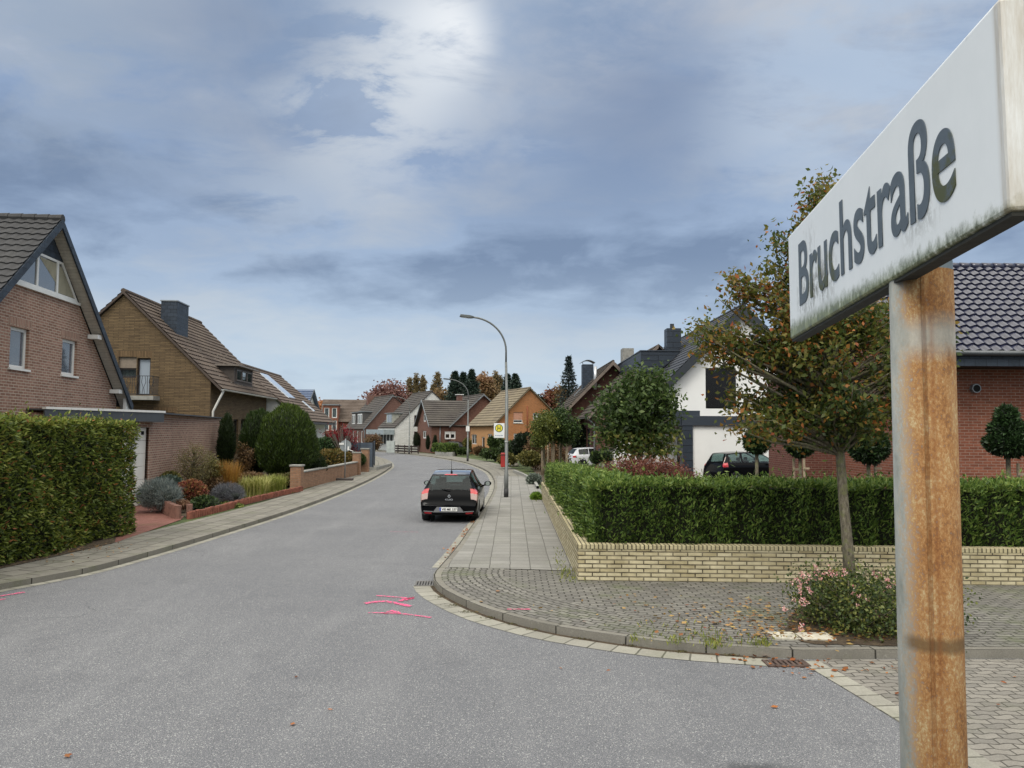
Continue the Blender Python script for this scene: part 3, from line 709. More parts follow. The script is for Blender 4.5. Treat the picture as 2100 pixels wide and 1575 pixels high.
    def gutter(s, x, z, ya, yb, mt, par, r=.065):
        m = MB(); vs = []; k = 8
        for yy in (ya, yb):
            for rr in (r, r-.012):
                for i in range(k+1): th = math.pi+math.pi*i/k; vs.append((x+rr*math.cos(th), yy, z-s.z0+rr*math.sin(th)))
        n = k+1
        f = [(i, i+1, 2*n+i+1, 2*n+i) for i in range(k)] + [(n+i+1, n+i, 3*n+i, 3*n+i+1) for i in range(k)] + [(0, 2*n, 3*n, n), (k, n+k, 3*n+k, 2*n+k)] + [(i, n+i, n+i+1, i+1) for i in range(k)] + [(2*n+i, 2*n+i+1, 3*n+i+1, 3*n+i) for i in range(k)]
        m.add(vs, f); return m.build('gutter', mt, par)
    def pipe(s, pts, mt, r=.05, par=None):
        m = MB(); m.tube([(p[0], p[1], p[2]-s.z0) for p in pts], r, 8); return m.build('downpipe', mt, par or s.T, smooth=True)
    def box(s, x0, y0, z0, x1, y1, z1, mt, name, par=None, bevel=0.0):
        m = MB(); m.box(x0, y0, z0-s.z0, x1, y1, z1-s.z0); return m.build(name, mt, par or s.T, bevel=bevel)

def tilem(name, c1, c2, c3=None, rough=0.75, lich=0.25, lc='9a978a', coat=0.0, sc=6):
    def b(n):
        o = obc(n); u = uvc(n)
        c = n.ramp(n.noise(o, sc, 5, 0.7), [(0.3, c1), (0.7, c2)])
        if c3: c = n.mix(n.ramp(n.noise(o, .7, 5, .65), [(.4, 0.0), (.7, .8)]), c, c3)
        f = n.math('MULTIPLY', n.ramp(n.noise(o, 16, 4, 0.75), [(0.60, 0.0), (0.7, 1.0)]), lich)
        c = n.mix(f, c, lc)
        return P(n, color=c, rough=rough, normal=bump(n, n.noise(o, 50, 3), 0.3, 0.006), coat=coat, spec=.4, coatr=.1)
    return mat(name, b)
T_ANTH = tilem('anthracite_tiles', '2d2d2f', '3c3c3d', '444342', .8, .15)
T_BROWN = tilem('weathered_brown_tiles', '463b34', '594d44', '675a4e', .85, .45, '8f8b7f')
T_BROWN2 = tilem('brown_grey_tiles', '4b4039', '61554b', '6e6259', .85, .3, '8d877c')
T_BLUE = tilem('blue_glazed_tiles', '2d3f5c', '3c5274', None, .3, 0, coat=.6)
T_GLAZE = tilem('glazed_anthracite_tiles', '1a1c2e', '282b42', None, .3, 0, coat=.45)
T_DARK = tilem('matt_black_tiles', '1f2126', '2a2c31', None, .5, .03, coat=.1)
T_GREY = tilem('grey_brown_tiles', '3f3b38', '4f4a46', '59544d', .85, .2)
T_TAN = tilem('tan_grey_tiles', '675d4f', '7c715d', '867b64', .85, .3, '9a9383')
B_PINK = brick('mauve_brick', 'a07c6b', '815f50', 'bcb0a0', .25, .083, .012, dirt=.2)
B_PINKS = brick('mauve_brick_soldier', 'a07c6b', '846353', 'b3a696', 1.0, .083, .012, vert=True, dirt=.2)
B_OCH = brick('ochre_brown_brick', '7c684c', '604f3a', '483d30', .5, .075, .014, dirt=.25)
B_OCHS = brick('ochre_brick_soldier', '7c654a', '64503a', '4a3d2c', 1.0, .075, .014, vert=True, dirt=.2)
B_RED = brick('red_brown_brick', '935a45', '7a4837', 'a08c7e', .245, .08, .009, dirt=.3)
B_REDD = brick('dark_red_brick', '6f4c42', '5a3c34', '5a4a42', .25, .08, .01, dirt=.2)
B_ORNG = brick('orange_brick', 'b9784a', 'a36a3f', 'b09070', .25, .08, .01, dirt=.15)
B_WHT = brick('white_painted_brick', 'e0e0dc', 'd6d6d0', 'b0afa8', .5, .15, .012, dirt=.12, bmp=.5)
B_FARR = brick('far_brown_brick', '7f5f55', '6e5048', '6a544a', .25, .08, .01, dirt=.2)
M_SLATE = brick('slate_cladding', '39434f', '2d3640', '14181d', .3, .2, .008, dirt=.1, rough=.5)
M_SLATEB = plain('slate_blue_board', '464b50', .5, var=.1)
M_PLAST = plain('white_render', 'e6e6e3', .85, var=.025, sc=1.2)
M_SOFF = brick('pale_soffit_board', 'd2cbbf', 'c8c1b4', '9a9388', 6.0, .12, .006, dirt=.05, rough=.6)
M_SOFFB = plain('soffit_black', '17181a', .6)

# ---- house 1: mauve brick gable at the left edge
o1 = at(243, 829, 28.5); F1 = Frame((o1.x, o1.y), (-0.0875, 1))
h = House('gabled_house', 'mauve brick gabled house with triangular attic window at the left edge', F1)
OV = -0.42
ax, az = F1.f(128, 450, OV); ex, ez = F1.f(272, 832, OV)
sl = (az-ez)/(ex-ax); lx = ax-(ex-ax)*1.25; lz = az-(ax-lx)*sl*.96
LEN = 10.0
rl = h.roof(lx, lz, ax, az, OV, LEN, T_ANTH, amp=.035, step=.035, sub=6, tw=.3, c=.34)
rr = h.roof(ex, ez, ax, az, OV, LEN, T_ANTH, amp=.035, step=.035, sub=6, tw=.3, c=.34)
h.ridge(ax, az+.06, OV-.02, LEN, T_ANTH, rl, .13)
zs = lambda x: az-.22-abs(x-ax)*sl
wl_, wr_ = ax-(ax-lx)*.86, ex-.42
w1 = h.wall('front', 0, [(wl_, .1), (wr_, .1), (wr_, zs(wr_)), (ax, az-.22), (wl_, zs(wl_))])
h.wall('back', LEN-.3, [(wl_, .1), (wr_, .1), (wr_, zs(wr_)), (ax, az-.22), (wl_, zs(wl_))])
h.wall('right', wr_, [(0, .1), (LEN-.3, .1), (LEN-.3, zs(wr_)), (0, zs(wr_))]); h.wall('left', wl_, [(0, .1), (LEN-.3, .1), (LEN-.3, zs(wl_)), (0, zs(wl_))])
cu1 = plain('grey_curtain', 'b5b0a4', .9, var=.2, sc=6)
a, b, c_, d = F1.rect(20, 672, 59, 756); h.win(w1, a, b, c_, d, cols=1, sill=M_WHITE, glass=glassm('sky_painted_glass', (.16, .18, .22), .4), curtain=cu1, cpos=[(.62, .97, .04, .96)], lintel=B_PINKS, fw=.09)  # sky reflection put into the pale base colour of both panes
a, b, c_, d = F1.rect(127, 697, 158, 770); h.win(w1, a, b, c_, d, cols=1, sill=M_WHITE, glass=glassm('sky_painted_glass', (.16, .18, .22), .4), curtain=cu1, cpos=[(.45, .97, .04, .96)], lintel=B_PINKS, fw=.09)
# attic window: trapezoid strip filling the gable below a slate triangle
zb = F1.f(100, 601)[1]; zt_ = F1.f(110, 532)[1]
xl, xr = ax-(az-.22-zb)/sl+.12, ax+(az-.22-zb)/sl-.12
tx0, tx1 = ax-(az-.22-zt_)/sl+.05, ax+(az-.22-zt_)/sl-.05
h.walls[w1]['holes'].append((xl+.9, xr-.9, zb, zt_+0.02, .1))
def tri(mb, pts, y0, y1): mb.prism([(x, y0, z-h.z0) for x, z in pts], (0, y1-y0, 0))
m = MB()
tri(m, [(xl-.12, zb-.09), (xr+.12, zb-.09), (xr+.12, zb), (xl-.12, zb)], -.09, -.003)
fwm = .08
tri(m, [(xl, zb), (xr, zb), (xr-.1, zb+fwm), (xl+.1, zb+fwm)], -.06, -.003)
hh_ = zt_-zb
for sgn, bx_, tx_ in ((1, xl, tx0), (-1, xr, tx1)):
    tri(m, [(bx_, zb+.0), (bx_+sgn*.13, zb+.0), (tx_+sgn*.13, zt_), (tx_, zt_)][::sgn], -.058, -.003)
cx0, cx1 = ax-.55, ax+.62
for cx in (cx0, cx1): m.box(cx-.05, -.062, zb-h.z0, cx+.05, -.003, zt_-h.z0)
tri(m, [(tx0, zt_-.07), (tx1, zt_-.07), (tx1, zt_), (tx0, zt_)], -.061, -.003)
fw_ = m.build('attic_window', M_WHITE, h.T)
m = MB(); tri(m, [(xl+.05, zb+.02), (xr-.05, zb+.02), (tx1-.03, zt_-.02), (tx0+.03, zt_-.02)], -.03, -.012); m.build('pane', glassm('attic_glass', (.05, .06, .07), .0), fw_)
m = MB(); m.add([(cx0+.06, -.034, zt_-.1-h.z0), (cx1-.06, -.034, zt_-.1-h.z0), (cx1-.06, -.034, zb+.35*hh_-h.z0)], [(0, 2, 1)]); m.add([(cx1+.06, -.034, zb+.1-h.z0), (xr-.2, -.034, zb+.1-h.z0), (tx1-.02, -.034, zt_-.15-h.z0), (cx1+.06, -.034, zt_-.15-h.z0)], [(0, 1, 2, 3)]); m.build('blind', plain('beige_blind', '8f8a76', .8), fw_)
m = MB(); tri(m, [(tx0, zt_), (tx1, zt_), (ax, az-.24)], -.05, -.003); m.build('gable_cladding', M_SLATE, h.T)
h.build_walls(B_PINK)
# soffit below the overhang, barge boards with slates, rafter blocks
for (xa, za, xb, zb_) in ((ex, ez, ax, az), (lx, lz, ax, az)):
    m = MB(); m.prism([(xa, OV+.05, za-h.z0-.10), (xb, OV+.05, zb_-h.z0-.10), (xb, OV+.05, zb_-h.z0-.13), (xa, OV+.05, za-h.z0-.13)], (0, -OV-.06, 0)); m.build('soffit', M_SOFF, h.T)
    h.verge(xa, za, xb, zb_, OV-.03, M_SLATE, None, h=.26, t=.05, up=.02)
for q in (.13, .45, ):
    xx, zz = ex+(ax-ex)*q, ez+(az-ez)*q; h.box(xx-.36, OV+.06, zz-.30, xx-.06, -.03, zz-.16, M_WHITE, 'purlin_end')
m = MB(); m.prism([(ex-.42, OV+.07, ez-h.z0-.3), (ex+.02, OV+.07, ez-h.z0-.3), (ex+.02, OV+.07, ez-h.z0-.1), (ex-.42, OV+.07, ez-h.z0+.25)], (0, .11, 0)); m.build('eave_box', M_WHITE, h.T)
HOUSE1 = h

# ---- garage in front of house 1
pA, pB, pC = at(93, 836, 22.0), at(337, 846, 26.5), at(455, 858, 37.3)
FG = Frame((pB.x, pB.y), (pC.x-pB.x, pC.y-pB.y))
ZG = 3.28
t = thing('garage', 'mauve brick garage with white door behind the olive hedge', 'garage', (pB.x, pB.y, .1), 0)
# street side wall (B to C), door front (A to B)
dBC = Vector((pC.x-pB.x, pC.y-pB.y, 0)).normalized(); nBC = Vector((dBC.y, -dBC.x, 0)); dAB = Vector((pB.x-pA.x, pB.y-pA.y, 0)).normalized(); nAB = Vector((dAB.y, -dAB.x, 0))
b0 = Vector((pB.x, pB.y, 0))-dBC*0.0; a0 = Vector((pA.x, pA.y, 0)); c0 = Vector((pC.x, pC.y, 0))
b1 = b0-nAB*.35-dAB*.25; a1 = a0-nAB*.35
c2 = c0-nBC*6; a2 = a1-nAB*5
m = MB(); m.prism([(p.x, p.y, .1) for p in (b1+dAB*.02, c0, c2, c2-dBC*.2, b1-nBC*.3-dBC*.0)][:4][:3]+[((b1-dAB*.04).x, (b1-dAB*.04).y, .1)], (0, 0, ZG-.1-.06)); m.build('wall', B_PINK, t, world=True)
m = MB(); q = b1-dAB*.04; m.prism([(p.x, p.y, 2.75) for p in (q, a1, a1-nAB*.25, q-nAB*.25)], (0, 0, .4)); m.build('wall', B_PINK, t, world=True)
m = MB(); 
for i in range(6):
    z = .12+i*.438; e = q-dAB*2.6; m.prism([(p.x, p.y, z) for p in (q-nAB*.12, e-nAB*.12, e-nAB*.16, q-nAB*.16)], (0, 0, .43))
dr = m.build('garage_door', plain('white_door', 'd9d7d0', .5, var=.04), t, world=True, bevel=.006)
m = MB(); qq = q-dAB*.13-nAB*.09; m.prism([(p.x, p.y, 2.5) for p in (qq, qq-dAB*.1, qq-dAB*.1-nAB*.04, qq-nAB*.04)], (0, 0, .12)); m.build('keypad', M_ROOM, dr, world=True)
m = MB(); m.prism([(p.x, p.y, ZG-.34) for p in (b0, a0, a0-nAB*.05, b0-nAB*.05)], (0, 0, .31)); m.prism([(p.x, p.y, ZG-.34) for p in (b0-nAB*.05, b0-nAB*.6, b0-nAB*.6-dAB*.05, b0-nAB*.05-dAB*.05)], (0, 0, .3)); m.build('fascia', M_SLATEB, t, world=True)
m = MB(); m.prism([(p.x, p.y, ZG-.03) for p in (b0+nAB*.03+dAB*.03, a0+nAB*.03, a0-nAB*.12, b0-nAB*.12+dAB*.03)], (0, 0, .07)); m.build('roof_edge', M_WHITE, t, world=True)
m = MB(); m.prism([(p.x, p.y, ZG-.06) for p in (b0+nBC*.03-nAB*.121, c0+nBC*.03+dBC*.03, c2+dBC*.03, a2, a1+nAB*.2)], (0, 0, .05)); m.build('roof', plain('grey_roof_felt', '4a4d50', .7), t, world=True)

# ---- house 2: ochre brick with dormer and balcony
D2 = 38.0; pa = at(430, 860, D2); F2 = Frame((pa.x, pa.y), (1, .07))
h = House('gabled_house', 'ochre brick house with tall slate chimney and dark roof dormer', F2)
ax, az = F2.f(255, 605); vx, vz = 0.0, F2.f(430, 782)[1]; sl = (az-vz)/(vx-ax)
L2 = 11.2; ez_ = F2.f(454, 806, -.1); ex, ez = ez_[0], az+.12-(ez_[0]-ax)*sl
lw = ax-4.6
rr = h.roof(ex, ez+.06, ax, az+.18, -.12, L2+.1, T_BROWN, amp=.022, step=.045, sub=4, tw=.3, c=.36)
rl = h.roof(ax-5.2, az+.18-5.2*sl, ax, az+.18, -.12, L2+.1, T_BROWN, amp=.022, step=.045, sub=3, tw=.3, c=.36)
h.ridge(ax, az+.24, -.14, L2+.1, T_BROWN, rr, .12)
w = h.wall('front', 0, [(lw, .1), (0, .1), (0, vz), (ax, az), (lw, az-4.6*sl)])
a, b, c_, d = F2.rect(242, 732, 308, 806)
# balcony door zone: shutter left, door right
f_ = h.win(w, a, (a+b)/2+.1, c_+.75, d, fm=M_BROWNF, shutter=.52, sm=plain('taupe_shutter', '86796b', .6), inn=.15, curtain=M_CURT)
f_ = h.win(w, (a+b)/2+.13, b, c_-.1, d-.05, fm=M_BROWNF, inn=.15, curtain=plain('white_sheer', 'd8dde2', .9, var=.05), cpos=[(.1, .9, .04, .72)], glass=glassm('sky_painted_door_glass', (.42, .48, .55), .25), name='balcony_door', shutter=.0)  # door pane carries the sky reflection as a pale blue base colour
m = MB(); 
for zc in (0,): m.box(a-.1, -.004, d+.006-h.z0, b+.05, .04, d+.3-h.z0)
m.build('lintel', B_OCHS, h.T)
m = MB(); m.box(a-.1, -.85, c_-.36-h.z0, b+.5, -.003, c_-.16-h.z0); bal = m.build('balcony', M_CONC, h.T)
m = MB(); x0b, x1b, yb_ = a-.05, b+.44, -.8; zr = c_+.78-h.z0; zf = c_-.10-h.z0
m.box(x0b, yb_, zr, x1b, yb_+.04, zr+.03); m.box(x0b, yb_, zf, x1b, yb_+.03, zf+.03); m.box(x1b-.03, yb_, zr, x1b, -.01, zr+.03); m.box(x1b-.03, yb_, zf, x1b, -.01, zf+.03)
n_ = 17
for i in range(n_+1):
    x = x0b+(x1b-x0b-.02)*i/n_; k = .05*math.sin(i*2.1)
    m.tube([(x, yb_+.02, zf), (x+k, yb_+.02, zf+.35), (x-k, yb_+.02, zf+.6), (x, yb_+.02, zr)], .012, 4)
for i in range(6): m.tube([(x1b-.015, yb_+.13*i+.06, zf), (x1b-.015, yb_+.13*i+.06, zr)], .011, 4)
m.build('railing', M_DARKF, bal)
a, b, c_, d = F2.rect(320, 846, 357, 870); h.win(w, a, b, c_-1.0, d, fm=M_BROWNF, inn=.15, lintel=B_OCHS)
ws = h.wall('right', 0, [(0, .1), (L2, .1), (L2, vz), (0, vz)])
for x0p, x1p in ((448, 457), (464.5, 473), (479, 489)):
    a, b, c_, d = F2.srect(x0p, 842, x1p, 884); h.win(ws, a, b, 1.35, 3.25, fm=M_BROWNF, inn=.12, sill=None, fw=.06)
a, b, c_, d = F2.srect(494, 838, 518, 900); h.win(ws, a, b, .35, 3.3, cols=3, rows=5, fm=M_BROWNF, name='door', inn=.35, fw=.06, curtain=M_CURT, cpos=[(.1, .9, .3, .9)])
h.wall('back', L2, [(lw, .1), (0, .1), (0, vz), (ax, az), (lw, az-4.6*sl)]); h.wall('left', lw, [(0, .1), (L2, .1), (L2, az-4.6*sl), (0, az-4.6*sl)])
h.build_walls(B_OCH)
h.verge(ex, ez, ax, az+.12, -.16, plain('verge_tile', '4a3f38', .8), rr, h=.07, t=.04, up=.06); h.verge(ax-5.2, az+.12-5.2*sl, ax, az+.12, -.16, MATS['verge_tile'], rl, h=.07, t=.04, up=.06)
h.gutter(ex+.05, ez+.05, -.1, L2, M_WPIPE, rr, .08)
h.pipe([(ex+.02, .15, ez-.02), (ex-.05, .15, ez-.2), (.1, .15, ez-.85-.2), (.09, .15, .15)], M_WPIPE, .06)
# chimney
rz_ = lambda x: az+.18-(x-ax)*sl
cxa, cxb = ax+.55, ax+1.6; cy0 = F2.s(330, 660, ax+1.1)[0]; 
cy0 = 1.75; m = MB(); zt_ = F2.f(355, 618, cy0)[1]
cxa, cxb = F2.f(330, 640, cy0)[0], F2.f(363, 640, cy0)[0]
m.box(cxa, cy0, rz_(cxb)-1.2-h.z0, cxb, cy0+1.7, zt_-h.z0); ch = m.build('chimney', M_SLATE, rr)
m = MB(); m.box(cxa-.04, cy0-.04, zt_-h.z0, cxb+.04, cy0+1.74, zt_+.06-h.z0); m.build('chimney_cap', M_ZINC, h.T)
# dormer
dx = F2.s(0, 0, 0)
def rhit(px, py):
    d = ray(px, py); o = CO-F2.o; ox, oy, oz = o.dot(F2.u), o.dot(F2.n), CAMZ; dx_, dy_, dz_ = d.dot(F2.u), d.dot(F2.n), d.z
    t_ = (az+.18+ax*sl-ox*sl-oz)/(dz_+dx_*sl); return ox+dx_*t_, oy+dy_*t_, oz+dz_*t_
xd, ya_, zb_ = rhit(480, 788); yb2 = F2.s(518, 775, xd)[0]; zt_ = F2.s(479, 750, xd)[1]
m = MB()
m.prism([(xd, ya_, zb_-.05-h.z0), (xd, ya_, zt_-h.z0), (xd-(zt_-zb_)/sl, ya_, zt_-h.z0)], (0, yb2-ya_, 0)); dm = m.build('dormer', plain('dormer_cladding', '463f3a', .7, var=.15, sc=8), h.T)
m = MB(); m.box(xd-(zt_-zb_)/sl-.3, ya_-.22, zt_-h.z0, xd+.28, yb2+.22, zt_+.07-h.z0); m.build('dormer_roof', plain('dormer_roof_metal', '7c746c', .5), dm)
for i in range(3):
    s0 = ya_+.3+(yb2-ya_-.5)*i/3; m = MB(); y1_ = s0+(yb2-ya_-.5)/3-.08
    zz0, zz1 = zb_+.22-h.z0, zt_-.15-h.z0
    m.box(xd, s0, zz0, xd+.05, s0+.06, zz1); m.box(xd, y1_-.06, zz0, xd+.05, y1_, zz1); m.box(xd, s0+.06, zz0, xd+.05, y1_-.06, zz0+.07); m.box(xd, s0+.06, zz1-.07, xd+.05, y1_-.06, zz1)
    m.build('dormer_window_frame', plain('dormer_frame', '5c534c', .5), dm); m = MB(); m.box(xd+.003, s0+.05, zz0+.06, xd+.02, y1_-.05, zz1-.06); m.build('dormer_pane', glassm('dark_glass', (.012, .013, .015), 0), dm)
# white snow-guard brackets scattered on the slope
m = MB()
for i in range(70):
    x = random.uniform(ax+2.0, ex-.3); y = random.uniform(.4, L2-.5); m.box(x-.03, y-.02, rz_(x)+.05-h.z0, x+.02, y+.02, rz_(x)+.09-h.z0)
m.build('snow_hooks', plain('pale_lichen_hook', '918b80', .7), rr)['kind'] = 'stuff'

# ---- house 3: neighbour with rooflight
D3 = 53.0; p3 = at(640, 866, D3); F3 = Frame((p3.x, p3.y), (1, .07))
h = House('gabled_house', 'low brown roofed house with big bright rooflight behind the cypresses', F3)
ez = 3.25; zr = 6.95; ax = -4.25; L3 = 9.0
rr = h.roof(0.15, ez, ax, zr, -3.5, L3, T_BROWN2, amp=.02, step=.05, sub=3, tw=.3, c=.36); rl = h.roof(2*ax-.1, ez, ax, zr, -3.5, L3, T_BROWN2, sub=1, amp=0)
h.ridge(ax, zr+.05, -3.5, L3, T_BROWN2, rr)
w = h.wall('front', -3.2, [(2*ax+.5, .1), (-.6, .1), (-.6, ez+.3), (ax, zr-.2), (2*ax+.5, ez+.3)]); h.wall('right', -.6, [(-3.2, .1), (L3-.3, .1), (L3-.3, ez+.35), (-3.2, ez+.35)]); h.wall('back', L3-.3, [(2*ax+.5, .1), (-.6, .1), (-.6, ez+.3), (ax, zr-.2), (2*ax+.5, ez+.3)])
h.build_walls(M_PLAST)
sl3 = (zr-ez)/(.15-ax)
def onroof(x, y, dz=.05): return Vector((x, y, zr-(x-ax)*sl3+dz-h.z0))
m = MB(); ya_, yb_ = .5, 2.6; m.prism([onroof(ax+.5, ya_, .04), onroof(ax+.5, yb_, .04), onroof(ax+2.5, yb_, .04), onroof(ax+2.5, ya_, .04)], (0.05, 0, .07)); m.build('rooflight', plain('painted_reflection_glass', 'd5dfe8', .15, var=.02, coat=1), rr)  # reflection on the rooflight painted as a near-white base colour
m = MB(); m.prism([onroof(ax+2.6, 4.6, .04), onroof(ax+2.6, 4.9, .04), onroof(ax+3.5, 4.9, .04), onroof(ax+3.5, 4.6, .04)], (0.05, 0, .07)); m.build('rooflight', MATS['painted_reflection_glass'], rr)
m = MB(); m.box(-.55, -3.5, ez-.16-h.z0, .18, L3, ez-.02-h.z0); m.build('eave_fascia', M_SLATEB, h.T)
# ---- house 4: blue roof, white gable to the street
p4 = at(657, 880, 75.0); F4 = Frame((p4.x, p4.y), (-.05, 1))
h = House('gabled_house', 'white house with glossy blue tiled roof behind the cypresses', F4)
ax, az = F4.f(644, 799, -.3); ez = F4.f(657, 852, -.3)[1]; hw = 3.6
sl = (az-ez)/hw
h.roof(ax-hw, ez, ax, az, -.3, 8, T_BLUE, sub=1, amp=0, step=.05); h.roof(ax+hw, ez, ax, az, -.3, 8, T_BLUE, sub=1, amp=0, step=.05)
P5 = [(ax-hw+.4, .1), (ax+hw-.4, .1), (ax+hw-.4, ez+.2), (ax, az-.18), (ax-hw+.4, ez+.2)]
h.wall('front', 0, P5); h.wall('left', ax-hw+.4, [(0, .1), (7.7, .1), (7.7, ez+.2), (0, ez+.2)]); h.wall('right', ax+hw-.4, [(0, .1), (7.7, .1), (7.7, ez+.2), (0, ez+.2)]); h.wall('back', 7.7, P5); h.build_walls(M_PLAST)
for x_ in (-1, 1): h.verge(ax+x_*hw, ez, ax, az, -.34, M_SLATEB, None, h=.2, up=.04)

# ---- far houses on the bend
def far_house(name, label, D, px_corner, u, apex, lcor, rcor, L, wallm, roofm, base=.1, ov=.3, tk=None, eave=0.0):
    """gable facing the camera; apex, lcor, rcor are pixel points of the gable profile"""
    p = at(px_corner, 900, D); F = Frame((p.x, p.y), u); H = House(name, label, F)
    ax, az = F.f(*apex); lx, lz = F.f(*lcor); rx, rz = F.f(*rcor)
    H.ax, H.az, H.lx, H.lz, H.rx, H.rz_ = ax, az, lx, lz, rx, rz; H.Ln = L
    sL, sR = (az-lz)/(ax-lx), (az-rz)/(rx-ax); H.sL, H.sR = sL, sR; H.sl = sL
    k = dict(sub=1, amp=0, step=.06, c=.4, tw=.6); k.update(tk or {})
    H.RL = H.roof(lx-eave, lz-eave*sL+.12, ax, az+.12, -ov, L+.2, roofm, **k); H.RR = H.roof(rx+eave, rz-eave*sR+.12, ax, az+.12, -ov, L+.2, roofm, **k)
    H.ridge(ax, az+.17, -ov, L+.2, roofm, H.RL)
    H.w = H.wall('front', 0, [(lx, base), (rx, base), (rx, rz), (ax, az), (lx, lz)]); H.wl = H.wall('left', lx, [(0, base), (L, base), (L, lz), (0, lz)]); H.wr = H.wall('right', rx, [(0, base), (L, base), (L, rz), (0, rz)]); H.wall('back', L, [(lx, base), (rx, base), (rx, rz), (ax, az), (lx, lz)])
    return H
# orange house
h = far_house('gabled_house', 'orange brick house with tan tiled roof behind the bus stop sign', 80, 1085, (1, .373), (1085.6, 798), (1016, 869), (1150, 862), 8.5, None, T_TAN, ov=.25, eave=.35, tk=dict(amp=.03, sub=2, tw=.33, c=.4, step=.05))
a, b, c_, d = h.fr.rect(1053, 845, 1072, 867); h.win(h.w, a, b, c_, d, cols=1, shutter=.72, sm=plain('salmon_shutter', 'c5927a', .6), sill=M_WHITE)
a, b, c_, d = h.fr.rect(1053.5, 889, 1072, 920); h.win(h.w, a, b, c_, d, cols=1, curtain=M_CURT, fw=.12)
a, b, c_, d = h.fr.rect(1093, 847, 1110, 857); h.win(h.w, a, b, c_-.2, d, cols=2, curtain=M_CURT, fw=.12)
h.pipe([(h.fr.f(1081, 850)[0], -.06, 5.3), (h.fr.f(1081, 850)[0], -.06, 2.3)], plain('copper_pipe', '8c4a2c', .6), .05)
h.walls.pop(h.wl); h.build_walls(B_ORNG)
fl = h.fr
for (xa, xb, ya, yb, nm, c) in ((1000, 1011, 890, 908, 'window', 2), (987.5, 994, 896, 925, 'door', 1), (966.5, 977.5, 891, 911, 'window', 2)):
    pass
def sidewin(H, wkey, x, xa, ya, xb, yb, zlo=None, zhi=None, **k):
    a, b, c_, d = H.fr.srect(xa, ya, xb, yb, x); return H.win(wkey, a, b, zlo if zlo is not None else c_, zhi if zhi is not None else d, **k)
# (the side walls are added before build_walls for the next ones)
for f in list(h.T.children): pass
HO = h
# front wing of the orange house, under the long eave
pw = h.fr
m = MB(); 
h2 = h
yw = 0.6
h.walls.clear()
lw2 = h.lx-0.0
w = h.wall('left', lw2-.006, [(0.0, .1), (h.Ln, .1), (h.Ln, h.lz-.05), (0.0, h.lz-.05)])
for (xa, xb, ya, yb, nm, cc) in ((1000, 1009, 890, 908, 'window', 2), (987.5, 994, 896, 925, 'door', 1), (966.5, 977.5, 891, 911, 'window', 2)):
    a, b, c_, d = h.fr.srect(xa, ya, xb, yb, lw2)
    a, b = max(a, .2), min(b, h.Ln-.2)
    if b-a > .3: h.win(w, a, b, max(c_, .15), d, cols=cc, name=nm, curtain=M_CURT, fw=.09)
h.build_walls(plain('apricot_render', 'b98a5c', .85, var=.08))

# red brown brick house with dark roof
h = far_house('gabled_house', 'red brown brick house with dark L shaped roof on the bend', 90, 990, (1, .373), (990.5, 811), (925, 872), (1040, 857), 9, None, T_GREY, ov=.35, eave=.3, tk=dict(step=.07))
a, b, c_, d = h.fr.rect(911, 885, 933, 900)
# wing to the left with its own ridge
wx0 = h.fr.f(880, 900, 1.2)[0]; zw = h.lz; 
zr_w = h.fr.f(925, 822, 4.3)[1]
m = MB(); 
yA, yM, yB = .2, 3.6, 7.0; e = .35
xr_ = h.ax-.6
tiles(m, (wx0-e, yA-e, zw-.12-h.z0), (xr_-wx0+e, 0, 0), (0, yM-yA+e, zr_w-zw+.12), step=.07, sub=1, amp=0, c=.4, tw=.6); m.build('wing_roof', T_GREY, h.T)
m = MB(); tiles(m, (xr_, yB+e, zw-.12-h.z0), (wx0-e-xr_, 0, 0), (0, yM-yB-e, zr_w-zw+.12), step=.07, sub=1, amp=0, c=.4, tw=.6); m.build('wing_roof', T_GREY, h.T)
for (y0_, y1_) in ((yA-e, yM), (yB+e, yM)):
    m = MB(); m.prism([(wx0-e-.03, y0_, zw-.3-h.z0), (wx0-e-.03, y1_, zr_w-.16-h.z0), (wx0-e-.03, y1_, zr_w+.05-h.z0), (wx0-e-.03, y0_, zw-.08-h.z0)], (-.04, 0, 0)); m.build('verge_board', M_ZINC, h.T)
w = h.wall('left', wx0, [(yA, .1), (yB, .1), (yB, zw), (yM, zr_w-.15), (yA, zw)])
w3 = h.wall('front', yA, [(wx0, .1), (h.lx+.0, .1), (h.lx+.0, zw), (wx0, zw)], 'wing')
a, b, c_, d = h.fr.rect(911, 884.5, 933.5, 900.5, yA)
h.win(w3 if b < h.lx else h.w, a, b, c_, d, cols=2, fw=.14, shutter=.22, sm=M_WHITE, inn=.1)
a, b, c_, d = h.fr.srect(888, 847, 893, 864, wx0); h.win(w, 2.9, 4.2, c_, d, cols=1, fw=.14, curtain=M_CURT)
a, b, c_, d = h.fr.srect(887, 884, 894, 900, wx0); h.win(w, 2.6, 4.4, c_, d, cols=2, fw=.14, curtain=M_CURT)
for q in (-1, 1):
    x_, z_ = (h.lx-.3, h.lz-.3*h.sL) if q < 0 else (h.rx+.3, h.rz_-.3*h.sR); h.verge(x_, z_+.1, h.ax, h.az+.1, -.4, M_ZINC, None, h=.12, up=.06)
h.box(h.ax-1.6, 5.0, h.az-1.5, h.ax-1.0, 5.6, h.az+.25, B_FARR, 'chimney'); h.box(h.ax-1.75, 4.9, h.az+.25, h.ax-.85, 5.7, h.az+.33, M_WHITE, 'chimney_cap')
h.pipe([(h.fr.f(902, 900, yA)[0], yA-.08, zw-.1), (h.fr.f(902, 900, yA)[0], yA-.08, .2)], M_ZINC, .05)
h.build_walls(brick('bend_red_brick', '7d5b4f', '6b4b40', '7a5a4c', .25, .08, .01, dirt=.15))

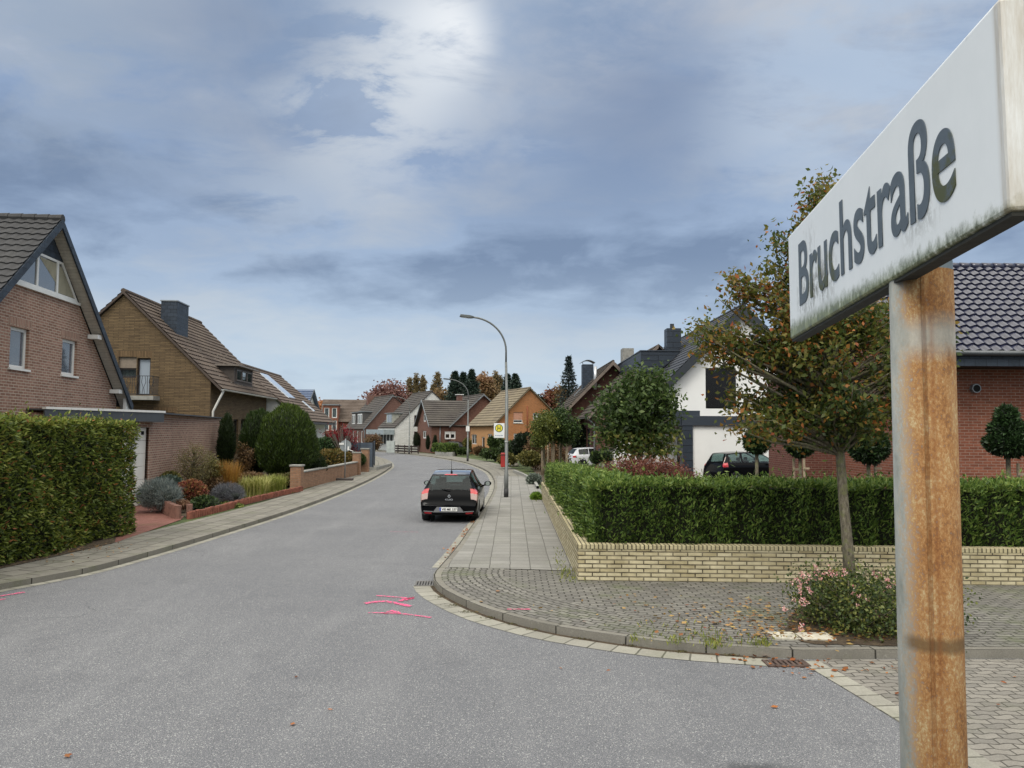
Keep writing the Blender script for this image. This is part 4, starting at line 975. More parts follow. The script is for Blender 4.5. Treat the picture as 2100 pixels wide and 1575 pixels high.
# white house
h = far_house('gabled_house', 'white painted brick house with steep grey roof on the bend', 98, 885, (1, .42), (885.7, 804), (808.6, 879), (930, 846), 9.0, None, T_GREY, ov=.12, eave=.0, tk=dict(step=.06))
a, b, c_, d = h.fr.rect(849.5, 852, 873, 869.5); h.win(h.w, a, b, c_, d, cols=2, fm=M_REDF, fw=.12, curtain=M_CURT, cpos=[(.6, .95, .2, .95)], inn=.1)
a, b, c_, d = h.fr.rect(849, 885, 872.5, 904); h.win(h.w, a, b, c_-.3, d, cols=2, fm=M_REDF, fw=.12, curtain=M_CURT, cpos=[(.1, .9, .2, .5)], inn=.1)
a, b, c_, d = h.fr.srect(775, 889, 806, 904, h.lx)
for i in range(4): h.win(h.wl, .8+i*1.75, 2.2+i*1.75, .9, 2.5, cols=2, fm=M_DARKF, fw=.1, curtain=M_CURT)
h.box(h.lx-1.4, -.15, h.lz-.75, h.lx-.01, h.Ln+1, h.lz-.12, plain('grey_fascia', '8d9799', .6), 'canopy')
xq = h.lx+1.2; ya_ = 4.2
m = MB(); zq = h.lz+.12; hw_ = 1.5
xf = h.lx+.55; zt_ = h.lz+.6*h.sL+1.4
m.prism([(xf, 3.2, h.lz+.3-h.z0), (xf, 3.2, zt_-h.z0), (h.lx+.1+(zt_-h.lz)/h.sL, 3.2, zt_-h.z0)], (0, 3.4, 0)); dm = m.build('dormer', plain('dormer_render', '9a9a90', .8), h.T)
m = MB(); m.box(xf-.2, 3.0, zt_-h.z0, xf+1.9, 6.8, zt_+.08-h.z0); m.build('dormer_roof', M_ZINC, dm)
m = MB(); 
for i in range(3): m.box(xf-.03, 3.6+i*.85, zt_-1.15-h.z0, xf-.005, 4.3+i*.85, zt_-.15-h.z0)
m.build('dormer_pane', MATS['dark_glass'], dm)
h.build_walls(B_WHT)

# brown brick pair
h = far_house('gabled_house', 'brown brick house with slate dormers behind the privacy fence', 108, 806, (1, .455), (805.5, 812), (748, 878), (868, 866), 12.5, None, T_GREY, ov=.2, eave=.2, tk=dict(step=.05))
for (y0_, y1_, cc) in ((3.2, 6.4, 3), (7.6, 10.0, 2)):
    xf = h.lx+.45; zt_ = h.lz+2.3
    m = MB(); m.prism([(xf, y0_, h.lz+.35-h.z0), (xf, y0_, zt_-h.z0), (h.lx+(zt_-h.lz)/h.sL, y0_, zt_-h.z0)], (0, y1_-y0_, 0)); dm = m.build('dormer', plain('slate_dormer', '4c4a4a', .7, var=.15, sc=5), h.T)
    m = MB(); m.box(xf-.15, y0_-.15, zt_-h.z0, h.lx+(zt_-h.lz)/h.sL+.1, y1_+.15, zt_+.1-h.z0); m.build('dormer_roof', M_ZINC, dm)
    for i in range(cc):
        ys = y0_+.2+(y1_-y0_-.4)*i/cc; ye = ys+(y1_-y0_-.4)/cc-.1
        m = MB(); m.box(xf-.05, ys, zt_-1.7-h.z0, xf-.005, ye, zt_-.25-h.z0); m.build('window_frame', M_WHITE, dm)
        m = MB(); m.box(xf-.07, ys+.15, zt_-1.55-h.z0, xf-.052, ye-.15, zt_-.4-h.z0); m.build('window_pane', plain('painted_reflection_pane', '6d7679', .2), dm)  # opaque pane, its reflection painted as pale grey
for i in range(3): h.win(h.wl, 1.2+i*2.6, 2.2+i*2.6, .9, 2.6, cols=1, fw=.16, curtain=M_CURT)
h.box(h.ax-1.0, 10.2, h.az-1.5, h.ax+1.2, 11.2, h.az+.5, B_FARR, 'chimney')
h.verge(h.lx-.2, h.lz-.2*h.sL+.1, h.ax, h.az+.1, -.24, M_ZINC, None, h=.12, up=.05)
h.pipe([(h.lx-.15, -.05, h.lz-.1), (h.lx-.02, -.05, h.lz-.5), (h.lx-.02, -.05, .2)], M_ZINC, .07)
h.build_walls(B_FARR)
p = at(700, 900, 122); Fx = Frame((p.x, p.y), (-.15, 1)); h = House('gabled_house', 'long brown roofed brick house at the far left end of the street', Fx)
ax, az = Fx.f(664, 820); hw = 4.5; ez = 4.0; 
# ridge runs across the view
Fy = Frame((at(658, 900, 122).x, 122), (1, .1)); h.T.location = (Fy.o.x, Fy.o.y, .1); h.T.rotation_euler = (0, 0, Fy.rz); h.fr = Fy
xR, zR = Fy.f(752, 820, 4.5); m = MB(); tiles(m, (-.4, -.4, ez-h.z0), (xR+.4, 0, 0), (0, 4.9, zR-ez), step=.06, sub=1, amp=0, c=.4, tw=.6); rf = m.build('roof', T_BROWN2, h.T)
m = MB(); tiles(m, (xR, 9.4, ez-h.z0), (-xR-.4, 0, 0), (0, -4.9, zR-ez), step=.06, sub=1, amp=0, c=.4, tw=.6); m.build('roof', T_BROWN2, h.T)
w = h.wall('front', 0, [(0, .1), (xR, .1), (xR, ez+.2), (0, ez+.2)]); h.wall('left', 0, [(0, .1), (9, .1), (9, ez+.2), (4.5, zR-.2), (0, ez+.2)]); h.wall('right', xR, [(0, .1), (9, .1), (9, ez+.2), (4.5, zR-.2), (0, ez+.2)])
h.wall('front', -.6, [(.3, .1), (2.7, .1), (2.7, 6.6), (.3, 6.6)], 'bay'); bay = 'bayfront-0.6'
for z_ in (4.9, 2.9): 
    for x_ in (.5, 1.7): h.win(bay, x_, x_+.8, z_-.3, z_+1.3, fw=.12, curtain=M_CURT)
h.wall('right', 2.7, [(-.6, .1), (1.8, .1), (1.8, 6.6), (-.6, 6.6)], 'bay'); h.wall('left', .3, [(-.6, .1), (1.8, .1), (1.8, 6.6), (-.6, 6.6)], 'bay')
h.box(.15, -.8, 6.6, 2.85, 2.2, 6.75, M_ZINC, 'bay_roof')
h.win(w, 4.5, 5.7, 1.0, 2.6, fw=.14, curtain=M_CURT)
h.build_walls(brick('far_orange_brick', '93604d', '805040', '7a5a4c', .25, .08, .01, dirt=.1))

# ---- right: brown roofed brick house with chimney
p = at(1180, 900, 60); FR3 = Frame((p.x, p.y), (1, .02)); h = House('gabled_house', 'dark brick house with mossy brown roof and tall grey chimney', FR3)
ax, az = FR3.f(1256, 742); lx, lz = FR3.f(1160, 840); L = 12; sl = (az-lz)/(ax-lx); hw = ax-lx
kk = dict(sub=2, amp=.025, step=.05, tw=.33, c=.38)
TDB = tilem('moss_brown_tiles', '352f2a', '443c35', '4c453b', .85, .35, '8a8574')
rl = h.roof(lx, lz, ax, az, -.4, L, TDB, **kk); rr = h.roof(ax+hw, lz, ax, az, -.4, L, TDB, **kk); h.ridge(ax, az+.05, -.4, L, TDB, rl)
h.wall('front', .4, [(lx+.5, .1), (ax+hw-.5, .1), (ax+hw-.5, lz+.3), (ax, az-.25), (lx+.5, lz+.3)]); h.wall('left', lx+.5, [(.4, .1), (L-.4, .1), (L-.4, lz+.35), (.4, lz+.35)])
h.verge(lx, lz, ax, az, -.44, plain('taupe_board', '71655c', .6), rl, h=.28, up=.04); h.verge(ax+hw, lz, ax, az, -.44, MATS['taupe_board'], rr, h=.28, up=.04)
c0_, c1_ = FR3.f(1195, 760, 3)[0], FR3.f(1217, 760, 3)[0]; zc = FR3.f(1205, 747, 3)[1]
h.box(c0_, 3, az-3.2, c1_, 4.0, zc, M_SLATE, 'chimney', rl)
m = MB(); vs = []
for i in range(9):
    t_ = i/8; x = c0_-.15+(c1_-c0_+.3)*t_; z = zc+.12+.22*math.sin(math.pi*t_)
    vs += [(x, 2.9, z-h.z0), (x, 4.1, z-h.z0), (x, 4.1, z+.03-h.z0), (x, 2.9, z+.03-h.z0)]
m.add(vs, [(4*i+a_, 4*i+(a_+1) % 4, 4*i+4+(a_+1) % 4, 4*i+4+a_) for i in range(8) for a_ in range(4)]+[(3, 2, 1, 0), (32, 33, 34, 35)]); 
for x in (c0_+.05, c1_-.05): m.box(x-.02, 3.4, zc-h.z0, x+.02, 3.45, zc+.2-h.z0)
m.build('chimney_hood', M_ZINC, h.T)
sx0 = FR3.f(1217.5, 770, .8)[0]; m = MB(); m.tube([(sx0, -.2, FR3.f(1217, 799, .0)[1]-h.z0), (sx0, -.2, FR3.f(1217, 752, .0)[1]-h.z0)], .13, 12); m.build('flue_pipe', plain('steel_flue', 'b9babb', .3, .6, .1), h.T, smooth=True)
ra, rb = .2, .48
m = MB(); q = lambda x, y: (x, y, az-(ax-x)*sl+.06-h.z0)
m.prism([q(lx+1.2, 5.0), q(lx+1.2, 5.5), q(lx+2.6, 5.5), q(lx+2.6, 5.0)], (-.02, 0, .08)); m.build('rooflight', M_ZINC, rl)
# nearer wing
wp = at(1213, 845, 52); wx, wz = FR3.f(1213, 846, -7)[0], FR3.f(1213, 846, -7)[1]
l2x, l2z = FR3.f(1172, 850, -4)
sw = sl; topx, topz = wx+4.6, wz+4.6*sw
r2 = h.roof(wx-.3, wz-.3*sw, topx, topz, -7.3, .2, TDB, name='wing_roof', **kk); r3 = h.roof(topx+4.9, wz-.3*sw, topx, topz, -7.3, .2, TDB, name='wing_roof', **kk)
h.wall('left', wx+.3, [(-7, .1), (.3, .1), (.3, wz+.2), (-7, wz+.2)], 'wing'); wf = h.wall('front', -7, [(wx+.3, .1), (topx+4.3, .1), (topx+4.3, wz+.2), (topx, topz-.25), (wx+.3, wz+.2)], 'wing')
a, b, c_, d = FR3.rect(1180, 870, 1195, 905, -4)
h.win('wingleft'+str(round(wx+.3, 3)), -5.5, -4.6, 1.0, 2.7, cols=1, fm=M_REDF); h.win('wingleft'+str(round(wx+.3, 3)), -3.6, -1.6, .6, 2.9, cols=2, fm=M_DARKF)
h.gutter(wx-.33, wz-.3*sw-.02, -7.3, .2, M_ZINC, r2, .08); h.pipe([(wx-.3, -6.9, wz-.35), (wx+.2, -6.9, wz-.8), (wx+.22, -6.95, .15)], M_ZINC, .06)
h.verge(wx-.3, wz-.3*sw, topx, topz, -7.34, MATS['taupe_board'], r2, h=.25, up=.04)
h.build_walls(B_REDD)

# ---- right: white modern house
D = 43.0; p = at(1400, 900, D); FW = Frame((p.x, p.y), (1, 0)); h = House('modern_house', 'white rendered house with anthracite roof, dormer and garage block', FW)
ax, az = FW.f(1526, 625, -.4); L = 22; sl = 1.0
lx = FW.f(1330, 850, 0)[0]; hw = ax-lx; lz = az-hw*sl
kk = dict(sub=4, amp=.03, step=.04, tw=.32, c=.36)
rl = h.roof(lx, lz, ax, az, -.4, L, T_DARK, **kk); rr = h.roof(ax+hw, lz, ax, az, -.4, L, T_DARK, **kk); h.ridge(ax, az+.05, -.4, L, T_DARK, rl)
w = h.wall('front', 0, [(lx+.6, .1), (ax+hw-.6, .1), (ax+hw-.6, lz+.4), (ax, az-.2), (lx+.6, lz+.4)]); wl2 = h.wall('left', lx+.6, [(0, .1), (L-.3, .1), (L-.3, lz+.4), (0, lz+.4)])
a, b, c_, d = FW.rect(1447, 755, 1510, 838)
M_BLK = plain('black_blind', '121417', .35)
h.win(w, a, b, c_, d, fm=M_DARKF, inn=.14, shutter=.97, sm=M_BLK)
h.build_walls(M_PLAST)
h.verge(lx, lz, ax, az, -.46, M_DARKF, rl, h=.55, up=.03, t=.06); h.verge(ax+hw, lz, ax, az, -.46, M_DARKF, rr, h=.55, up=.03, t=.06)
# cladding boards material
M_CLAD = brick('anthracite_cladding', '333b45', '2f3741', '0f1317', 3.0, .38, .018, dirt=.05, rough=.45, bmp=.8)
M_CLADP = plain('anthracite_panel', '353c45', .4, var=.05)
# dormer box on the left slope
yd = 7.0; x0d, z1d = FW.f(1314, 720, yd); _, z0d = FW.f(1314, 762, yd); x1d = ax-(az-z1d)/sl
y2d = FW.s(1267, 744, x0d)[0]
m = MB(); m.prism([(x0d, yd, z0d-h.z0), (x0d, yd, z1d-h.z0), (x1d, yd, z1d-h.z0), (x1d-(z1d-z0d)/sl-.2, yd, z0d-h.z0)], (0, y2d-yd, 0)); dm = m.build('dormer', M_CLAD, h.T)
m = MB(); m.box(x0d-.05, yd-.06, z1d-h.z0, x1d+.1, y2d+.05, z1d+.06-h.z0); m.build('dormer_roof', M_CLADP, dm)
xb0 = lx+.8; h.box(x0d+.9, yd+.4, lz+1, x0d+4, y2d-.3, z0d, M_CLADP, 'dormer_base')
cyy = 9.5; ca, cb = FW.f(1368, 690, cyy)[0], FW.f(1397, 690, cyy)[0]; zc = FW.f(1380, 673, cyy)[1]; h.box(ca, cyy, zc-3.4, cb, cyy+1.0, zc, M_CLAD, 'chimney', rl); h.box(ca+.3, cyy+.3, zc, ca+.55, cyy+.5, zc+.35, M_DARKF, 'flue', rl)
cyy = 17.5; ca, cb = FW.f(1277, 725, cyy)[0], FW.f(1300, 725, cyy)[0]; zc = FW.f(1290, 714, cyy)[1]; h.box(ca, cyy, 4, cb, cyy+1.2, zc, M_CONC, 'chimney'); 
# garage block
yg = -3.2; g0 = FW.f(1400, 900, yg)[0]; g1 = FW.f(1421, 900, yg)[0]; zt = FW.f(1450, 853, yg)[1]; zf = FW.f(1450, 873, yg)[1]; g2 = FW.f(1600, 900, yg)[0]
m = MB(); m.box(g0, yg, 0, g1, yg+.7, zf-h.z0); m.build('garage_pier', M_CLAD, h.T)
h.box(g1, yg+.12, .1, g2, yg+.35, zf, M_PLAST, 'garage_wall')
m = MB(); m.box(g0-.03, yg-.03, zf-h.z0, g2, -.02, zt-h.z0); m.build('garage_fascia', M_CLADP, h.T, bevel=.01)
xl_ = FW.f(1350, 900, yg)[0]; xr_ = FW.f(1436, 900, yg+.4)[0]; zu = FW.f(1410, 842, yg+.4)[1]
h.box(xl_, yg+.4, zt+.003, xr_, -.03, zu, M_CLADP, 'garage_parapet')
h.box(xl_, yg+.1, zf, g0-.04, -.03, zt, M_CLADP, 'carport_fascia'); h.box(g0-3.2, -.9, .1, g0+.2, -.5, zf-.02, M_PLAST, 'carport_wall')

# ---- right: brick bungalow with glazed roof
FB = Frame((at(1880, 900, 21.5).x, 21.5), (1, .01)); h = House('bungalow', 'red brick bungalow with glazed dark tiles at the right edge', FB)
xl = FB.f(1880, 900)[0]; ze = FB.f(2030, 723, -1.05)[1]; zs_ = FB.f(2030, 770, 0)[1]; zr = FB.f(2030, 548, 3.2)[1]
X1 = 13.0
kk = dict(sub=8, amp=.055, step=.045, tw=.30, c=.34)
m = MB(); tiles(m, (xl-.7, -1.1, ze-h.z0), (X1, 0, 0), (0, 4.3, zr-ze), **kk); rf = m.build('roof', T_GLAZE, h.T, smooth=False)
m = MB(); tiles(m, (xl-.7+X1, 7.5, ze-h.z0), (-X1, 0, 0), (0, -4.3, zr-ze), sub=1, amp=0); m.build('roof', T_GLAZE, h.T)
m = MB(); n = 36
for i in range(n): m.tube([(xl-.7+X1*i/n, 3.2, zr+.02-h.z0), (xl-.7+X1*(i+1)/n+.03, 3.2, zr+.02-h.z0)], [.13, .115], 8)
m.build('ridge_tiles', T_GLAZE, rf, smooth=True)
w = h.wall('front', 0, [(xl, .1), (xl+X1-1, .1), (xl+X1-1, zs_+.6), (xl, zs_+.6)]); h.wall('left', xl, [(0, .1), (7, .1), (7, ze), (3.2, zr-.3), (0, ze)])
h.build_walls(B_RED)
m = MB(); m.box(xl-.68, -1.06, ze-.37-h.z0, xl+X1-.8, -1.0, ze-.06-h.z0); m.build('slate_fascia', M_SLATE, h.T)
m = MB(); m.box(xl-.68, -1.0, ze-.36-h.z0, xl+X1-.8, -.005, ze-.33-h.z0); m.build('soffit', M_SOFFB, h.T)
m = MB(); m.tube([(xl-.7, -1.17, ze-.03-h.z0), (xl+X1-.7, -1.17, ze-.03-h.z0)], .075, 10); m.build('gutter', plain('dark_zinc', '4b4f52', .4, .3), rf, smooth=True)
vx, vz = FB.f(1997, 797, 0); m = MB(); m.tube([(vx, -.14, vz-h.z0), (vx, .0, vz-h.z0)], .125, 16); v_ = m.build('wall_vent', M_ZINC, h.T); m = MB(); m.tube([(vx, -.145, vz-h.z0), (vx, -.141, vz-h.z0)], .1, 16); m.build('vent_opening', M_ROOM, v_)
# lower wing further back on the left
h = House('side_wing', 'red brick side building of the bungalow, coloured as shaded, behind the street tree', Frame((at(1576, 900, 30).x, 27), (1, 0)), cat='house')
zw = FB.f(1700, 770, 5)[1]; F_ = h.fr; zw = F_.f(1700, 772, -.6)[1]
h.wall('front', 0, [(0, .1), (6.2, .1), (6.2, zw), (0, zw)]); h.wall('left', 0, [(0, .1), (3, .1), (3, zw), (0, zw)])
h.build_walls(brick('red_brick_painted_shade', '77493e', '633b32', '8c7668', .245, .08, .009, dirt=.2))  # bungalow brick again but darker, shade put into its colours
m = MB(); tiles(m, (-.7, -.6, zw-h.z0), (7.4, 0, 0), (0, 3.6, 1.9), sub=4, amp=.05, step=.045, tw=.30, c=.34); rf = m.build('roof', T_GLAZE, h.T)
m = MB(); m.box(-.68, -.58, zw-.3-h.z0, 6.7, -.52, zw-.05-h.z0); m.build('slate_fascia', M_SLATE, h.T); m = MB(); m.tube([(-.7, -.68, zw-.02-h.z0), (6.7, -.68, zw-.02-h.z0)], .07, 8); m.build('gutter', M_ZINC, rf)
# ------------------------------------------------------------------ street name sign on its rusty post
def _rust(n):
    o = obc(n); s = n.add('ShaderNodeSeparateXYZ', {0: o})
    st = n.noise(n.add('ShaderNodeMapping', {0: o, 'Scale': (34, 34, 15)}).outputs[0], 1.0, 6, 0.72)
    fine = n.noise(n.add('ShaderNodeMapping', {0: o, 'Scale': (290, 290, 190)}).outputs[0], 1.0, 4, 0.8)
    rust = n.ramp(n.math('ADD', n.math('MULTIPLY', st, .4), n.math('MULTIPLY', fine, .6)), [(0.33, '523620'), (0.43, '79532f'), (0.49, '8f663c'), (0.55, '987850'), (0.64, 'aa9874')])
    zinc = n.ramp(st, [(0.3, '757870'), (0.5, '8f918a'), (0.7, 'a5a69e')])
    # bare zinc on the left flank and in a band below the sign
    edge = n.math('ADD', s.outputs[0], n.math('ADD', n.math('MULTIPLY', n.math('SUBTRACT', st, .5), .045), n.math('MULTIPLY', n.math('SUBTRACT', fine, .5), .05)))
    f = n.ramp(n.math('ADD', n.math('MULTIPLY', edge, 12.0), .5), [(0.13, 0.0), (0.34, 1.0)])
    zz = n.math('ADD', s.outputs[2], n.math('MULTIPLY', n.math('SUBTRACT', st, .5), .03))
    band = n.math('MULTIPLY', n.ramp(n.math('MULTIPLY', n.math('SUBTRACT', zz, 2.785), 40.0), [(0.0, 0.0), (1.0, 1.0)]), n.ramp(n.math('MULTIPLY', n.math('SUBTRACT', 2.848, zz), 40.0), [(0.0, 0.0), (1.0, 1.0)]))
    f = n.math('MULTIPLY', f, n.math('SUBTRACT', 1.0, n.math('MULTIPLY', band, .8)))
    f = n.math('MULTIPLY', f, n.ramp(fine, [(.25, .35), (.42, 1.0)]))
    c = n.mix(f, zinc, rust)
    d = n.math('ABSOLUTE', n.math('SUBTRACT', n.math('ADD', s.outputs[2], n.math('MULTIPLY', n.math('SUBTRACT', st, .5), .01)), 2.451))
    dk = n.math('MULTIPLY', n.ramp(d, [(0.006, 0.85), (0.010, 0.0)]), n.ramp(n.math('ADD', n.math('MULTIPLY', s.outputs[0], 12.0), .5), [(.12, 0.0), (.25, 1.0)]))
    c = n.mix(dk, c, '5e4a30')
    se = n.math('ABSOLUTE', n.math('ADD', s.outputs[0], -.004)); 
    c = n.mix(n.ramp(se, [(0.0, .0), (0.0012, .0), (0.004, .4), (0.009, 0.0)]), c, '6a3a15')
    return P(n, color=c, rough=n.ramp(f, [(0, .5), (1, .9)]), metal=0.0, normal=bump(n, fine, .25, .0015), spec=.35)
def _signface(n):
    o = obc(n); s = n.add('ShaderNodeSeparateXYZ', {0: o})          # x along the sign (0 at the far end), z up from the lower edge
    big = n.noise(n.add('ShaderNodeMapping', {0: o, 'Scale': (7, 7, 5)}).outputs[0], 1, 6, .7)
    fine = n.noise(n.add('ShaderNodeMapping', {0: o, 'Scale': (75, 75, 45)}).outputs[0], 1, 5, .75)
    drip = n.noise(n.add('ShaderNodeMapping', {0: o, 'Scale': (55, 55, 7)}).outputs[0], 1, 6, .75)
    c = n.mix(n.ramp(big, [(.4, 0.0), (.75, .35)]), 'e6e9e8', 'cdd2d1')
    h = n.math('ADD', s.outputs[2], n.math('MULTIPLY', n.math('SUBTRACT', fine, .5), .045))
    hx = n.math('ADD', h, n.math('MULTIPLY', n.ramp(n.math('MULTIPLY', s.outputs[0], 1.25), [(0, 0), (1, 1)]), .022))
    alg = n.ramp(hx, [(0.018, 1.0), (0.036, 0.0)])
    ac = n.ramp(fine, [(.3, '3a4018'), (.5, '626a2c'), (.7, '8f9458')])
    c = n.mix(n.math('MULTIPLY', alg, .95), c, ac)
    c = n.mix(n.ramp(n.math('ADD', h, 0.0), [(0.000, .5), (0.005, 0.0)]), c, '34381a')
    # mouldy speckles below the letters at the far end, and below the last letter
    def mold(c, x0, x1, z0, z1, amt):
        wx = n.math('MULTIPLY', n.ramp(n.math('MULTIPLY', n.math('SUBTRACT', s.outputs[0], x0), 25.0), [(0, 0), (1, 1)]), n.ramp(n.math('MULTIPLY', n.math('SUBTRACT', x1, s.outputs[0]), 25.0), [(0, 0), (1, 1)]))
        wz = n.math('MULTIPLY', n.ramp(n.math('MULTIPLY', n.math('SUBTRACT', s.outputs[2], z0), 20.0), [(0, 0), (1, 1)]), n.ramp(n.math('MULTIPLY', n.math('SUBTRACT', z1, s.outputs[2]), 20.0), [(0, 0), (1, 1)]))
        f = n.math('MULTIPLY', n.math('MULTIPLY', wx, wz), n.math('MULTIPLY', n.ramp(fine, [(.45, 0.0), (.54, 1.0)]), n.ramp(drip, [(.38, 0.0), (.5, 1.0)])))
        return n.mix(n.math('MULTIPLY', f, amt), c, '575238')
    c = mold(c, .05, .30, .01, .12, .9); c = mold(c, .53, .66, .02, .09, .8); c = mold(c, .1, .2, .1, .19, .35)
    sp = n.add('ShaderNodeTexVoronoi', {0: n.add('ShaderNodeMapping', {0: o, 'Scale': (22, 22, 16)}).outputs[0], 'Scale': 1.0}).outputs['Distance']
    c = n.mix(n.math('MULTIPLY', n.ramp(sp, [(.05, .6), (.09, 0.0)]), n.ramp(big, [(.45, 0), (.55, 1)])), c, '8d8d7c')
    c = n.mix(n.math('MULTIPLY', n.ramp(s.outputs[0], [(.772, 0.0), (.777, 1.0)]), n.ramp(drip, [(.3, .15), (.65, .75)])), c, 'a3957c')
    return P(n, color=c, rough=.42, spec=.5, coat=.15)
def _letters(n):
    o = obc(n)
    fine = n.noise(n.add('ShaderNodeMapping', {0: o, 'Scale': (38, 38, 30)}).outputs[0], 1, 5, .75); s = n.add('ShaderNodeSeparateXYZ', {0: o})
    c = n.mix(n.ramp(fine, [(.35, 0.0), (.75, .5)]), '5c6770', '3f474d')
    low = n.ramp(n.math('ADD', s.outputs[1], n.math('MULTIPLY', n.math('SUBTRACT', fine, .5), .34)), [(.005, .85), (.05, 0.0)])
    ax_ = n.math('ADD', n.ramp(s.outputs[0], [(.045, 0.0), (.07, .9), (.20, .9), (.22, 0.0)]), n.ramp(s.outputs[0], [(.545, 0.0), (.56, 1.0)]))
    c = n.mix(n.math('MULTIPLY', low, ax_), c, '4c4f22')
    return P(n, color=c, rough=.6, spec=.3)
bl, br = at(1620.6, 697, 1.453), at(2071, 432, .672)
ex_ = (br-bl).normalized(); side_ = Vector((-ex_.y, ex_.x, 0)).normalized()           # side_ points to the right (behind the face)
ez_ = ex_.cross(side_).normalized()
LS, HS, TS = (br-bl).length, .2, .024
SM = Matrix((( ex_.x, side_.x, ez_.x, bl.x), (ex_.y, side_.y, ez_.y, bl.y), (ex_.z, side_.z, ez_.z, bl.z), (0, 0, 0, 1)))
pc = Vector((.5105, .952, 0))
t = thing('street_sign', 'white weathered street name sign on a rusty post in the foreground', 'street sign', (pc.x, pc.y, 0))
def signpart(name, mb, mtl, parent=None, **k):
    o = mb.build(name, mtl, parent or t, **k)
    return o
M_SF = mat('sign_enamel', _signface)
im = tmat(t).inverted()
def place(o, M):
    L_, R_, S_ = M.decompose(); o.rotation_mode = 'XYZ'; o.location = L_; o.rotation_euler = R_.to_euler()
m = MB(); m.box(0, 0, 0, LS, TS, HS); bo = m.build('sign_board', M_SF, t, bevel=.004); place(bo, im @ SM)
m = MB(); m.box(.003, .003, -.004, LS-.003, TS-.003, -.0002); fr_ = m.build('lower_frame', plain('black_mossy_frame', '23231b', .8), bo)
me = text_mesh('Bruchstraße', .160, .0005, .0017, .84, 'LEFT')
xs = [v.co.x for v in me.vertices]; w_ = max(xs)-min(xs); tgt = .612
me.transform(Matrix.Translation((-min(xs), 0, 0))); me.transform(Matrix.Diagonal((tgt/w_, 1, 1, 1)))
lt = finish(me, 'lettering', mat('letter_paint', _letters), bo)
# text plane: x along the sign, y up, facing -side
lt.rotation_euler = (math.pi/2, 0, 0); lt.location = (.078, -.0008, .052)
# post
pr = .036; ztop = 2.900
lean = Vector((0.004, 0, 1)).normalized()
m = MB(); n = 40; m.tube([Vector((0, 0, 0)), Vector((0, 0, 1.4)), Vector((0, 0, 2.3)), Vector((0, 0, ztop))], pr, n); po = m.build('post', mat('rusty_steel', _rust), t, smooth=True); po.rotation_euler = (0, 0, math.atan2(-pc.x, pc.y)*.9)
for p_ in po.data.polygons:
    if len(p_.vertices) > 4: p_.use_smooth = False
m = MB(); m.box(-.0022, -pr-.0012, 0.0, .0022, -pr+.002, ztop-.01); m.build('weld_seam', MATS['rusty_steel'], po, bevel=.001)
m = MB(); m.lathe([(0.001, ztop-.001), (pr*.98, ztop), (pr*.98, ztop+.012), (pr*.9, ztop+.02), (.02, ztop+.022)], n=24); m.box(-.014, -.035, ztop+.02, .034, .035, ztop+.05); m.build('bracket', plain('grey_cast_bracket', '7c8688', .5, .3), t)

# ------------------------------------------------------------------ street lamps
def lamp(label, base, H, armdir, reach, tilt=0.0, mt=None, head=.55):
    mt = mt or plain('lamp_steel', '6b6e6c', .5, .3, .15)
    t = thing('street_lamp', label, 'street lamp', tuple(base), 0, 'street lamps along the right kerb')
    d = Vector((armdir[0], armdir[1], 0)).normalized()
    m = MB(); m.tube([(0, 0, 0), (0, 0, .9), (0, 0, .92), (0, 0, H*.55), (0, 0, H*.551), (tilt, 0, H*.74)], [.085, .085, .07, .062, .052, .047], 14); m.build('pole', mt, t, smooth=True)
    m = MB(); path = [Vector((tilt, 0, H*.74)), Vector((tilt, 0, H*.80))]
    r = reach
    for i in range(1, 13):
        a = math.pi/2*i/12*.95; path.append(Vector((tilt, 0, H*.80))+d*(r*(1-math.cos(a)))+Vector((0, 0, H*.185*math.sin(a))))
    m.tube(path, .036, 10); m.build('arm', mt, t, smooth=True)
    m = MB(); e = path[-1]; ang = math.atan2(d.y, d.x)
    M = Matrix.Translation(e) @ Matrix.Rotation(ang, 4, 'Z') @ Matrix.Rotation(-.12, 4, 'Y')
    m.add([(0, -.05, -.04), (0, .05, -.04), (0, .05, .04), (0, -.05, .04), (head, -.11, -.05), (head, .11, -.05), (head*.95, .1, .04), (head*.95, -.1, .04), (.12, -.12, -.055), (.12, .12, -.055), (.15, .1, .055), (.15, -.1, .055)],
          [(0, 3, 2, 1), (0, 8, 11, 3), (2, 10, 9, 1), (3, 11, 10, 2), (0, 1, 9, 8), (8, 4, 7, 11), (10, 6, 5, 9), (11, 7, 6, 10), (8, 9, 5, 4), (4, 5, 6, 7)], 0, M)
    hd = m.build('lamp_head', plain('lamp_head_grey', '4d5252', .4), t, bevel=.01)
    m = MB(); m.box(.16, -.08, -.066, head*.9, .08, -.056, 0, M); m.build('lamp_glass', plain('milky_lamp_cover', 'b9bdb8', .25), hd)
    m = MB(); m.tube([(0, 0, -.02), (0, 0, .35)], .092, 14); m.build('base_sleeve', plain('black_sleeve', '2b2b2c', .6), t, smooth=True)
    m = MB(); m.tube([(0, 0, H*.30), (0, 0, H*.30+.05)], .074, 14); m.build('pole_ring', plain('pale_ring', 'b8bab6', .5), t, smooth=True)
    return t
b1 = G(1038, 1020, .1); lamp('tall grey street lamp carrying the bus stop sign', b1, 7.2, (-1, -.12), 1.42, -.04)
b2 = G(959, 946, .1); lamp('grey street lamp with a small white notice on the bend', b2, 7.1, (-1, -.1), 1.75, .0)
b3 = G(839, 931, .1); lamp('street lamp farthest along the street in front of the white painted house', b3, 6.4, (-1, -.1), 1.5, .0)
t = thing('notice_plate', 'small white notice clamped to the middle street lamp', 'notice', (b2.x, b2.y, 2.9)); m = MB(); m.box(-.16, -.12, -.25, .14, -.09, .2); m.build('plate', M_WHITE, t)
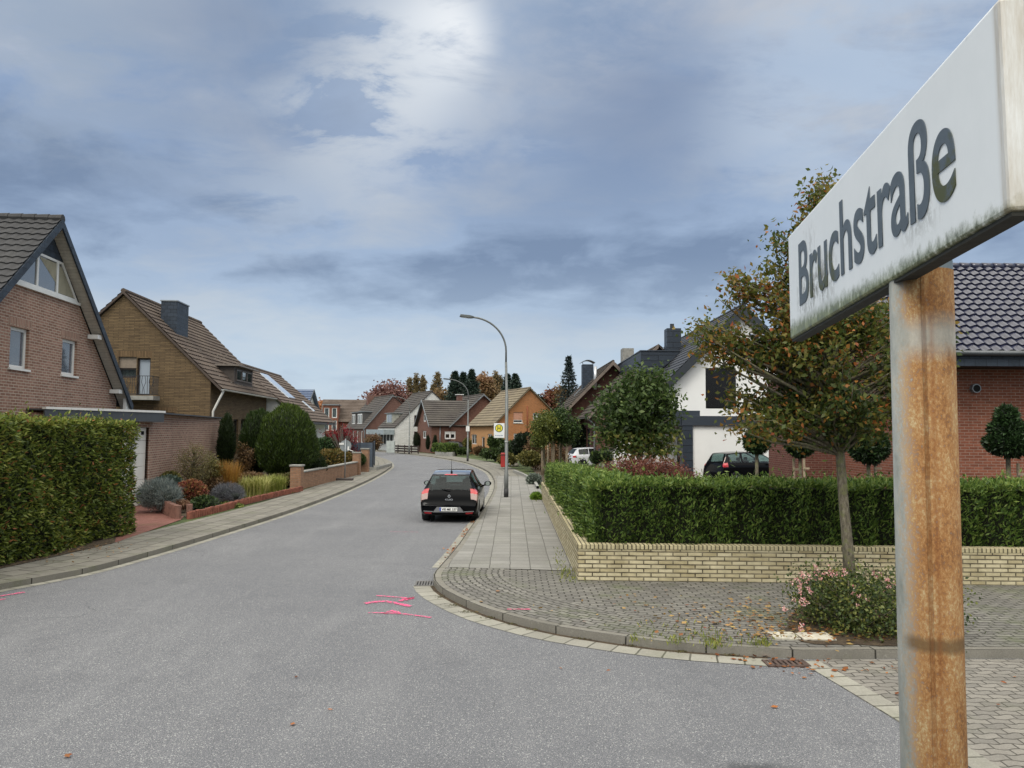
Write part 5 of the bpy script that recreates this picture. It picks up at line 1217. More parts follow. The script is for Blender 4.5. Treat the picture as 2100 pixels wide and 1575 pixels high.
m = MB(); m.tube([(0, 0, -.05), (0, 0, .05)], .09, 10); m.build('clamp', M_ZINC, t)
# bus stop sign
hb, ht = at(1024, 898, b1.y), at(1024, 868, b1.y)
t = thing('bus_stop_sign', 'white bus stop sign with green H clamped to the tall street lamp', 'bus stop sign', (b1.x, b1.y-.0, hb.z))
wq = .42; H_ = ht.z-hb.z
m = MB(); m.box(-.08-wq, -.02, 0, -.08, .02, H_); bd = m.build('sign_plate', plain('sign_white', 'e2e4e2', .4, var=.03), t, bevel=.006)
cx, cz, R0 = -.08-wq/2-.01, H_*.66, .155
def disc(r0, r1, y, mtl, nm):
    m = MB(); k = 32; vs = []
    for i in range(k):
        a = 2*math.pi*i/k
        for r in (r0, r1): vs += [(cx+r*math.cos(a), y, cz+r*math.sin(a)), (cx+r*math.cos(a), y+.003, cz+r*math.sin(a))]
    f = []
    for i in range(k):
        a, b = 4*i, 4*((i+1) % k); f += [(a, a+2, b+2, b), (a+1, b+1, b+3, a+3), (a+2, a+3, b+3, b+2), (a, b, b+1, a+1)]
    m.add(vs, f); return m.build(nm, mtl, bd)
GRN = plain('sign_green', '1d4a35', .5, var=.03); YEL = plain('sign_yellow', 'e3d23a', .5, var=.03)
disc(.0, R0*.84, -.0238, YEL, 'yellow_disc'); disc(R0*.82, R0, -.0245, GRN, 'green_ring')
m = MB(); hh = R0*.52; m.box(cx-hh*.75, -.0285, cz-hh, cx-hh*.42, -.024, cz+hh); m.box(cx+hh*.42, -.0285, cz-hh, cx+hh*.75, -.024, cz+hh); m.box(cx-hh*.42, -.0283, cz-hh*.18, cx+hh*.42, -.024, cz+hh*.18); m.build('letter_h', GRN, bd)
me = text_mesh('Bruchstraße', .062, .001, .0005, 1.0); o = finish(me, 'stop_name', plain('blue_print', '3a5b86', .5), bd); o.rotation_euler = (math.pi/2, 0, 0); o.location = (cx, -.022, H_*.13)
m = MB(); m.box(-.1, -.012, .12, .09, .012, .15); m.box(-.1, -.012, H_-.15, .09, .012, H_-.12); m.build('clamp', M_ZINC, t)
# litter bin
lb = at(1031, 968, b1.y+.9); t = thing('litter_bin', 'slim red litter bin on the pavement behind the bus stop lamp', 'litter bin', (b1.x-.135, b1.y+.08, 1.28))
m = MB(); m.box(-.09, -.13, 0, .09, .13, .56); m.build('bin_body', plain('bin_red', '9e2a25', .5), t, bevel=.03); m = MB(); m.box(-.095, -.135, .45, .095, .135, .50); m.build('bin_band', plain('bin_dark_red', '57201d', .5), t, bevel=.005); m = MB(); m.box(.0901, -.1, .1, .26, .1, .14); m.build('bin_clamp', M_ZINC, t)

# ------------------------------------------------------------------ cars
def carpaint(name, col, rough=.18): return mat(name, lambda n: P(n, color=col, rough=rough, coat=0.0, coatr=.03, spec=.12, metal=.0))
M_TYRE = plain('tyre_rubber', '18181a', .85, var=.1); M_RIM = plain('alloy_rim', 'a6a8aa', .35, .5, .1); M_PLA = plain('black_plastic', '1a1b1d', .6)
M_CGL = mat('car_glass', lambda n: n.add('ShaderNodeMixShader', {0: .62, 1: P(n, color=(.012, .02, .022), rough=.02, spec=.8), 2: n.add('ShaderNodeBsdfTransparent', {0: (.62, .78, .76, 1)}).outputs[0]}).outputs[0])
M_RED = plain('tail_light_red', 'b01822', .15, var=.1, coat=1); M_CLR = plain('tail_light_clear', 'b59a92', .12, var=.1, coat=1, sc=30); M_SEAT = plain('dark_seat', '3d4347', .9); M_PLT = plain('plate_white', 'e6e6e2', .4, var=.02)
def interp(st, y):
    ys = [q[0] for q in st]
    y = min(max(y, ys[0]), ys[-1])
    for i in range(len(st)-1):
        if y <= ys[i+1]:
            t = (y-ys[i])/(ys[i+1]-ys[i]); 
            g = lambda j: st[min(max(j, 0), len(st)-1)]
            p0, p1, p2, p3 = g(i-1), g(i), g(i+1), g(i+2); out = []
            for k in range(1, len(p1)):
                lo, hi = min(p1[k], p2[k]), max(p1[k], p2[k]); ext = .02*(1)
                v = .5*((2*p1[k])+(p2[k]-p0[k])*t+(2*p0[k]-5*p1[k]+4*p2[k]-p3[k])*t*t+(3*p1[k]-p0[k]-3*p2[k]+p3[k])*t**3)
                out.append(min(max(v, lo-.0), hi+.0) if hi-lo > .001 else p1[k])
            return out
def car(label, loc, rz, st, wheels, R, paint, rg, ws, sg, lights, trim=None, group=None, name='parked_car', cat='car', pillars=(), roofsheen=None, glassz=None):
    """st: stations (y, half width, z floor, z belt, z top, half width at roof); rear is y = 0"""
    t = thing(name, label, cat, tuple(loc), rz, group)
    Lc = st[-1][0]; ys = list(np.arange(0, .7, .035))+list(np.arange(.7, Lc-.5, .055))+list(np.arange(Lc-.5, Lc, .035))+[Lc]
    rings = []
    for y in ys:
        w, zb, zbe, zt, wr = interp(st, y); mid = zb+(zbe-zb)*.62
        zed = zt-.055 if zt-zbe > .2 else zt-.02
        ctl = [(0, zb), (.86*w, zb), (.97*w, zb+.07), (w, mid), (.972*w, zbe), (wr+.012, zed-.02), (wr*.93, zt-.018), (wr*.5, zt-.004), (0, zt)]
        seg = [2, 2, 5, 7, 7, 3, 4, 4]; r = []
        for i, k in enumerate(seg):
            for j in range(k):
                q = j/k
                if i in (2, 3, 5, 6):
                    p0, p1, p2, p3 = ctl[max(i-1, 0)], ctl[i], ctl[i+1], ctl[min(i+2, 8)]
                    f = lambda a: .5*((2*p1[a])+(p2[a]-p0[a])*q+(2*p0[a]-5*p1[a]+4*p2[a]-p3[a])*q*q+(3*p1[a]-p0[a]-3*p2[a]+p3[a])*q**3)
                    r.append((f(0), f(1), i+q))
                else: r.append((ctl[i][0]+(ctl[i+1][0]-ctl[i][0])*q, ctl[i][1]+(ctl[i+1][1]-ctl[i][1])*q, i+q))
        r.append((0, zt, 8)); rings.append(r)
    nv = len(rings[0]); parts = {}
    def key(x, y, z, v):
        ax_ = abs(x)
        for wy in wheels:
            if math.hypot(y-wy, z-R) < R+.055 and ax_ > .5 and z < R*2.25 and v < 4: return None
        if v < 1.0: return 'underbody'
        for (k_, y0, y1, z0, z1, v0, v1, xm) in lights:
            if y0 <= y <= y1 and z0 <= z <= z1 and v0 <= v <= v1 and ax_ >= xm: return k_
        if rg and rg[0] < y < rg[1] and v > 5.5 and ax_ < interp(st, y)[4]*.90: return 'rear_window'
        if ws and ws[0] < y < ws[1] and v > 5.5 and ax_ < interp(st, y)[4]*.94: return 'windscreen'
        if sg[0] < y < sg[1] and 4.1 < v < 5.0 and not any(a < y < b for a, b in pillars):
            w, zb, zbe, zt, wr = interp(st, y)
            if zt-zbe > .16: return 'side_window'
        if trim and trim(x, y, z, v): return 'lower_trim'
        if roofsheen and v > 5.3 and z > glassz: return 'roof_panel'
        return 'body'
    def addf(k, pts):
        if k is None: return
        parts.setdefault(k, MB()); parts[k].add(pts, [tuple(range(len(pts)))])
    for i in range(len(ys)-1):
        for j in range(nv-1):
            a, b, c, d = rings[i][j], rings[i][j+1], rings[i+1][j+1], rings[i+1][j]
            x = (a[0]+b[0]+c[0]+d[0])/4; z = (a[1]+b[1]+c[1]+d[1])/4; y = (ys[i]+ys[i+1])/2; v = (a[2]+b[2])/2 if b[2] > a[2] else a[2]+.1
            k = key(x, y, z, v)
            P4 = [(a[0], ys[i], a[1]), (b[0], ys[i], b[1]), (c[0], ys[i+1], c[1]), (d[0], ys[i+1], d[1])]
            addf(k, P4[::-1]); addf(k, [(-p[0], p[1], p[2]) for p in P4])
    for ii, s_, rev in ((0, -1, False), (len(ys)-1, 1, True)):       # bulged end caps
        r = rings[ii]; K = 12
        for j in range(nv-1):
            for q in range(K):
                u0, u1 = -1+2*q/K, -1+2*(q+1)/K
                def pt(p, u): return (p[0]*u, ys[ii]+s_*.07*(1-u*u), p[1])
                f = [pt(r[j], u0), pt(r[j], u1), pt(r[j+1], u1), pt(r[j+1], u0)]
                zc = (r[j][1]+r[j+1][1])/2; xc = r[j][0]*(u0+u1)/2
                k = key(xc, ys[ii], zc, 3.0); k = 'body' if k in (None, 'underbody') else k
                addf(k, f if not rev else f[::-1])
    MM = dict(body=paint, underbody=M_PLA, rear_window=M_CGL, windscreen=M_CGL, side_window=M_CGL, lower_trim=M_PLA, tail_light=M_RED, tail_light_lower=M_CLR, reflector=M_RED, headlight=M_CLR, brake_light=M_RED, roof_panel=roofsheen or paint, plate_recess=plain('grey_bumper_strip', '6b6c6e', .5))
    body = None
    for k in ['body']+[q for q in parts if q != 'body']:
        mb = parts.get(k)
        if not mb: continue
        if k in ('side_window', 'tail_light', 'tail_light_lower', 'reflector', 'headlight'):
            for sg_ in (-1, 1):
                m2 = MB(); 
                for f in mb.f:
                    vs = [mb.v[i] for i in f]
                    if sum(v[0] for v in vs)*sg_ > 0: m2.add(vs, [tuple(range(len(vs)))])
                if m2.f: o = m2.build(k, MM[k], t); weld(o, True)
        else:
            o = mb.build(k, MM[k], t); weld(o, True)
    for wy in wheels:
        for s_ in (-1, 1):
            wmid = interp(st, wy)[0]; xo = wmid-.005; M = Matrix.Translation((s_*(xo-.11), wy, R)) @ Matrix.Rotation(math.pi/2*s_, 4, 'Y')
            m = MB(); m.lathe([(R*.6, -.12), (R*.93, -.125), (R, -.095), (R, .075), (R*.94, .108), (R*.66, .112), (R*.64, .09)], n=28, M=M); wh = m.build('wheel', M_TYRE, t, smooth=True)
            m = MB(); m.lathe([(R*.64, .088), (R*.62, .1), (R*.58, .05), (R*.56, .04)], n=28, M=M)
            for q in range(5):
                a = 2*math.pi*q/5; M2 = M @ Matrix.Rotation(a, 4, 'Z'); m.box(-.035, .03, .06, .035, R*.62, .09, 0, M2)
            m.tube([M @ Vector((0, 0, .03)), M @ Vector((0, 0, .098))], R*.17, 12); m.build('rim', M_RIM, wh)
            m = MB(); m.tube([(s_*(wmid-.34), wy, R), (s_*(wmid-.28), wy, R)], R+.07, 20); m.build('wheel_arch', M_ROOM, t)
    # seats and dashboard seen through the glass
    m = MB(); zs_ = interp(st, Lc*.45)[2]
    for y0 in (Lc*.27, Lc*.50):
        for x0 in (-.42, .42): m.box(x0-.22, y0, .45, x0+.22, y0+.12, zs_+.12); m.box(x0-.12, y0+.01, zs_+.14, x0+.12, y0+.1, zs_+.30)
    m.box(-.65, .35, zs_-.25, .65, Lc*.27, zs_-.05); m.box(-.6, Lc*.6, .5, .6, Lc*.68, zs_+.02); m.build('seats', M_SEAT, t, bevel=.03)
    # mirrors
    ym = ws[0]+.28 if ws else Lc*.7
    for s_ in (-1, 1):
        w = interp(st, ym)[0]; zb_ = interp(st, ym)[2]
        m = MB(); m.blob((s_*(w+.14), ym, zb_+.08), .12, .08, .085, seg=12, jit=0); m.tube([(s_*(w-.05), ym+.03, zb_+.0), (s_*(w+.1), ym+.02, zb_+.04)], .025, 8); mi_ = m.build('mirror', paint, t, smooth=True)
        m = MB(); m.tube([(s_*(w+.14), ym-.06, zb_+.08), (s_*(w+.14), ym-.083, zb_+.08)], .07, 14); m.build('mirror_glass', plain('mirror_silver', 'b9c4be', .06, .7, .05), mi_)
    return t
def weld(o, smooth):
    b = bmesh.new(); b.from_mesh(o.data); bmesh.ops.remove_doubles(b, verts=b.verts, dist=.0008); bmesh.ops.recalc_face_normals(b, faces=b.faces)
    for f in b.faces: f.smooth = smooth
    b.to_mesh(o.data); b.free(); o.data.set_sharp_from_angle(angle=rad(38))
BLK = carpaint('black_paint', '050609', .08)
CLIO = [(0, .80, .26, .50, .53, .74), (.05, .825, .24, .56, .60, .76), (.10, .84, .235, .82, .86, .74), (.16, .85, .20, .88, .945, .73), (.42, .855, .20, .90, 1.30, .61), (.52, .855, .20, .91, 1.385, .585), (.9, .855, .2, .92, 1.455, .57), (1.6, .855, .2, .92, 1.48, .57), (2.3, .855, .2, .91, 1.44, .56), (2.9, .85, .2, .90, 1.10, .62), (3.15, .845, .2, .885, .98, .66), (3.6, .82, .2, .80, .88, .64), (3.92, .76, .22, .62, .68, .6), (4.03, .68, .25, .45, .48, .55)]
cl = G(867, 1066); cr_ = G(980, 1070); cc = (cl+cr_)/2; rc = Vector((cc.x, cc.y-.55, 0))
def clio_trim(x, y, z, v): return z < .30 and y < .3 and False
lts = [('tail_light', -.01, .30, .82, .975, 3.3, 6.9, .63), ('tail_light_lower', -.01, .155, .66, .82, 3.0, 6.9, .64), ('tail_light', .155, .26, .74, .82, 3.0, 4.4, .60)]
clio = car('black hatchback parked at the right kerb with its rear to us', rc, rad(-1.5), CLIO, (.66, 3.25), .30, BLK, (.17, .44), (2.35, 3.1), (.72, 2.9), lts, clio_trim, pillars=((1.75, 1.85),), roofsheen=mat('black_roof_painted_sheen', lambda n: P(n, color='23272f', rough=.12, coat=1.0, coatr=.05, spec=.8)), glassz=1.39)  # roof of the black car: sky sheen put into a lighter bluish colour
# rear details, on the rear face
def cp(nm, mb, mt, par=clio, **k): return mb.build(nm, mt, par, **k)
M_STRIP = plain('grey_bumper_strip', '6b6c6e', .5)
m = MB(); m.prism([(-.46, -.082, .315), (.46, -.082, .315), (.34, -.082, .47), (-.34, -.082, .47)], (0, .05, 0)); m.prism([(-.74, -.025, .33), (-.46, -.062, .318), (-.46, -.062, .345), (-.74, -.025, .355)], (0, .03, 0)); m.prism([(.74, -.025, .33), (.46, -.062, .318), (.46, -.062, .345), (.74, -.025, .355)], (0, .03, 0)); cp('bumper_strip', m, M_STRIP)
m = MB(); m.box(-.26, -.098, .35, .26, -.084, .46); pl_ = cp('number_plate', m, M_PLT, bevel=.004)
m = MB(); m.box(-.258, -.1005, .352, -.215, -.0985, .458); m.build('plate_band', plain('eu_blue', '1b3fa0', .5), pl_)
me = text_mesh('VIE MK 337', .094, .0008, .0022, 1.0); xs = [v.co.x for v in me.vertices]; me.transform(Matrix.Diagonal((.44/(max(xs)-min(xs)), 1, 1, 1))); o = finish(me, 'plate_lettering', plain('plate_black', '0c0c0e', .6), pl_); o.rotation_euler = (math.pi/2, 0, 0); o.location = (.024, -.1, .372)
sl_ = lambda z: .10+(z-.60)*.17-.07                                   # tailgate surface y near the middle
m = MB(); q = .045; zc = .77; yk = .075
m.prism([(0, yk, zc+.062), (.048, yk, zc), (0, yk, zc-.062), (-.012, yk, zc-.045), (.024, yk, zc), (0, yk, zc+.03)], (0, .03, 0)); m.prism([(0, yk, zc+.062), (-.048, yk, zc), (0, yk, zc-.062), (.012, yk, zc-.045), (-.024, yk, zc), (0, yk, zc+.03)], (0, .03, 0)); cp('emblem', m, plain('chrome', 'c9cbcd', .2, .8, .05))
me = text_mesh('CLIO', .06, .006, .002, 1.7); o = finish(me, 'model_lettering', MATS['chrome'], clio); o.rotation_euler = (math.pi/2, 0, 0); o.location = (0, .055, .655)
m = MB(); m.tube([(-.28, .155, 1.01), (-.02, .12, .975), (.02, .12, .97)], [.008, .014, .02], 8); cp('rear_wiper', m, M_PLA)
m = MB(); m.tube([(0, .72, 1.445), (0, .60, 1.85)], [.008, .004], 6); m.tube([(0, .74, 1.44), (0, .70, 1.49)], [.035, .02], 10); cp('antenna', m, M_PLA)
m = MB(); m.prism([(-.2, .485, 1.372), (.2, .485, 1.372), (.15, .50, 1.392), (-.15, .50, 1.392)], (0, .04, .01)); cp('brake_light', m, M_RED)
for s_ in (-1, 1):
    m = MB(); m.prism([(s_*.50, -.056, .265), (s_*.70, -.038, .275), (s_*.72, -.036, .32), (s_*.50, -.056, .31)], (0, .04, 0)); cp('reflector', m, plain('dark_red_reflector', '7a1219', .2))
m = MB(); m.box(-.83, .02, .555, .83, .03, .56)
# white estate behind the hedge
EST = [(0, .80, .25, .55, .60, .74), (.06, .84, .22, .70, .76, .75), (.14, .86, .2, .92, 1.0, .72), (.42, .87, .2, .94, 1.33, .62), (.62, .87, .2, .95, 1.43, .6), (1.4, .87, .2, .96, 1.49, .59), (2.3, .87, .2, .95, 1.48, .58), (3.0, .87, .2, .93, 1.22, .62), (3.35, .86, .2, .92, 1.02, .66), (4.0, .83, .2, .84, .90, .66), (4.35, .77, .22, .65, .72, .6), (4.48, .66, .27, .46, .5, .5)]
p = G(1168, 962, .1); 
car('white estate car parked in the driveway beyond the hedge', Vector((3.95, 54, .1)), rad(-78), EST, (.80, 3.45), .32, carpaint('white_paint', 'c9ccd0', .2), (.17, .48), (2.45, 3.3), (.55, 3.1), [('tail_light', -.01, .32, .80, .93, 3.0, 5.3, .5)], pillars=((1.25, 1.33), (2.2, 2.3)))
MPV = [(0, .82, .25, .60, .66, .76), (.06, .86, .22, .80, .86, .78), (.14, .89, .2, 1.0, 1.08, .75), (.40, .90, .2, 1.04, 1.50, .66), (.55, .90, .2, 1.05, 1.58, .64), (1.4, .90, .2, 1.06, 1.64, .63), (2.3, .90, .2, 1.05, 1.61, .62), (2.9, .90, .2, 1.03, 1.35, .66), (3.35, .89, .2, 1.0, 1.10, .70), (3.9, .86, .2, .92, .98, .68), (4.25, .80, .22, .70, .76, .6), (4.36, .68, .27, .5, .53, .5)]
p = at(1436, 950, 37.6)
car('black people carrier parked in front of the white garage wall', Vector((p.x+.75, 38.3, .1)), rad(-72), MPV, (.78, 3.35), .33, carpaint('dark_paint', '0b0c10', .12), (.17, .46), (2.4, 3.3), (.5, 3.1), [('tail_light', -.01, .34, .90, 1.10, 3.0, 5.3, .5), ('tail_light_lower', .0, .34, 1.10, 1.5, 5.0, 5.6, .5)], pillars=((1.15, 1.25), (2.1, 2.2)))
p = at(1370, 950, 42)
car('dark car with red rear light parked under the carport behind the big shrub', Vector((p.x+.25, 42.2, .1)), rad(12), CLIO, (.66, 3.25), .31, BLK, (.17, .44), (2.35, 3.1), (.55, 2.9), [('tail_light', -.01, .34, .70, 1.30, 2.6, 5.6, .52)])
p = at(932, 915, 84)
SED = [(0, .78, .25, .55, .6, .7), (.06, .82, .22, .75, .8, .7), (.3, .86, .2, .88, .97, .7), (.75, .87, .2, .93, 1.15, .62), (1.2, .87, .2, .94, 1.38, .58), (2.1, .87, .2, .94, 1.44, .57), (2.7, .87, .2, .92, 1.25, .6), (3.3, .86, .2, .9, 1.0, .66), (4.0, .83, .2, .82, .88, .66), (4.4, .75, .22, .62, .68, .6), (4.5, .64, .27, .46, .5, .5)]
car('dark blue car parked beside the red brown house on the bend', Vector((p.x+1.6, 85, .1)), rad(70), SED[::1], (.8, 3.5), .32, carpaint('navy_paint', '10131c', .15), (.5, 1.1), (2.4, 3.2), (.9, 3.0), [('tail_light', -.01, .3, .7, .88, 3, 5.3, .45)])

# ------------------------------------------------------------------ low walls, edging, fence, small street things on the left
B_TAN = brick('tan_brick', 'a37d62', '8f6b52', '8c7c6c', .24, .078, .01, dirt=.25)
def pillar(label, p, w, z1, mt=B_TAN):
    t = thing('gate_pillar', label, 'pillar', (p.x, p.y, .1), 0); m = MB(); m.box(-w/2, -w/2, 0, w/2, w/2, z1-.1); m.build('shaft', mt, t, bevel=.006)
    m = MB(); m.box(-w/2-.04, -w/2-.04, z1-.1+.001, w/2+.04, w/2+.04, z1-.03); m.build('cap', M_CONC, t, bevel=.008)
    return t
q0 = G(609, 1006, .1); q1 = G(729, 974, .1); q2 = G(745, 968, .1)
pillar('tan brick pillar at the near end of the low garden wall', q0+Vector((-.1, .3, 0)), .46, 1.12); pillar('tan brick pillar at the far end of the low garden wall', q1+Vector((0, .3, 0)), .42, 1.35); pillar('tan brick pillar beyond the garden gate opening', q2+Vector((.05, .3, 0)), .46, 1.5)
t = thing('garden_wall', 'low tan brick garden wall along the left pavement', 'wall', (q0.x, q0.y, .1)); a = q0+Vector((.02, .56, 0)); b = q1+Vector((.1, .05, 0))
d_ = (b-a).normalized(); n_ = Vector((-d_.y, d_.x, 0))*.24
m = MB(); m.prism([(v.x, v.y, .1) for v in (a, b, b+n_, a+n_)], (0, 0, .72)); m.build('wall', B_TAN, t, world=True); n2_ = n_.normalized()*.04
m = MB(); m.prism([(v.x, v.y, .821) for v in (a-n2_, b-n2_, b+n_+n2_, a+n_+n2_)], (0, 0, .06)); m.build('coping', M_CONC, t, world=True, bevel=.01)
# palisade edging: one little wall of upright red stones
M_PAL = plain('red_palisade', '875343', .9, var=.3, sc=5)
t = thing('palisade_edging', 'red upright stone edging of the flower bed by the left pavement', 'edging', tuple(G(388, 1063, .1)))
pp = catmull([G(x, y, .1) for x, y in ((388, 1064), (450, 1049), (520, 1030), (618, 1007))], .14)
m = MB()
for i, p in enumerate(pp): m.tube([(p.x, p.y, .08), (p.x, p.y, .30+random.uniform(-.015, .015))], .072, 8)
o_ = m.build('palisade_stones', M_PAL, t, world=True); o_['kind'] = 'stuff'
t = thing('palisade_edging', 'taller curved brown stone edging at the corner of the driveway', 'edging', tuple(G(350, 1060, .1)))
pp = catmull([G(x, y, .1) for x, y in ((388, 1062), (365, 1064), (345, 1056), (325, 1042), (300, 1022), (285, 1010))], .17); m = MB()
for i, p in enumerate(pp): m.tube([(p.x, p.y, .08), (p.x, p.y, .50+random.uniform(-.02, .02))], .09, 8)
o_ = m.build('palisade_stones', plain('brown_palisade', '7d5c50', .9, var=.3, sc=5), t, world=True); o_['kind'] = 'stuff'
# no entry style round sign seen from behind, on a rubber foot
sp = G(707, 985, .1); t = thing('road_sign', 'round road sign seen from behind on a rubber foot by the garden wall', 'road sign', tuple(sp))
m = MB(); m.tube([(0, 0, .05), (0, 0, 2.15)], .03, 10); m.build('pole', M_ZINC, t, smooth=True)
m = MB(); m.box(-.42, -.2, 0, .42, .2, .11); m.build('foot', plain('recycled_rubber', '4a4340', .9), t, bevel=.02)
m = MB(); m.tube([(0, .035, 1.78), (0, .045, 1.78)], .30, 32); m.build('sign_disc', plain('sign_back_grey', '8b9294', .5, .2), t)
m = MB(); m.box(-.33, .01, 1.83, -.08, .03, 1.93); m.box(.12, -.02, 1.55, .2, .02, 1.75); m.tube([(.1, 0, 1.62), (.42, -.05, 1.5)], .018, 6); m.build('bracket_plate', M_WHITE, t)
# privacy fence
fa, fb_, fc = G(712, 962, .1), at(766, 960, 50), at(767, 950, 54.5)
fp0, fp1, fp2 = at(716, 950, 50.5), at(765, 950, 50.5), at(768, 950, 57)
def _fence(n):
    u = uvc(n); s = n.add('ShaderNodeSeparateXYZ', {0: u}); wv = n.math('FRACT', n.math('MULTIPLY', s.outputs[0], 1.15)); hz = n.math('FRACT', n.math('MULTIPLY', s.outputs[1], 5))
    c = n.mix(n.ramp(wv, [(0, 0), (.1, 1), (.5, .3), (.9, 1), (1, 0)]), '343d48', '4c5764'); c = n.mix(n.ramp(hz, [(0, 1), (.08, 0)]), c, '22282f')
    return P(n, color=c, rough=.6)
t = thing('privacy_fence', 'dark grey privacy strip fence beyond the brick gate pillars', 'fence', (fp1.x, fp1.y, .1))
zt = at(740, 906, 50.5).z
for a, b in ((fp0, fp1), (fp1, fp2)):
    d_ = Vector((b.x-a.x, b.y-a.y, 0)).normalized(); n_ = Vector((-d_.y, d_.x, 0))*.03; m = MB(); m.prism([(v.x, v.y, .3) for v in (a+d_*.04, b-d_*.04, b-d_*.04+n_, a+d_*.04+n_)], (0, 0, zt-.35)); m.build('panel', mat('fence_strip', _fence), t, world=True)
for v in (fp0, fp1, fp2): m = MB(); m.tube([(v.x, v.y, .1), (v.x, v.y, zt+.05)], .04, 8); m.build('fence_post', M_DARKF, t, world=True)
m = MB(); m.box(fp0.x, fp1.y-.15, .1, fp1.x+.25, fp1.y+.1, .29); m.box(fp1.x+.001, fp1.y+.1, .1, fp1.x+.25, fp2.y, .29); m.build('stone_base', M_CONC, t, world=True)

# ------------------------------------------------------------------ bits on the right beyond the hedge
stk = [(1113, 906, 965), (1124, 904, 962), (1134, 903, 958), (1148, 907, 955), (1162, 908, 955)]
t = thing('tree_support', 'round wooden stakes and rails supporting the young globe maples', 'tree stakes', tuple(G(1125, 968, .1)))
prev = None
for i, (px, ty, by) in enumerate(stk):
    Y = 46+(i % 2)*1.3; a = at(px, 950, Y); zt_ = at(px, ty, Y).z; m = MB(); r_ = (.1, .06, .11, .06, .08)[i]; m.tube([(a.x, a.y, .1), (a.x, a.y, zt_)], r_, 8); m.build('stake', M_WOODP, t, world=True, smooth=True)
    if prev: m = MB(); m.tube([(prev[0], prev[1]-.1, prev[2]-.15), (a.x, a.y-.1, zt_-.15)], .04, 6); m.build('rail', M_WOODP, t, world=True)
    prev = (a.x, a.y, zt_)
pt = at(1225, 960, 44); t = thing('grey_pier', 'square grey pier standing between the hedge and the white estate car', 'pier', (pt.x+.6, 44, .1)); m = MB(); m.box(-.5, -.2, 0, .5, .2, at(1240, 923, 44).z-.1); m.build('shaft', M_CONC, t, bevel=.01); m = MB(); m.box(-.54, -.24, at(1240, 923, 44).z-.1, .54, .24, at(1240, 923, 44).z-.03); m.build('cap', M_DARKF, t)
for (px, py, r, lb) in ((1066, 947, .14, 'white glass ball lamp low in the rockery nearest the pavement'), (1097, 944, .12, 'white glass ball lamp in the rockery near the maple stakes')):
    a = G(px, py+6, .1); t = thing('garden_lamp', lb, 'garden lamp', tuple(a)); m = MB(); m.blob((0, 0, .42), r, r, r, seg=14, jit=0); m.build('globe', plain('milk_glass', 'dcdcd6', .2), t, smooth=True); m = MB(); m.tube([(0, 0, 0), (0, 0, .32)], .03, 8); m.build('stem', M_DARKF, t)
for i, (px, py, s_, lb) in enumerate(((1002, 935, .35, 'pale boulder at the left end of the rockery'), (1021, 946, .28, 'rounded boulder beside the red litter bin'), (1055, 957, .3, 'reddish stone at the pavement edge of the rockery'), (1078, 955, .25, 'small grey stone right of the reddish rockery stone'))):
    a = G(px, py, .1); t = thing('boulder', lb, 'boulder', tuple(a)); m = MB(); m.blob((0, 0, s_*.4), s_*1.2, s_, s_*.7, seg=10, jit=.15); m.build('stone', plain('boulder_stone', '8c877c', .9, var=.25, sc=4), t, smooth=True)
e0 = [G(x, y, .1) for x, y in ((1052, 968), (1075, 978), (1092, 990), (1100, 1003))]
t = thing('bed_edging', 'pale curved concrete edging between pavement and planting past the hedge', 'edging', tuple(e0[0])); m = MB(); strip(m, catmull(e0, .4), 0, .12, .08, .24); m.build('edging_stone', M_CONC, t, world=True)
# fence and planters on the bend
a, b = at(803, 925, 90), at(858, 925, 86)
t = thing('plank_fence', 'low dark plank fence in front of the white painted house', 'fence', (a.x, a.y, .1)); d_ = (b-a); d_.z = 0; ln = d_.length; d_.normalize(); n_ = Vector((-d_.y, d_.x, 0))*.05
for k in range(3):
    m = MB(); z = .25+k*.27; m.prism([(v.x, v.y, z) for v in (a, b, b+n_, a+n_)], (0, 0, .18)); m.build('plank', M_BROWNF, t, world=True)
for k in range(5): m = MB(); v = a+d_*ln*k/4; m.box(v.x-.05, v.y-.12, .1, v.x+.05, v.y-.01, 1.05); m.build('fence_post', M_BROWNF, t, world=True)
a = G(892, 934, .1); b = G(928, 936, .1)
t = thing('planter_wall', 'low grey concrete wall holding the clipped hedge on the bend', 'wall', tuple(a)); m = MB(); m.prism([(a.x, a.y, .1), (b.x, b.y, .1), (b.x+.3, b.y+2.5, .1), (a.x+.3, a.y+2.5, .1)], (0, 0, .4)); m.build('wall', M_CONC, t, world=True)
hedge('clipped_hedge', 'small clipped hedge on the bend in front of the dark blue car', [(a.x+.2, a.y+1.2), (b.x-.1, b.y+1.2)], .7, .45, 1.35, 4000, .14, .07, LM_THUJA, .03)
p = at(801, 915, 88); t = thing('utility_cabinet', 'pale grey utility cabinet by the plank fence', 'cabinet', (p.x, 88, .1)); m = MB(); m.box(-.45, -.2, 0, .5, .2, 1.4); m.build('cabinet_body', plain('pale_cabinet', 'a3a8a4', .6), t, bevel=.02); m = MB(); m.box(-.42, -.215, .1, .02, -.203, 1.33); m.box(.05, -.215, .1, .47, -.203, 1.33); m.build('cabinet_door', plain('pale_cabinet_door', 'aab0ac', .5), t)
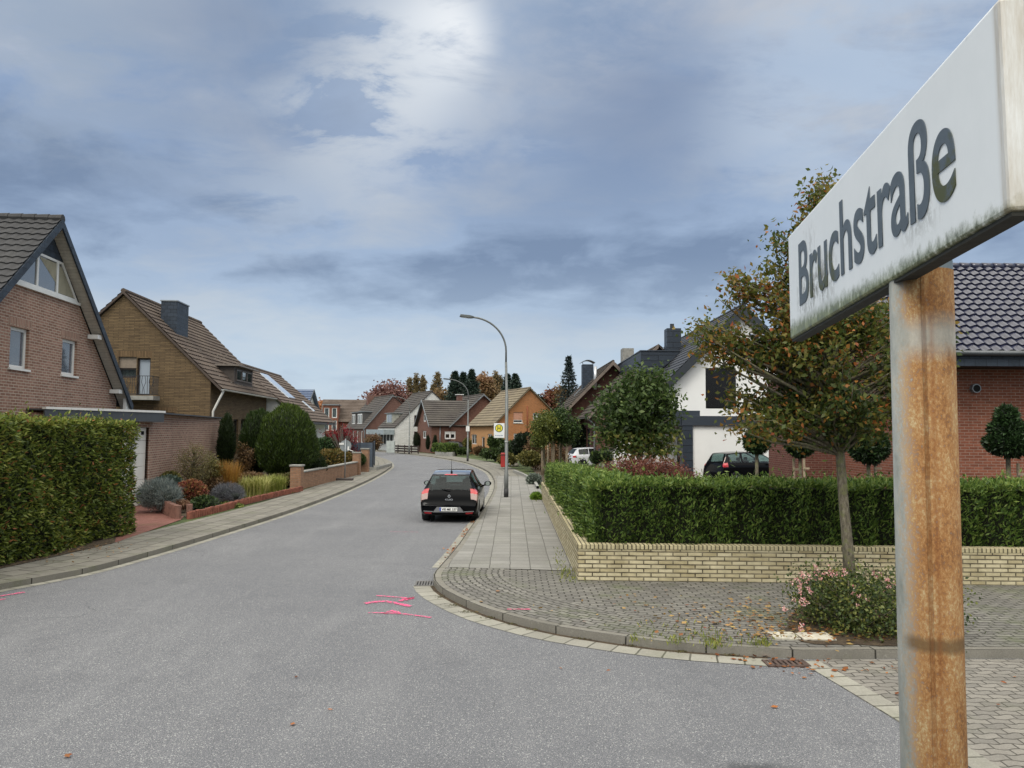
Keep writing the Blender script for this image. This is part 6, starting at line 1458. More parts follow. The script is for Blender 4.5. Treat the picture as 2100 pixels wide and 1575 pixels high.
# ------------------------------------------------------------------ vegetation
def pxblob(px, py, rx, ry, Y, dep=None):
    """crown lobe: centre and radii measured in photo pixels at distance Y"""
    c = at(px, py, Y); k = Y/FPX; return (np.array(c), np.array((rx*k, (dep if dep else rx*k), ry*k)))
def _bark(n):
    o = obc(n); f = n.noise(n.add('ShaderNodeMapping', {0: o, 'Scale': (30, 30, 9)}).outputs[0], 1, 6, .75); g = n.noise(o, 9, 5, .7)
    c = n.ramp(f, [(.3, '332e25'), (.5, '665f50'), (.68, '8b8471')]); c = n.mix(n.ramp(g, [(.5, 0), (.62, .7)]), c, '6f7248')
    return P(n, color=c, rough=.95, normal=bump(n, f, .9, .02))
M_BARK = mat('grey_bark', _bark); M_BARKD = plain('dark_bark', '3a3128', .9, var=.3, sc=9)
def tree(name, label, base, tz, tr, lobes, ntips, nl, L, W, cols, cat='tree', bark=None, group=None, spread=.28, lr=.5, droop=0.0, limbs=True, z_start=None, trans=.3, tipshell=.35, dens=None, rshift=None):
    """trunk from base up to height tz, limbs that reach for points inside the lobes, leaves along the twigs"""
    base = Vector(base); t = thing(name, label, cat, tuple(base), 0, group); bark = bark or M_BARK
    vol = np.array([np.prod(r) for _, r in lobes])**.7; pr = vol/vol.sum() if dens is None else np.array(dens)/sum(dens)
    m = MB(); cen = sum((c for c, _ in lobes), np.zeros(3))/len(lobes)
    top = Vector((base.x+(cen[0]-base.x)*.5, base.y+(cen[1]-base.y)*.5, max(c[2]+r[2]*.5 for c, r in lobes)))
    n = 9; path = []; rads = []
    for i in range(n+1):
        q = i/n; p = base.lerp(top, q); 
        if i: p += Vector((random.uniform(-1, 1), random.uniform(-1, 1), 0))*tr*.35
        path.append(p); rads.append(tr*(1.15 if i == 0 else 1)*(1-q)**.75+.01)
    m.tube(path, rads, 10)
    tips = []; V = []; R_ = []
    idx = RNG.choice(len(lobes), ntips, p=pr)
    for k in idx:
        c, r = lobes[k]; p, _ = blob_pts(1, c, r, tipshell); p = Vector(p[0])
        if limbs:
            z0 = min(max(tz, p.z-.35*(Vector((p.x-base.x, p.y-base.y, 0)).length+.6)*1.2), top.z*.97)
            q = (z0-base.z)/(top.z-base.z); i = min(int(q*n), n-1); s = path[i].lerp(path[i+1], q*n-i)
            mid = s.lerp(p, .55)+Vector((random.uniform(-.1, .1), random.uniform(-.1, .1), random.uniform(-.05, .18)))*(p-s).length
            r0 = min(tr*.4, .008+.012*(p-s).length)
            m.tube([s, s.lerp(mid, .55)+Vector((0, 0, .03)), mid, mid.lerp(p, .6), p], [r0, r0*.8, r0*.6, r0*.42, .004], 5)
            wv = RNG.uniform(0, 1, nl)**.6; base_pts = np.array(mid)*(1-wv[:, None])+np.array(p)*wv[:, None]
        else: base_pts = np.tile(np.array(p), (nl, 1))
        pts = base_pts+RNG.normal(size=(nl, 3))*spread
        pts[:, 2] -= droop
        o = rnd_dir(nl); V.append(leaves(pts, L, W, o, .3, -.15, .35, .2)); sh = RNG.uniform(-.18, .18); rr_ = np.clip(RNG.uniform(0, 1, nl)*.75+.12+sh, 0, 1)
        if rshift is not None: rr_ = rshift(rr_, pts)
        R_.append(rr_)
    m.build('trunk', bark, t, world=True, smooth=True)
    np_mesh('crown', np.concatenate(V), np.concatenate(R_), leafm(name+'_'+''.join(cols)+'_leaf', cols, trans=trans), t)
    return t
def dense(name, label, base, lobes, n, L, W, cols, cat='shrub', group=None, up=.4, core=.8, stem=None, shell=.8, bias=.9, corecol='14190c', trans=.15, rs=None, spiky=0.0):
    """clipped or dense plant: solid inner twigs and a thick coat of leaves"""
    base = Vector(base); t = thing(name, label, cat, tuple(base), 0, group); V = []; R_ = []; vol = np.array([np.prod(r)**.67 for _, r in lobes]); vol /= vol.sum()
    for (c, r), v in zip(lobes, vol):
        k = int(n*v); p, d = blob_pts(k, c, r, shell); 
        p = p+d*(fbm(d[:, 0]*3+c[0], d[:, 2]*3+c[1])*.07)[:, None]*r.max()
        if spiky: d2 = d*.35; d2[:, 2] += spiky
        V.append(leaves(p, L, W, d, bias, up, .35)); q = RNG.uniform(0, 1, k); 
        if rs is not None: q = rs(q, p, d)
        R_.append(q)
    np_mesh('foliage', np.concatenate(V), np.concatenate(R_), leafm(name+'_'+''.join(cols)+'_leaf', cols, trans=trans), t)
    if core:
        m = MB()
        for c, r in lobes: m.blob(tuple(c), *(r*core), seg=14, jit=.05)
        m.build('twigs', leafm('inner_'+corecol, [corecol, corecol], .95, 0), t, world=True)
    if stem:
        m = MB(); (x, y, z0), z1, rr_ = stem; m.tube([(x, y, z0), (x, y, z1)], rr_, 8); m.build('stem', M_BARK, t, world=True, smooth=True)
    return t
def spikes(name, label, base, rx, ry, h, n, W, cols, cat='ornamental grass', spread=.5, group=None, sink=0.0, curve=.3):
    """fountain of blades"""
    base = Vector(base); t = thing(name, label, cat, tuple(base), 0, group)
    p = RNG.uniform(-1, 1, (n, 2))*.55; a = RNG.uniform(0, 2*np.pi, n); d = np.stack([np.cos(a), np.sin(a)], 1); out = RNG.uniform(.1, 1, n)*spread
    H = h*RNG.uniform(.55, 1.05, n); B = np.stack([base.x+p[:, 0]*rx, base.y+p[:, 1]*ry, np.full(n, base.z-sink)], 1)
    V = np.empty((n*2, 4, 3)); perp = np.stack([-d[:, 1], d[:, 0], np.zeros(n)], 1)*W/2; d3 = np.column_stack([d, np.zeros(n)])
    M1 = B+d3*(out*H*.35)[:, None]; M1[:, 2] += H*.6; T1 = B+d3*(out*H*(.9+curve))[:, None]; T1[:, 2] += H*(1-curve*out)
    V[:n, 0] = B-perp; V[:n, 1] = B+perp; V[:n, 2] = M1+perp*.8; V[:n, 3] = M1-perp*.8
    V[n:, 0] = M1-perp*.8; V[n:, 1] = M1+perp*.8; V[n:, 2] = T1+perp*.15; V[n:, 3] = T1-perp*.15
    r = RNG.uniform(0, 1, n); np_mesh('blades', V.reshape(-1, 3), np.concatenate([r, r]), leafm(name+'_'+''.join(cols)+'_blade', cols, trans=.2), t); return t

# street tree by the sign
TB = G(1746, 1226, .1); Yt = TB.y+.1
def autumn(r, p):
    z = (p[:, 2]-3)/4; k = RNG.uniform(0, 1, len(r)); clump = fbm(p[:, 0]*1.3, p[:, 2]*1.5+p[:, 1]); left = np.clip((5.2-p[:, 0])/3, 0, 1)
    return np.clip(r*.52-.06+.14*clump+.16*left+.1*np.clip(z, 0, 1)+np.where(k < .10, .5, 0), 0, 1)
tree('street_tree', 'autumn street tree with orange and green leaves growing out of the rose bed', TB, 2.35, .082,
     [pxblob(1720, 760, 170, 135, Yt), pxblob(1690, 620, 120, 100, Yt), pxblob(1608, 680, 85, 80, Yt), pxblob(1475, 700, 80, 30, Yt, .4), pxblob(1545, 840, 95, 60, Yt), pxblob(1850, 720, 100, 130, Yt), pxblob(1620, 560, 60, 60, Yt), pxblob(1500, 590, 40, 30, Yt, .25), pxblob(1668, 430, 26, 75, Yt, .3), pxblob(1740, 420, 90, 90, Yt, .5), pxblob(1590, 500, 22, 45, Yt, .25), pxblob(1700, 850, 130, 50, Yt), pxblob(1420, 670, 25, 15, Yt, .3)],
     330, 70, .09, .05, ['2e3d1c', '4c5c28', '6b6e33', '8a7434', 'a57038', 'b3703c', '96502f'], spread=.115, trans=.4, dens=[8, 4, 3.2, 1.9, 2.9, 3.5, 1.1, .8, 1.0, .6, .5, 4.4, .4], rshift=autumn, tipshell=.1)
# rose bush
cb = G(1740, 1290, .1)
rb = [pxblob(1720, 1222, 85, 60, 10.6, .8), pxblob(1790, 1245, 90, 60, 10.3, .8), pxblob(1880, 1235, 80, 60, 10.4, .8), pxblob(1680, 1200, 50, 35, 10.7, .5), pxblob(1660, 1240, 30, 35, 10.4, .4)]
t = tree('rose_bush', 'low rose bush with pink blossoms round the foot of the street tree', (at(1740, 1290, 10.4).x, 10.4, .1), .1, .02, rb, 210, 62, .045, .028, ['26311a', '384824', '4f5e30', '6d7438', '98944c'], cat='rose bush', spread=.13, trans=.3, tipshell=.1)
n = 0; V = []; 
for (px, py) in ((1640, 1180), (1652, 1192), (1662, 1178), (1632, 1205), (1640, 1232), (1650, 1240), (1668, 1170), (1702, 1168), (1735, 1172), (1795, 1185), (1822, 1190), (1812, 1205), (1636, 1290), (1622, 1242), (1752, 1215), (1645, 1215), (1655, 1205), (1712, 1180), (1690, 1176), (1860, 1190), (1770, 1240), (1805, 1262)):
    for j in range(3):
        c = np.array(at(px+random.uniform(-14, 14), py+random.uniform(-12, 12), 9.95+random.uniform(-.2, .15))); p, d = blob_pts(9, c, np.array((.02, .02, .018)), .3); V.append(leaves(p, .024, .022, d, .8, .2)); n += 1
np_mesh('blossoms', np.concatenate(V), RNG.uniform(0, 1, sum(len(v) for v in V)//4), leafm('blossom', ['c98483', 'd9a59c', 'e6c8bf', 'b9666e'], trans=.3), t)
# big shrub in front of the white house
Yb = 22.0
tree('big_shrub', 'large green leafy shrub rising behind the hedge in front of the white house', at(1312, 975, Yb)-Vector((0, 0, 1.3)), 1.6, .06,
     [pxblob(1310, 830, 85, 60, Yb, .9), pxblob(1255, 850, 45, 45, Yb, .6), pxblob(1360, 850, 40, 50, Yb, .6), pxblob(1290, 790, 40, 30, Yb, .5), pxblob(1345, 800, 35, 40, Yb, .5), pxblob(1300, 900, 80, 35, Yb, .8), pxblob(1370, 905, 25, 25, Yb, .4)],
     190, 46, .145, .075, ['2b3a20', '3c4f28', '516635', '6b7c40', '92904a', '94784a'], cat='shrub', spread=.2, trans=.4, tipshell=.05, bark=plain('pale_twig_bark', '8d8672', .9, var=.2, sc=9), rshift=lambda r, p: np.clip(r*.62+np.where(p[:, 2] < 2.7, .32, 0)*RNG.uniform(.3, 1.2, len(r)), 0, 1))
# low red brown maple and neighbours inside the hedge
mb_ = [pxblob(1290, 968, 60, 28, 19, .8), pxblob(1355, 972, 65, 28, 19, .8), pxblob(1240, 975, 30, 16, 19, .5), pxblob(1400, 982, 40, 16, 19, .5)]
tree('low_maple', 'low reddish brown cut leaf maple showing over the hedge', (at(1320, 980, 19).x, 19, .15), .8, .05, mb_, 460, 62, .06, .016, ['4a2a24', '6b3a30', '7f4c3c', '8e6650', '9a3030'], cat='shrub', spread=.1, bark=M_BARKD, droop=.02, rshift=lambda r, p: np.clip(r*.8+np.where(fbm(p[:, 0]*2, p[:, 2]*3) > .6, .3, 0), 0, 1))
for (x, yt, yb, Y, lb, w_) in ((1552, 888, 925, 20.5, 'clipped laurel ball tree in front of the black people carrier', 24), (1641, 884, 932, 20, 'clipped laurel ball tree between the people carrier and the street tree trunk', 28), (1781, 885, 945, 18, 'clipped laurel ball tree right of the street tree trunk', 38)):
    dense('laurel_standard', lb, (at(x, 975, Y).x, Y, .12), [pxblob(x, (yt+yb)/2, w_, (yb-yt)/2+4, Y), pxblob(x, (yt+yb)/2-6, w_*.75, (yb-yt)/2+6, Y)], 5200, .095, .034, ['14220f', '1e3015', '2c421f', '3d5630'], cat='topiary', group='laurel standards along the brick wall', stem=((at(x, 960, Y).x, Y, .12), at(x, yb-5, Y).z, .045), corecol='0d130a', trans=.08)
Y = 18; dense('laurel_standard', 'cone shaped clipped laurel at the right edge in front of the brick bungalow', (at(2068, 975, Y).x, Y, .12), [pxblob(2068, 910, 42, 24, Y), pxblob(2066, 885, 32, 28, Y), pxblob(2065, 862, 20, 28, Y)], 7000, .1, .036, ['14220f', '1e3015', '2c421f', '3d5630'], cat='topiary', group='laurel standards along the brick wall', stem=((at(2068, 960, Y).x, Y, .12), at(2068, 920, Y).z, .05), corecol='0d130a', trans=.08)
for (px, Y, z0_, z1_, lb) in ((1628, 20.2, 0, 942, 'stake beside the second laurel ball'), (1649, 19.8, 0, 940, 'thin stake left of the trunk of the street tree'), (1795, 18, 0, 938, 'stake beside the third laurel ball'), (2088, 18, 0, 950, 'stake beside the cone shaped laurel')):
    a = at(px, 960, Y); t = thing('plant_stake', 'wooden '+lb, 'stake', (a.x, Y, .12)); m = MB(); m.tube([(0, 0, 0), (0, 0, at(px, z1_, Y).z-.12)], .035, 8); m.box(-.04, -.06, at(px, z1_, Y).z-.4, .12, -.03, at(px, z1_, Y).z-.35); m.build('stake', M_WOODP, t, smooth=False)
for px, lb in ((1550, 'tuft of yellow grass behind the hedge below the first laurel ball'), (1600, 'tuft of yellow grass behind the hedge between two laurel balls'), (1690, 'tuft of yellow grass behind the hedge left of the tree trunk')):
    a = at(px, 985, 17.5); spikes('feather_grass', lb, (a.x, 17.5, 1.0), .9, .5, 1.35, 420, .014, ['6f6a35', '8d8446', 'a3965a', '5d6a2c'], spread=.35, sink=.85, group='feather grass tufts behind the hedge')
for px, lb in ((1222, 'left ball of the pair of box balls by the grey pier'), (1243, 'right ball of the pair of box balls by the grey pier')):
    Y = 30; dense('box_ball', lb, (at(px, 980, Y).x, Y, .12), [pxblob(px, 938, 12, 12, Y)], 1500, .06, .03, ['1d2c12', '2a3d1a', '3b5024'], cat='topiary', stem=((at(px, 980, Y).x, Y, .12), at(px, 940, Y).z, .03), corecol='0d130a')
# globe maples with stakes
tree('globe_maple', 'pale green young globe maple held by wooden stakes', G(1116, 974, .1), 2.0, .07, [pxblob(1112, 878, 24, 30, 45, .9), pxblob(1108, 895, 20, 20, 45, .7), pxblob(1128, 872, 20, 22, 45.5, .8)], 90, 60, .14, .08, ['3c4722', '55602c', '6c7436', '86853f'], spread=.16, trans=.4)
tree('globe_maple', 'dark green young globe maple behind the hedge end', G(1150, 973, .1), 2.2, .07, [pxblob(1148, 870, 36, 34, 46, 1.1), pxblob(1160, 885, 26, 22, 46, .9)], 130, 65, .15, .085, ['24331a', '324622', '43592c', '5b6a33'], spread=.18, trans=.3)
# shrubs and plants of the gardens on the right, beyond the lamp
def bushes(rows, grp=None):
    for (px, py, rx, ry, Y, cols, lb, st) in rows:
        a = at(px, py+ry, Y)
        z = .1
        if st == 'd': dense('garden_shrub', lb, (a.x, Y, z), [pxblob(px, py, rx, ry, Y), pxblob(px+rx*.35, py+ry*.3, rx*.6, ry*.65, Y)], int(900+rx*ry*6), Y*.0032, Y*.0016, cols, group=grp, shell=.6, core=.72)
        else: tree('garden_shrub', lb, (a.x, Y, z), .3, .03, [pxblob(px, py, rx, ry, Y), pxblob(px+rx*.3, py+ry*.2, rx*.7, ry*.7, Y)], 60, 45, Y*.003, Y*.0014, cols, cat='shrub', group=grp, spread=Y*.003, bark=M_BARKD)
GN = ['1c2a14', '2b3b1c', '3f5227', '56653a']; OL = ['3b3d1e', '55552a', '6f6b38', '8a8048']; BR = ['3d3122', '5a4630', '765b3e', '8b7350']; DG = ['131d12', '1e2b19', '2b3b24']; GY = ['515b50', '6c766b', '858d82']; RD = ['4d1418', '741a20', '962630', '611018']
bushes([(1050, 925, 26, 18, 57, GN, 'green shrub in the rockery behind the bus stop lamp', 'd'), (1075, 915, 24, 26, 54, DG, 'dark evergreen shrub in front of the orange house', 'd'), (1020, 908, 13, 11, 76, GN, 'round shrub by the door of the orange house', 'd'), (1098, 925, 20, 28, 52, BR, 'brown twiggy shrub left of the maple stakes', 't'), (1085, 940, 22, 14, 50, OL, 'olive ground shrub in the rockery', 'd'), (1040, 942, 18, 10, 53, OL, 'low yellowish shrub right of the red litter bin', 'd'), (1008, 930, 22, 9, 66, GN, 'low green shrub at the far end of the rockery', 'd'),
        (1140, 935, 28, 26, 50, BR, 'brown shrub behind the maple stakes', 't'), (1188, 900, 16, 28, 59, DG, 'dark ivy shrub against the dark brick house', 'd'), (985, 925, 12, 7, 76, BR, 'low brown shrub in front of the orange house', 'd'), (1095, 985, 14, 12, 38, GY, 'grey lavender at the end of the hedge', 'd'), (1100, 1020, 10, 8, 29.4, ['4d6a24', '6b8a30', '86a040'], 'bright green weed tuft at the end of the yellow wall', 'd'), (1228, 990, 16, 10, 30, GN, 'green shrub behind the side run of the hedge', 'd')])
# left: cypresses and garden
def cyp(label, px, py, rx, ry, Y, n, cols, nm='cypress'):
    a = at(px, py+ry, Y); k = Y/FPX; c1 = np.array(at(px, py, Y)); R1 = np.array((rx*k, rx*k, ry*k))
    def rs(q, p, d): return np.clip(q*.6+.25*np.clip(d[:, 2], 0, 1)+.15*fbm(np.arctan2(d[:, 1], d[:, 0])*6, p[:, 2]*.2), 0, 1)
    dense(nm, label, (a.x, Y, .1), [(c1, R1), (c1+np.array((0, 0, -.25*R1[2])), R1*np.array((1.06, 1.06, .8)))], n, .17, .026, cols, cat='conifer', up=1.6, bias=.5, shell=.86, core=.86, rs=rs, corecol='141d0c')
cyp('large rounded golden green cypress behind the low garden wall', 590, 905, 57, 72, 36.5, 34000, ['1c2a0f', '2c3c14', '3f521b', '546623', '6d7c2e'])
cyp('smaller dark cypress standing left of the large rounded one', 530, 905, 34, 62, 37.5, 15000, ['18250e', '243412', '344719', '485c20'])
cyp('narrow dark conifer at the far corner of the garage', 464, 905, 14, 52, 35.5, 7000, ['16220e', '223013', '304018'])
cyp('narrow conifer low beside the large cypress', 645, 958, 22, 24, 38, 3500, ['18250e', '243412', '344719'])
bushes([(685, 950, 42, 28, 46, ['45461f', '5f5a2c', '766536', '7f6038'], 'yellow brown rhododendron by the road sign', 'd'), (665, 925, 26, 26, 48, ['20301a', '33482a', '4f6a3e'], 'green rhododendron beside the large cypress', 'd'), (420, 1033, 28, 14, 24.8, GN, 'bright green cushion plant behind the red edging', 'd')])
tree('red_maple', 'crimson japanese maple behind the garden wall', G(700, 975, .1), 1.2, .07, [pxblob(700, 905, 34, 26, 52, 1.0), pxblob(715, 925, 26, 20, 52, .8), pxblob(685, 925, 22, 18, 52, .8)], 150, 60, .13, .05, RD, spread=.16, bark=M_BARKD, trans=.35)
LAV = ['454e4c', '5f6a68', '7c8785', '94988f']
def tuft(label, px, py, w_, h_, Y, cols, nm='garden_plant', n=700, cat='garden plant', wd=.012, sp=.55):
    a = at(px, py, Y); k = Y/FPX; spikes(nm, label, (a.x, Y, .1), w_*k*1.1, w_*k*.8, h_*k, n, wd, cols, cat=cat, spread=sp, curve=.25)
def lav(label, px, py, rx, ry, Y, n, cols): 
    a = at(px, py+ry, Y); dense('lavender', label, (a.x, Y, .1), [pxblob(px, py, rx, ry, Y), pxblob(px+rx*.5, py+ry*.3, rx*.6, ry*.7, Y-.3), pxblob(px-rx*.5, py+ry*.2, rx*.6, ry*.7, Y)], n, .17, .009, cols, cat='lavender', up=.7, bias=.8, shell=.5, core=.6, corecol='2c322c')
lav('grey blue lavender mound beside the driveway edging', 326, 1014, 38, 28, 24.2, 8500, LAV)
lav('small grey lavender between the hydrangea and the red edging', 420, 1035, 22, 10, 25.0, 2500, LAV)
lav('second lavender mound further along the flower bed', 468, 1012, 28, 16, 27.6, 4500, ['4a4b50', '63656b', '7d7f83'])
tuft('yellow green grass clump in the middle of the flower bed', 520, 1022, 40, 48, 29.6, ['6f7b30', '94974a', 'b5b06a', 'c9c487'], 'grass_clump', 1100, 'ornamental grass', .02, .7)
tuft('yellow green grass clump close to the low wall pillar', 560, 1012, 36, 42, 31.6, ['66762d', '8b9144', 'a8a761'], 'grass_clump', 900, 'ornamental grass', .02, .7)
tuft('tall orange brown grass in front of the garage wall', 460, 1000, 40, 78, 29.5, ['7a5424', '9a6d30', 'b5863f', '8a7a3c'], 'grass_clump', 1700, 'ornamental grass', .014, .4)
tree('garden_shrub', 'bare grey green twiggy shrub against the garage wall', at(395, 1005, 28.5)-Vector((0, 0, .3)), .3, .03, [pxblob(398, 950, 42, 40, 28.5, .6)], 130, 34, .07, .02, ['5f5a3c', '77704a', '8d8556', '6a4a34'], cat='shrub', spread=.1)
bushes([(430, 965, 26, 34, 29.2, OL, 'yellow green shrub between the twiggy shrub and the orange grass', 't'), (392, 1008, 30, 22, 25.5, ['5b2f28', '84463a', 'a06a48', '6a6a34'], 'faded hydrangea with reddish brown leaves', 'd'), (345, 995, 30, 18, 27, ['34443a', '4b5c50', '637265'], 'grey green juniper in front of the white garage door', 'd'), (510, 985, 34, 14, 32, BR, 'low brown hedge plant behind the grass clumps', 'd'), (585, 985, 34, 12, 35, ['3b3d1e', '55552a', '5a4630'], 'clipped brownish low hedge beside the wall pillar', 'd'),
        (350, 985, 20, 16, 27.5, OL, 'olive shrub against the white garage door', 'd'), (540, 1002, 40, 10, 33.5, ['4d4a2c', '6b6038', '857548'], 'low tan ground cover behind the pale grass clumps', 'd'), (505, 1008, 22, 14, 30.8, ['31401f', '4a5a2c', '66703c'], 'mixed green perennial left of the pale grass clumps', 'd'), (440, 998, 24, 18, 29, BR, 'withered brown perennial in the middle of the bed', 't'),
        (470, 1042, 26, 9, 26, ['3b4a1f', '5b6a2e', '8a9048'], 'low yellow green ground cover along the red edging', 'd'), (575, 1012, 26, 9, 31.8, ['344d20', '4d6a2c', '66803a'], 'fresh green cushion beside the wall pillar', 'd'), (365, 1035, 20, 8, 24.0, ['6b4a3c', '8d6a54', 'a58a70'], 'low dry brown plant at the corner edging', 'd'), (500, 940, 16, 32, 36, BR, 'brown shrub at the entrance of the ochre house', 't'), (738, 942, 9, 9, 48, GN, 'small green shrub between the gate pillars', 'd'),
        (640, 1005, 1, 1, 45, GN, 'tiny green weed behind the garden wall', 'd')][:-1])
# right and far: conifers beside the white painted house etc.
for (px, py, rx, ry, Y, lb) in ((855, 903, 7, 15, 93, 'dark clipped column conifer at the white painted house'), (877.5, 908, 3.2, 14, 86, 'slim dark conifer left of the red brown house wall'), (892, 908, 3.4, 14, 84, 'slim dark conifer at the corner of the red brown house')):
    cyp(lb, px, py, rx, ry, Y, 2500, ['131c10', '1e2a16', '2b3a1d'], 'column_conifer')
bushes([(1012, 907, 10, 10, 74, GN, 'clipped round shrub on a stem by the apricot front', 'd'), (958, 910, 6, 8, 82, OL, 'small olive shrub left of the apricot front', 'd'), (765, 905, 12, 8, 84, BR, 'brown shrub in front of the brown brick house', 't'), (945, 925, 16, 4, 80, GN, 'low green border in front of the red brown house', 'd'), (660, 905, 12, 14, 100, DG, 'dark shrub far behind the crimson maple', 'd')])
# trees behind the houses
def bg(label, name, px, py, rx, ry, Y, cols, tips, nl, L=.5, W=.32, extra=(), tshell=.3, sp=.7, tr=.35, cat='tree', group=None, bark=None):
    a = at(px, 890, Y); tree(name, label, (a.x, Y, 0), a.z-1, tr, [pxblob(px, py, rx, ry, Y)]+[pxblob(*e) for e in extra], tips, nl, L, W, cols, cat=cat, spread=sp, tipshell=tshell, trans=.3, group=group, bark=bark or M_BARKD)
BEECH = ['5c3a38', '76504a', '8d6860', '9c8076']
bg('copper red beech rising behind the brown brick roofs', 'copper_beech', 800, 815, 34, 24, 135, BEECH, 170, 34, extra=((770, 822, 26, 14, 135), (825, 825, 20, 18, 135)))
POP = ['5f5641', '77694c', '8c7a58', '6d6349', '98835c']
pops = [(840, 795, 5.5, 24), (853, 790, 6.5, 29), (867, 792, 6, 26), (897, 792, 8.5, 31), (888, 805, 5, 20), (930, 790, 7, 32), (979, 800, 5.5, 26), (1017, 788, 8, 34), (1026, 795, 5, 26)]
wd = ['first', 'second', 'third', 'tallest', 'short', 'left hand', 'slim', 'broad', 'narrow']
pl_lab = ['leftmost of the yellow brown poplars', 'second poplar from the left above the white gable', 'third poplar from the left above the white gable', 'tall broad poplar right of the white gable', 'short poplar leaning on the left of the tall broad one', 'poplar left of the dark conifer group', 'poplar right of the dark conifer group', 'broad poplar left of the tall lamp post', 'narrow poplar directly behind the tall lamp post']
for (px, py, rx, ry), lb in zip(pops, pl_lab): bg(lb, 'poplar', px, py+8, rx, ry+8, 165, POP, 110, 30, L=.34, W=.2, sp=.17, tr=.3, cat='poplar', group='poplars behind the roofs')
def spruce(label, px, ytop, ybot, w_, Y, n, cols, gappy=.0):
    a = at(px, 890, Y); top = at(px, ytop, Y); bot = at(px, ybot, Y); k = Y/FPX; H = top.z-bot.z; t = thing('spruce', label, 'conifer', (a.x, Y, 0), 0)
    m = MB(); m.tube([(a.x, Y, 0), (a.x, Y, top.z)], [.22*Y/80, .03], 8); V = []; lay = int(17+gappy*2)
    for i in range(lay):
        q = (i+.5)/lay; z = top.z-q*H; R_ = w_*k*q*random.uniform(.75, 1.2)+.06; nb = 10
        for b in range(nb+2):
            a_ = 2*math.pi*(b+random.random())/nb; d = np.array((math.cos(a_), math.sin(a_), 0)); s = np.linspace(.15, 1, 3)
            e = Vector((a.x+d[0]*R_, Y+d[1]*R_, z-R_*.15+abs(gappy)*R_*.35)); m.tube([(a.x, Y, z), tuple(e)], [.05*Y/80, .01], 4)
            c = max(4, int(n/lay/nb)); tt = RNG.uniform(.12, 1, c)**.7; p = np.array((a.x, Y, z))*(1-tt[:, None])+np.array(e)*tt[:, None]; p += RNG.normal(size=(c, 3))*np.array((.1, .1, .06))*(R_+.5)*(1-gappy*.5)*1.3
            V.append(leaves(p, .0034*Y, .0011*Y, np.tile(d+np.array((0, 0, -.3)), (c, 1)), .8, 0))
    m.build('trunk', M_BARKD, t, world=True); V = np.concatenate(V); np_mesh('crown', V, RNG.uniform(0, 1, len(V)//4), leafm('spruce_'+cols[0], cols, trans=.1), t)
SPR = ['16211a', '22322a', '2f4136', '40513f']
spruce('dark spruce at the left of the conifer group behind the roofs', 932, 762, 850, 30, 120, 5200, SPR); spruce('dark spruce in the middle of the conifer group behind the roofs', 949, 764, 850, 28, 122, 5200, SPR); spruce('tallest dark spruce of the conifer group behind the roofs', 966, 758, 850, 30, 118, 5200, SPR)
spruce('dark spruce right of the tall lamp post', 1040, 768, 850, 28, 120, 5000, SPR); spruce('pointed dark spruce above the ridge of the orange house', 1056, 767, 850, 28, 118, 5000, SPR)
spruce('solitary open blue green spruce beside the brown roof and chimney', 1166, 730, 850, 26, 78, 3200, ['1b2626', '293736', '3b4a46'], gappy=.9)
AUT = ['5e4a34', '786044', '8f7550', '6e6345']
for (px, py, rx, ry, cols, lb) in ((1003, 808, 14, 20, AUT, 'golden autumn tree between the spruces and the poplars'), (1130, 825, 20, 18, ['4d2e24', '6b4030', '85543a'], 'reddish brown tree behind the orange house gable'), (1150, 815, 22, 16, AUT, 'orange brown tree left of the solitary spruce'), (650, 850, 6, 22, ['b07a50', 'c08a60'], 'pale orange tree just right of the blue roofed house'), (1100, 835, 10, 12, DG, 'dark tree behind the ridge of the orange house'), (990, 790, 8, 16, ['8f6a50', 'a0805f', '87694c'], 'small orange tree beside the tallest spruce'), (905, 820, 16, 14, AUT, 'low yellow brown tree behind the bend houses')):
    bg(lb, 'autumn_tree', px, py, rx, ry, 140, cols, 70, 30, L=.55, W=.35, sp=.6, tr=.3)

# fallen leaves, moss and weeds
def litter(label, name, rows, L, cols, zz, cat='leaves'):
    V = []
    for (px, py, sx_, sy_, n) in rows:
        for _ in range(n):
            g = G(random.gauss(px, sx_), random.gauss(py, sy_), 0.0); V.append((g.x, g.y, zz if not callable(zz) else zz(g)))
    P_ = np.array(V); d = leaves(P_, L, L*.7, None, 0, 0, .4, .0).reshape(-1, 4, 3); d[:, :, 2] = P_[:, 2][:, None]+(d[:, :, 2]-P_[:, 2][:, None])*.4+.008; d[:, :, 2] = np.maximum(d[:, :, 2], P_[:, 2][:, None]+.004)
    o = np_mesh(name, d.reshape(-1, 3), RNG.uniform(0, 1, len(P_)), leafm(name+'_'+cols[0], cols, trans=.1), None, None); o['kind'] = 'stuff'; o['label'] = label; o['category'] = cat; return o
LF = ['7a4a2a', '94683c', 'a88a52', '5f3d26', 'b09a5c', '7d3a28']
litter('scattered brown and yellow fallen leaves on the paving round the rose bush', 'fallen_leaves', [(1560, 1270, 70, 22, 170), (1620, 1310, 60, 14, 150), (1720, 1322, 90, 8, 170), (1480, 1300, 80, 22, 90), (1400, 1260, 90, 25, 60), (1650, 1250, 30, 20, 50), (1200, 1270, 120, 20, 20)], .075, LF, .12)
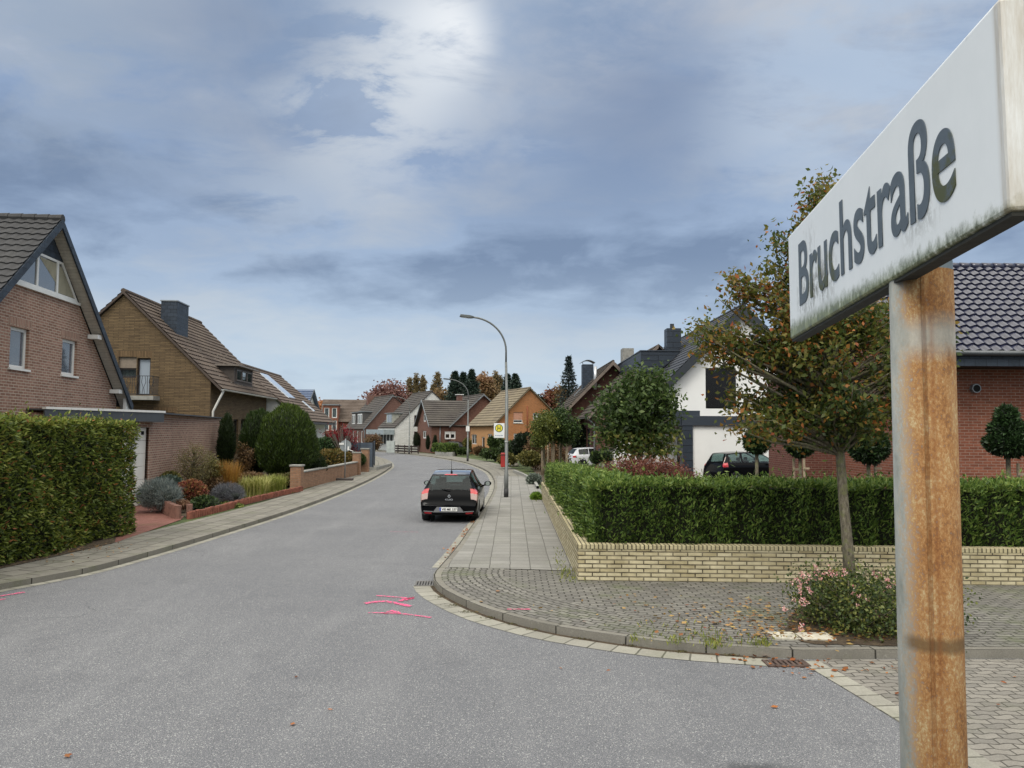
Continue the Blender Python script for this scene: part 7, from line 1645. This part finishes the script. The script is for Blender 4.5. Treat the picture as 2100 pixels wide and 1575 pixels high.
litter('brown fallen leaves lying in the gutters and on the asphalt', 'fallen_leaves', [(957, 1100, 5, 11, 130), (930, 1138, 7, 9, 130), (975, 1074, 4, 6, 90), (915, 1160, 6, 6, 50), (1150, 1373, 1, 1, 1), (1720, 1372, 90, 8, 46), (1560, 1352, 60, 4, 20), (1598, 1452, 2, 2, 1), (1020, 1400, 300, 80, 6), (1000, 1245, 10, 4, 10), (130, 1552, 8, 2, 2), (1900, 1400, 100, 20, 12)], .07, ['6b3a1c', '8a4c22', 'a5652c', '5a321a', 'b0743a'], .012)
litter('dry leaves and litter at the foot of the olive hedge', 'fallen_leaves', [(150, 1135, 90, 6, 200), (60, 1155, 50, 5, 90)], .06, ['7a5a3a', '9a7a50', '6b4a30'], .115)
def weeds(label, rows, cols, nm='weeds', h=.07):
    V = []; 
    for (px, py, sx_, sy_, n) in rows:
        for _ in range(n):
            g = G(random.gauss(px, sx_), random.gauss(py, sy_), .105); V.append((g.x, g.y, .105))
    P_ = np.array(V); d = leaves(P_, h, .012, None, 0, 1.4, .6); o = np_mesh(nm, d, RNG.uniform(0, 1, len(P_)), leafm(nm+cols[0], cols, trans=.3), None, None); o['kind'] = 'stuff'; o['label'] = label; o['category'] = 'weeds'
weeds('green and yellow weeds growing in the paving joints and along the kerb', [(1385, 1318, 8, 4, 60), (1468, 1322, 14, 5, 120), (1560, 1322, 12, 3, 90), (1300, 1314, 5, 3, 30), (1165, 1180, 14, 8, 160), (1150, 1150, 8, 14, 90), (1100, 1020, 8, 5, 120), (1480, 1312, 60, 6, 130), (1400, 1290, 60, 14, 90)], ['5a6a28', '7a8438', '9a9a4a', '4a5a24'], h=.06)
litter('thin line of soil and moss along the kerb of the corner', 'kerb_moss', [(x, y, 9, 1.2, 50) for x, y in ((905, 1225), (930, 1243), (960, 1257), (1000, 1268), (1050, 1281), (1100, 1292), (1200, 1311), (1300, 1325), (1400, 1338), (900, 1205), (1500, 1345))], .03, ['4a4528', '5f5a34', '3a3520'], .008, 'moss')
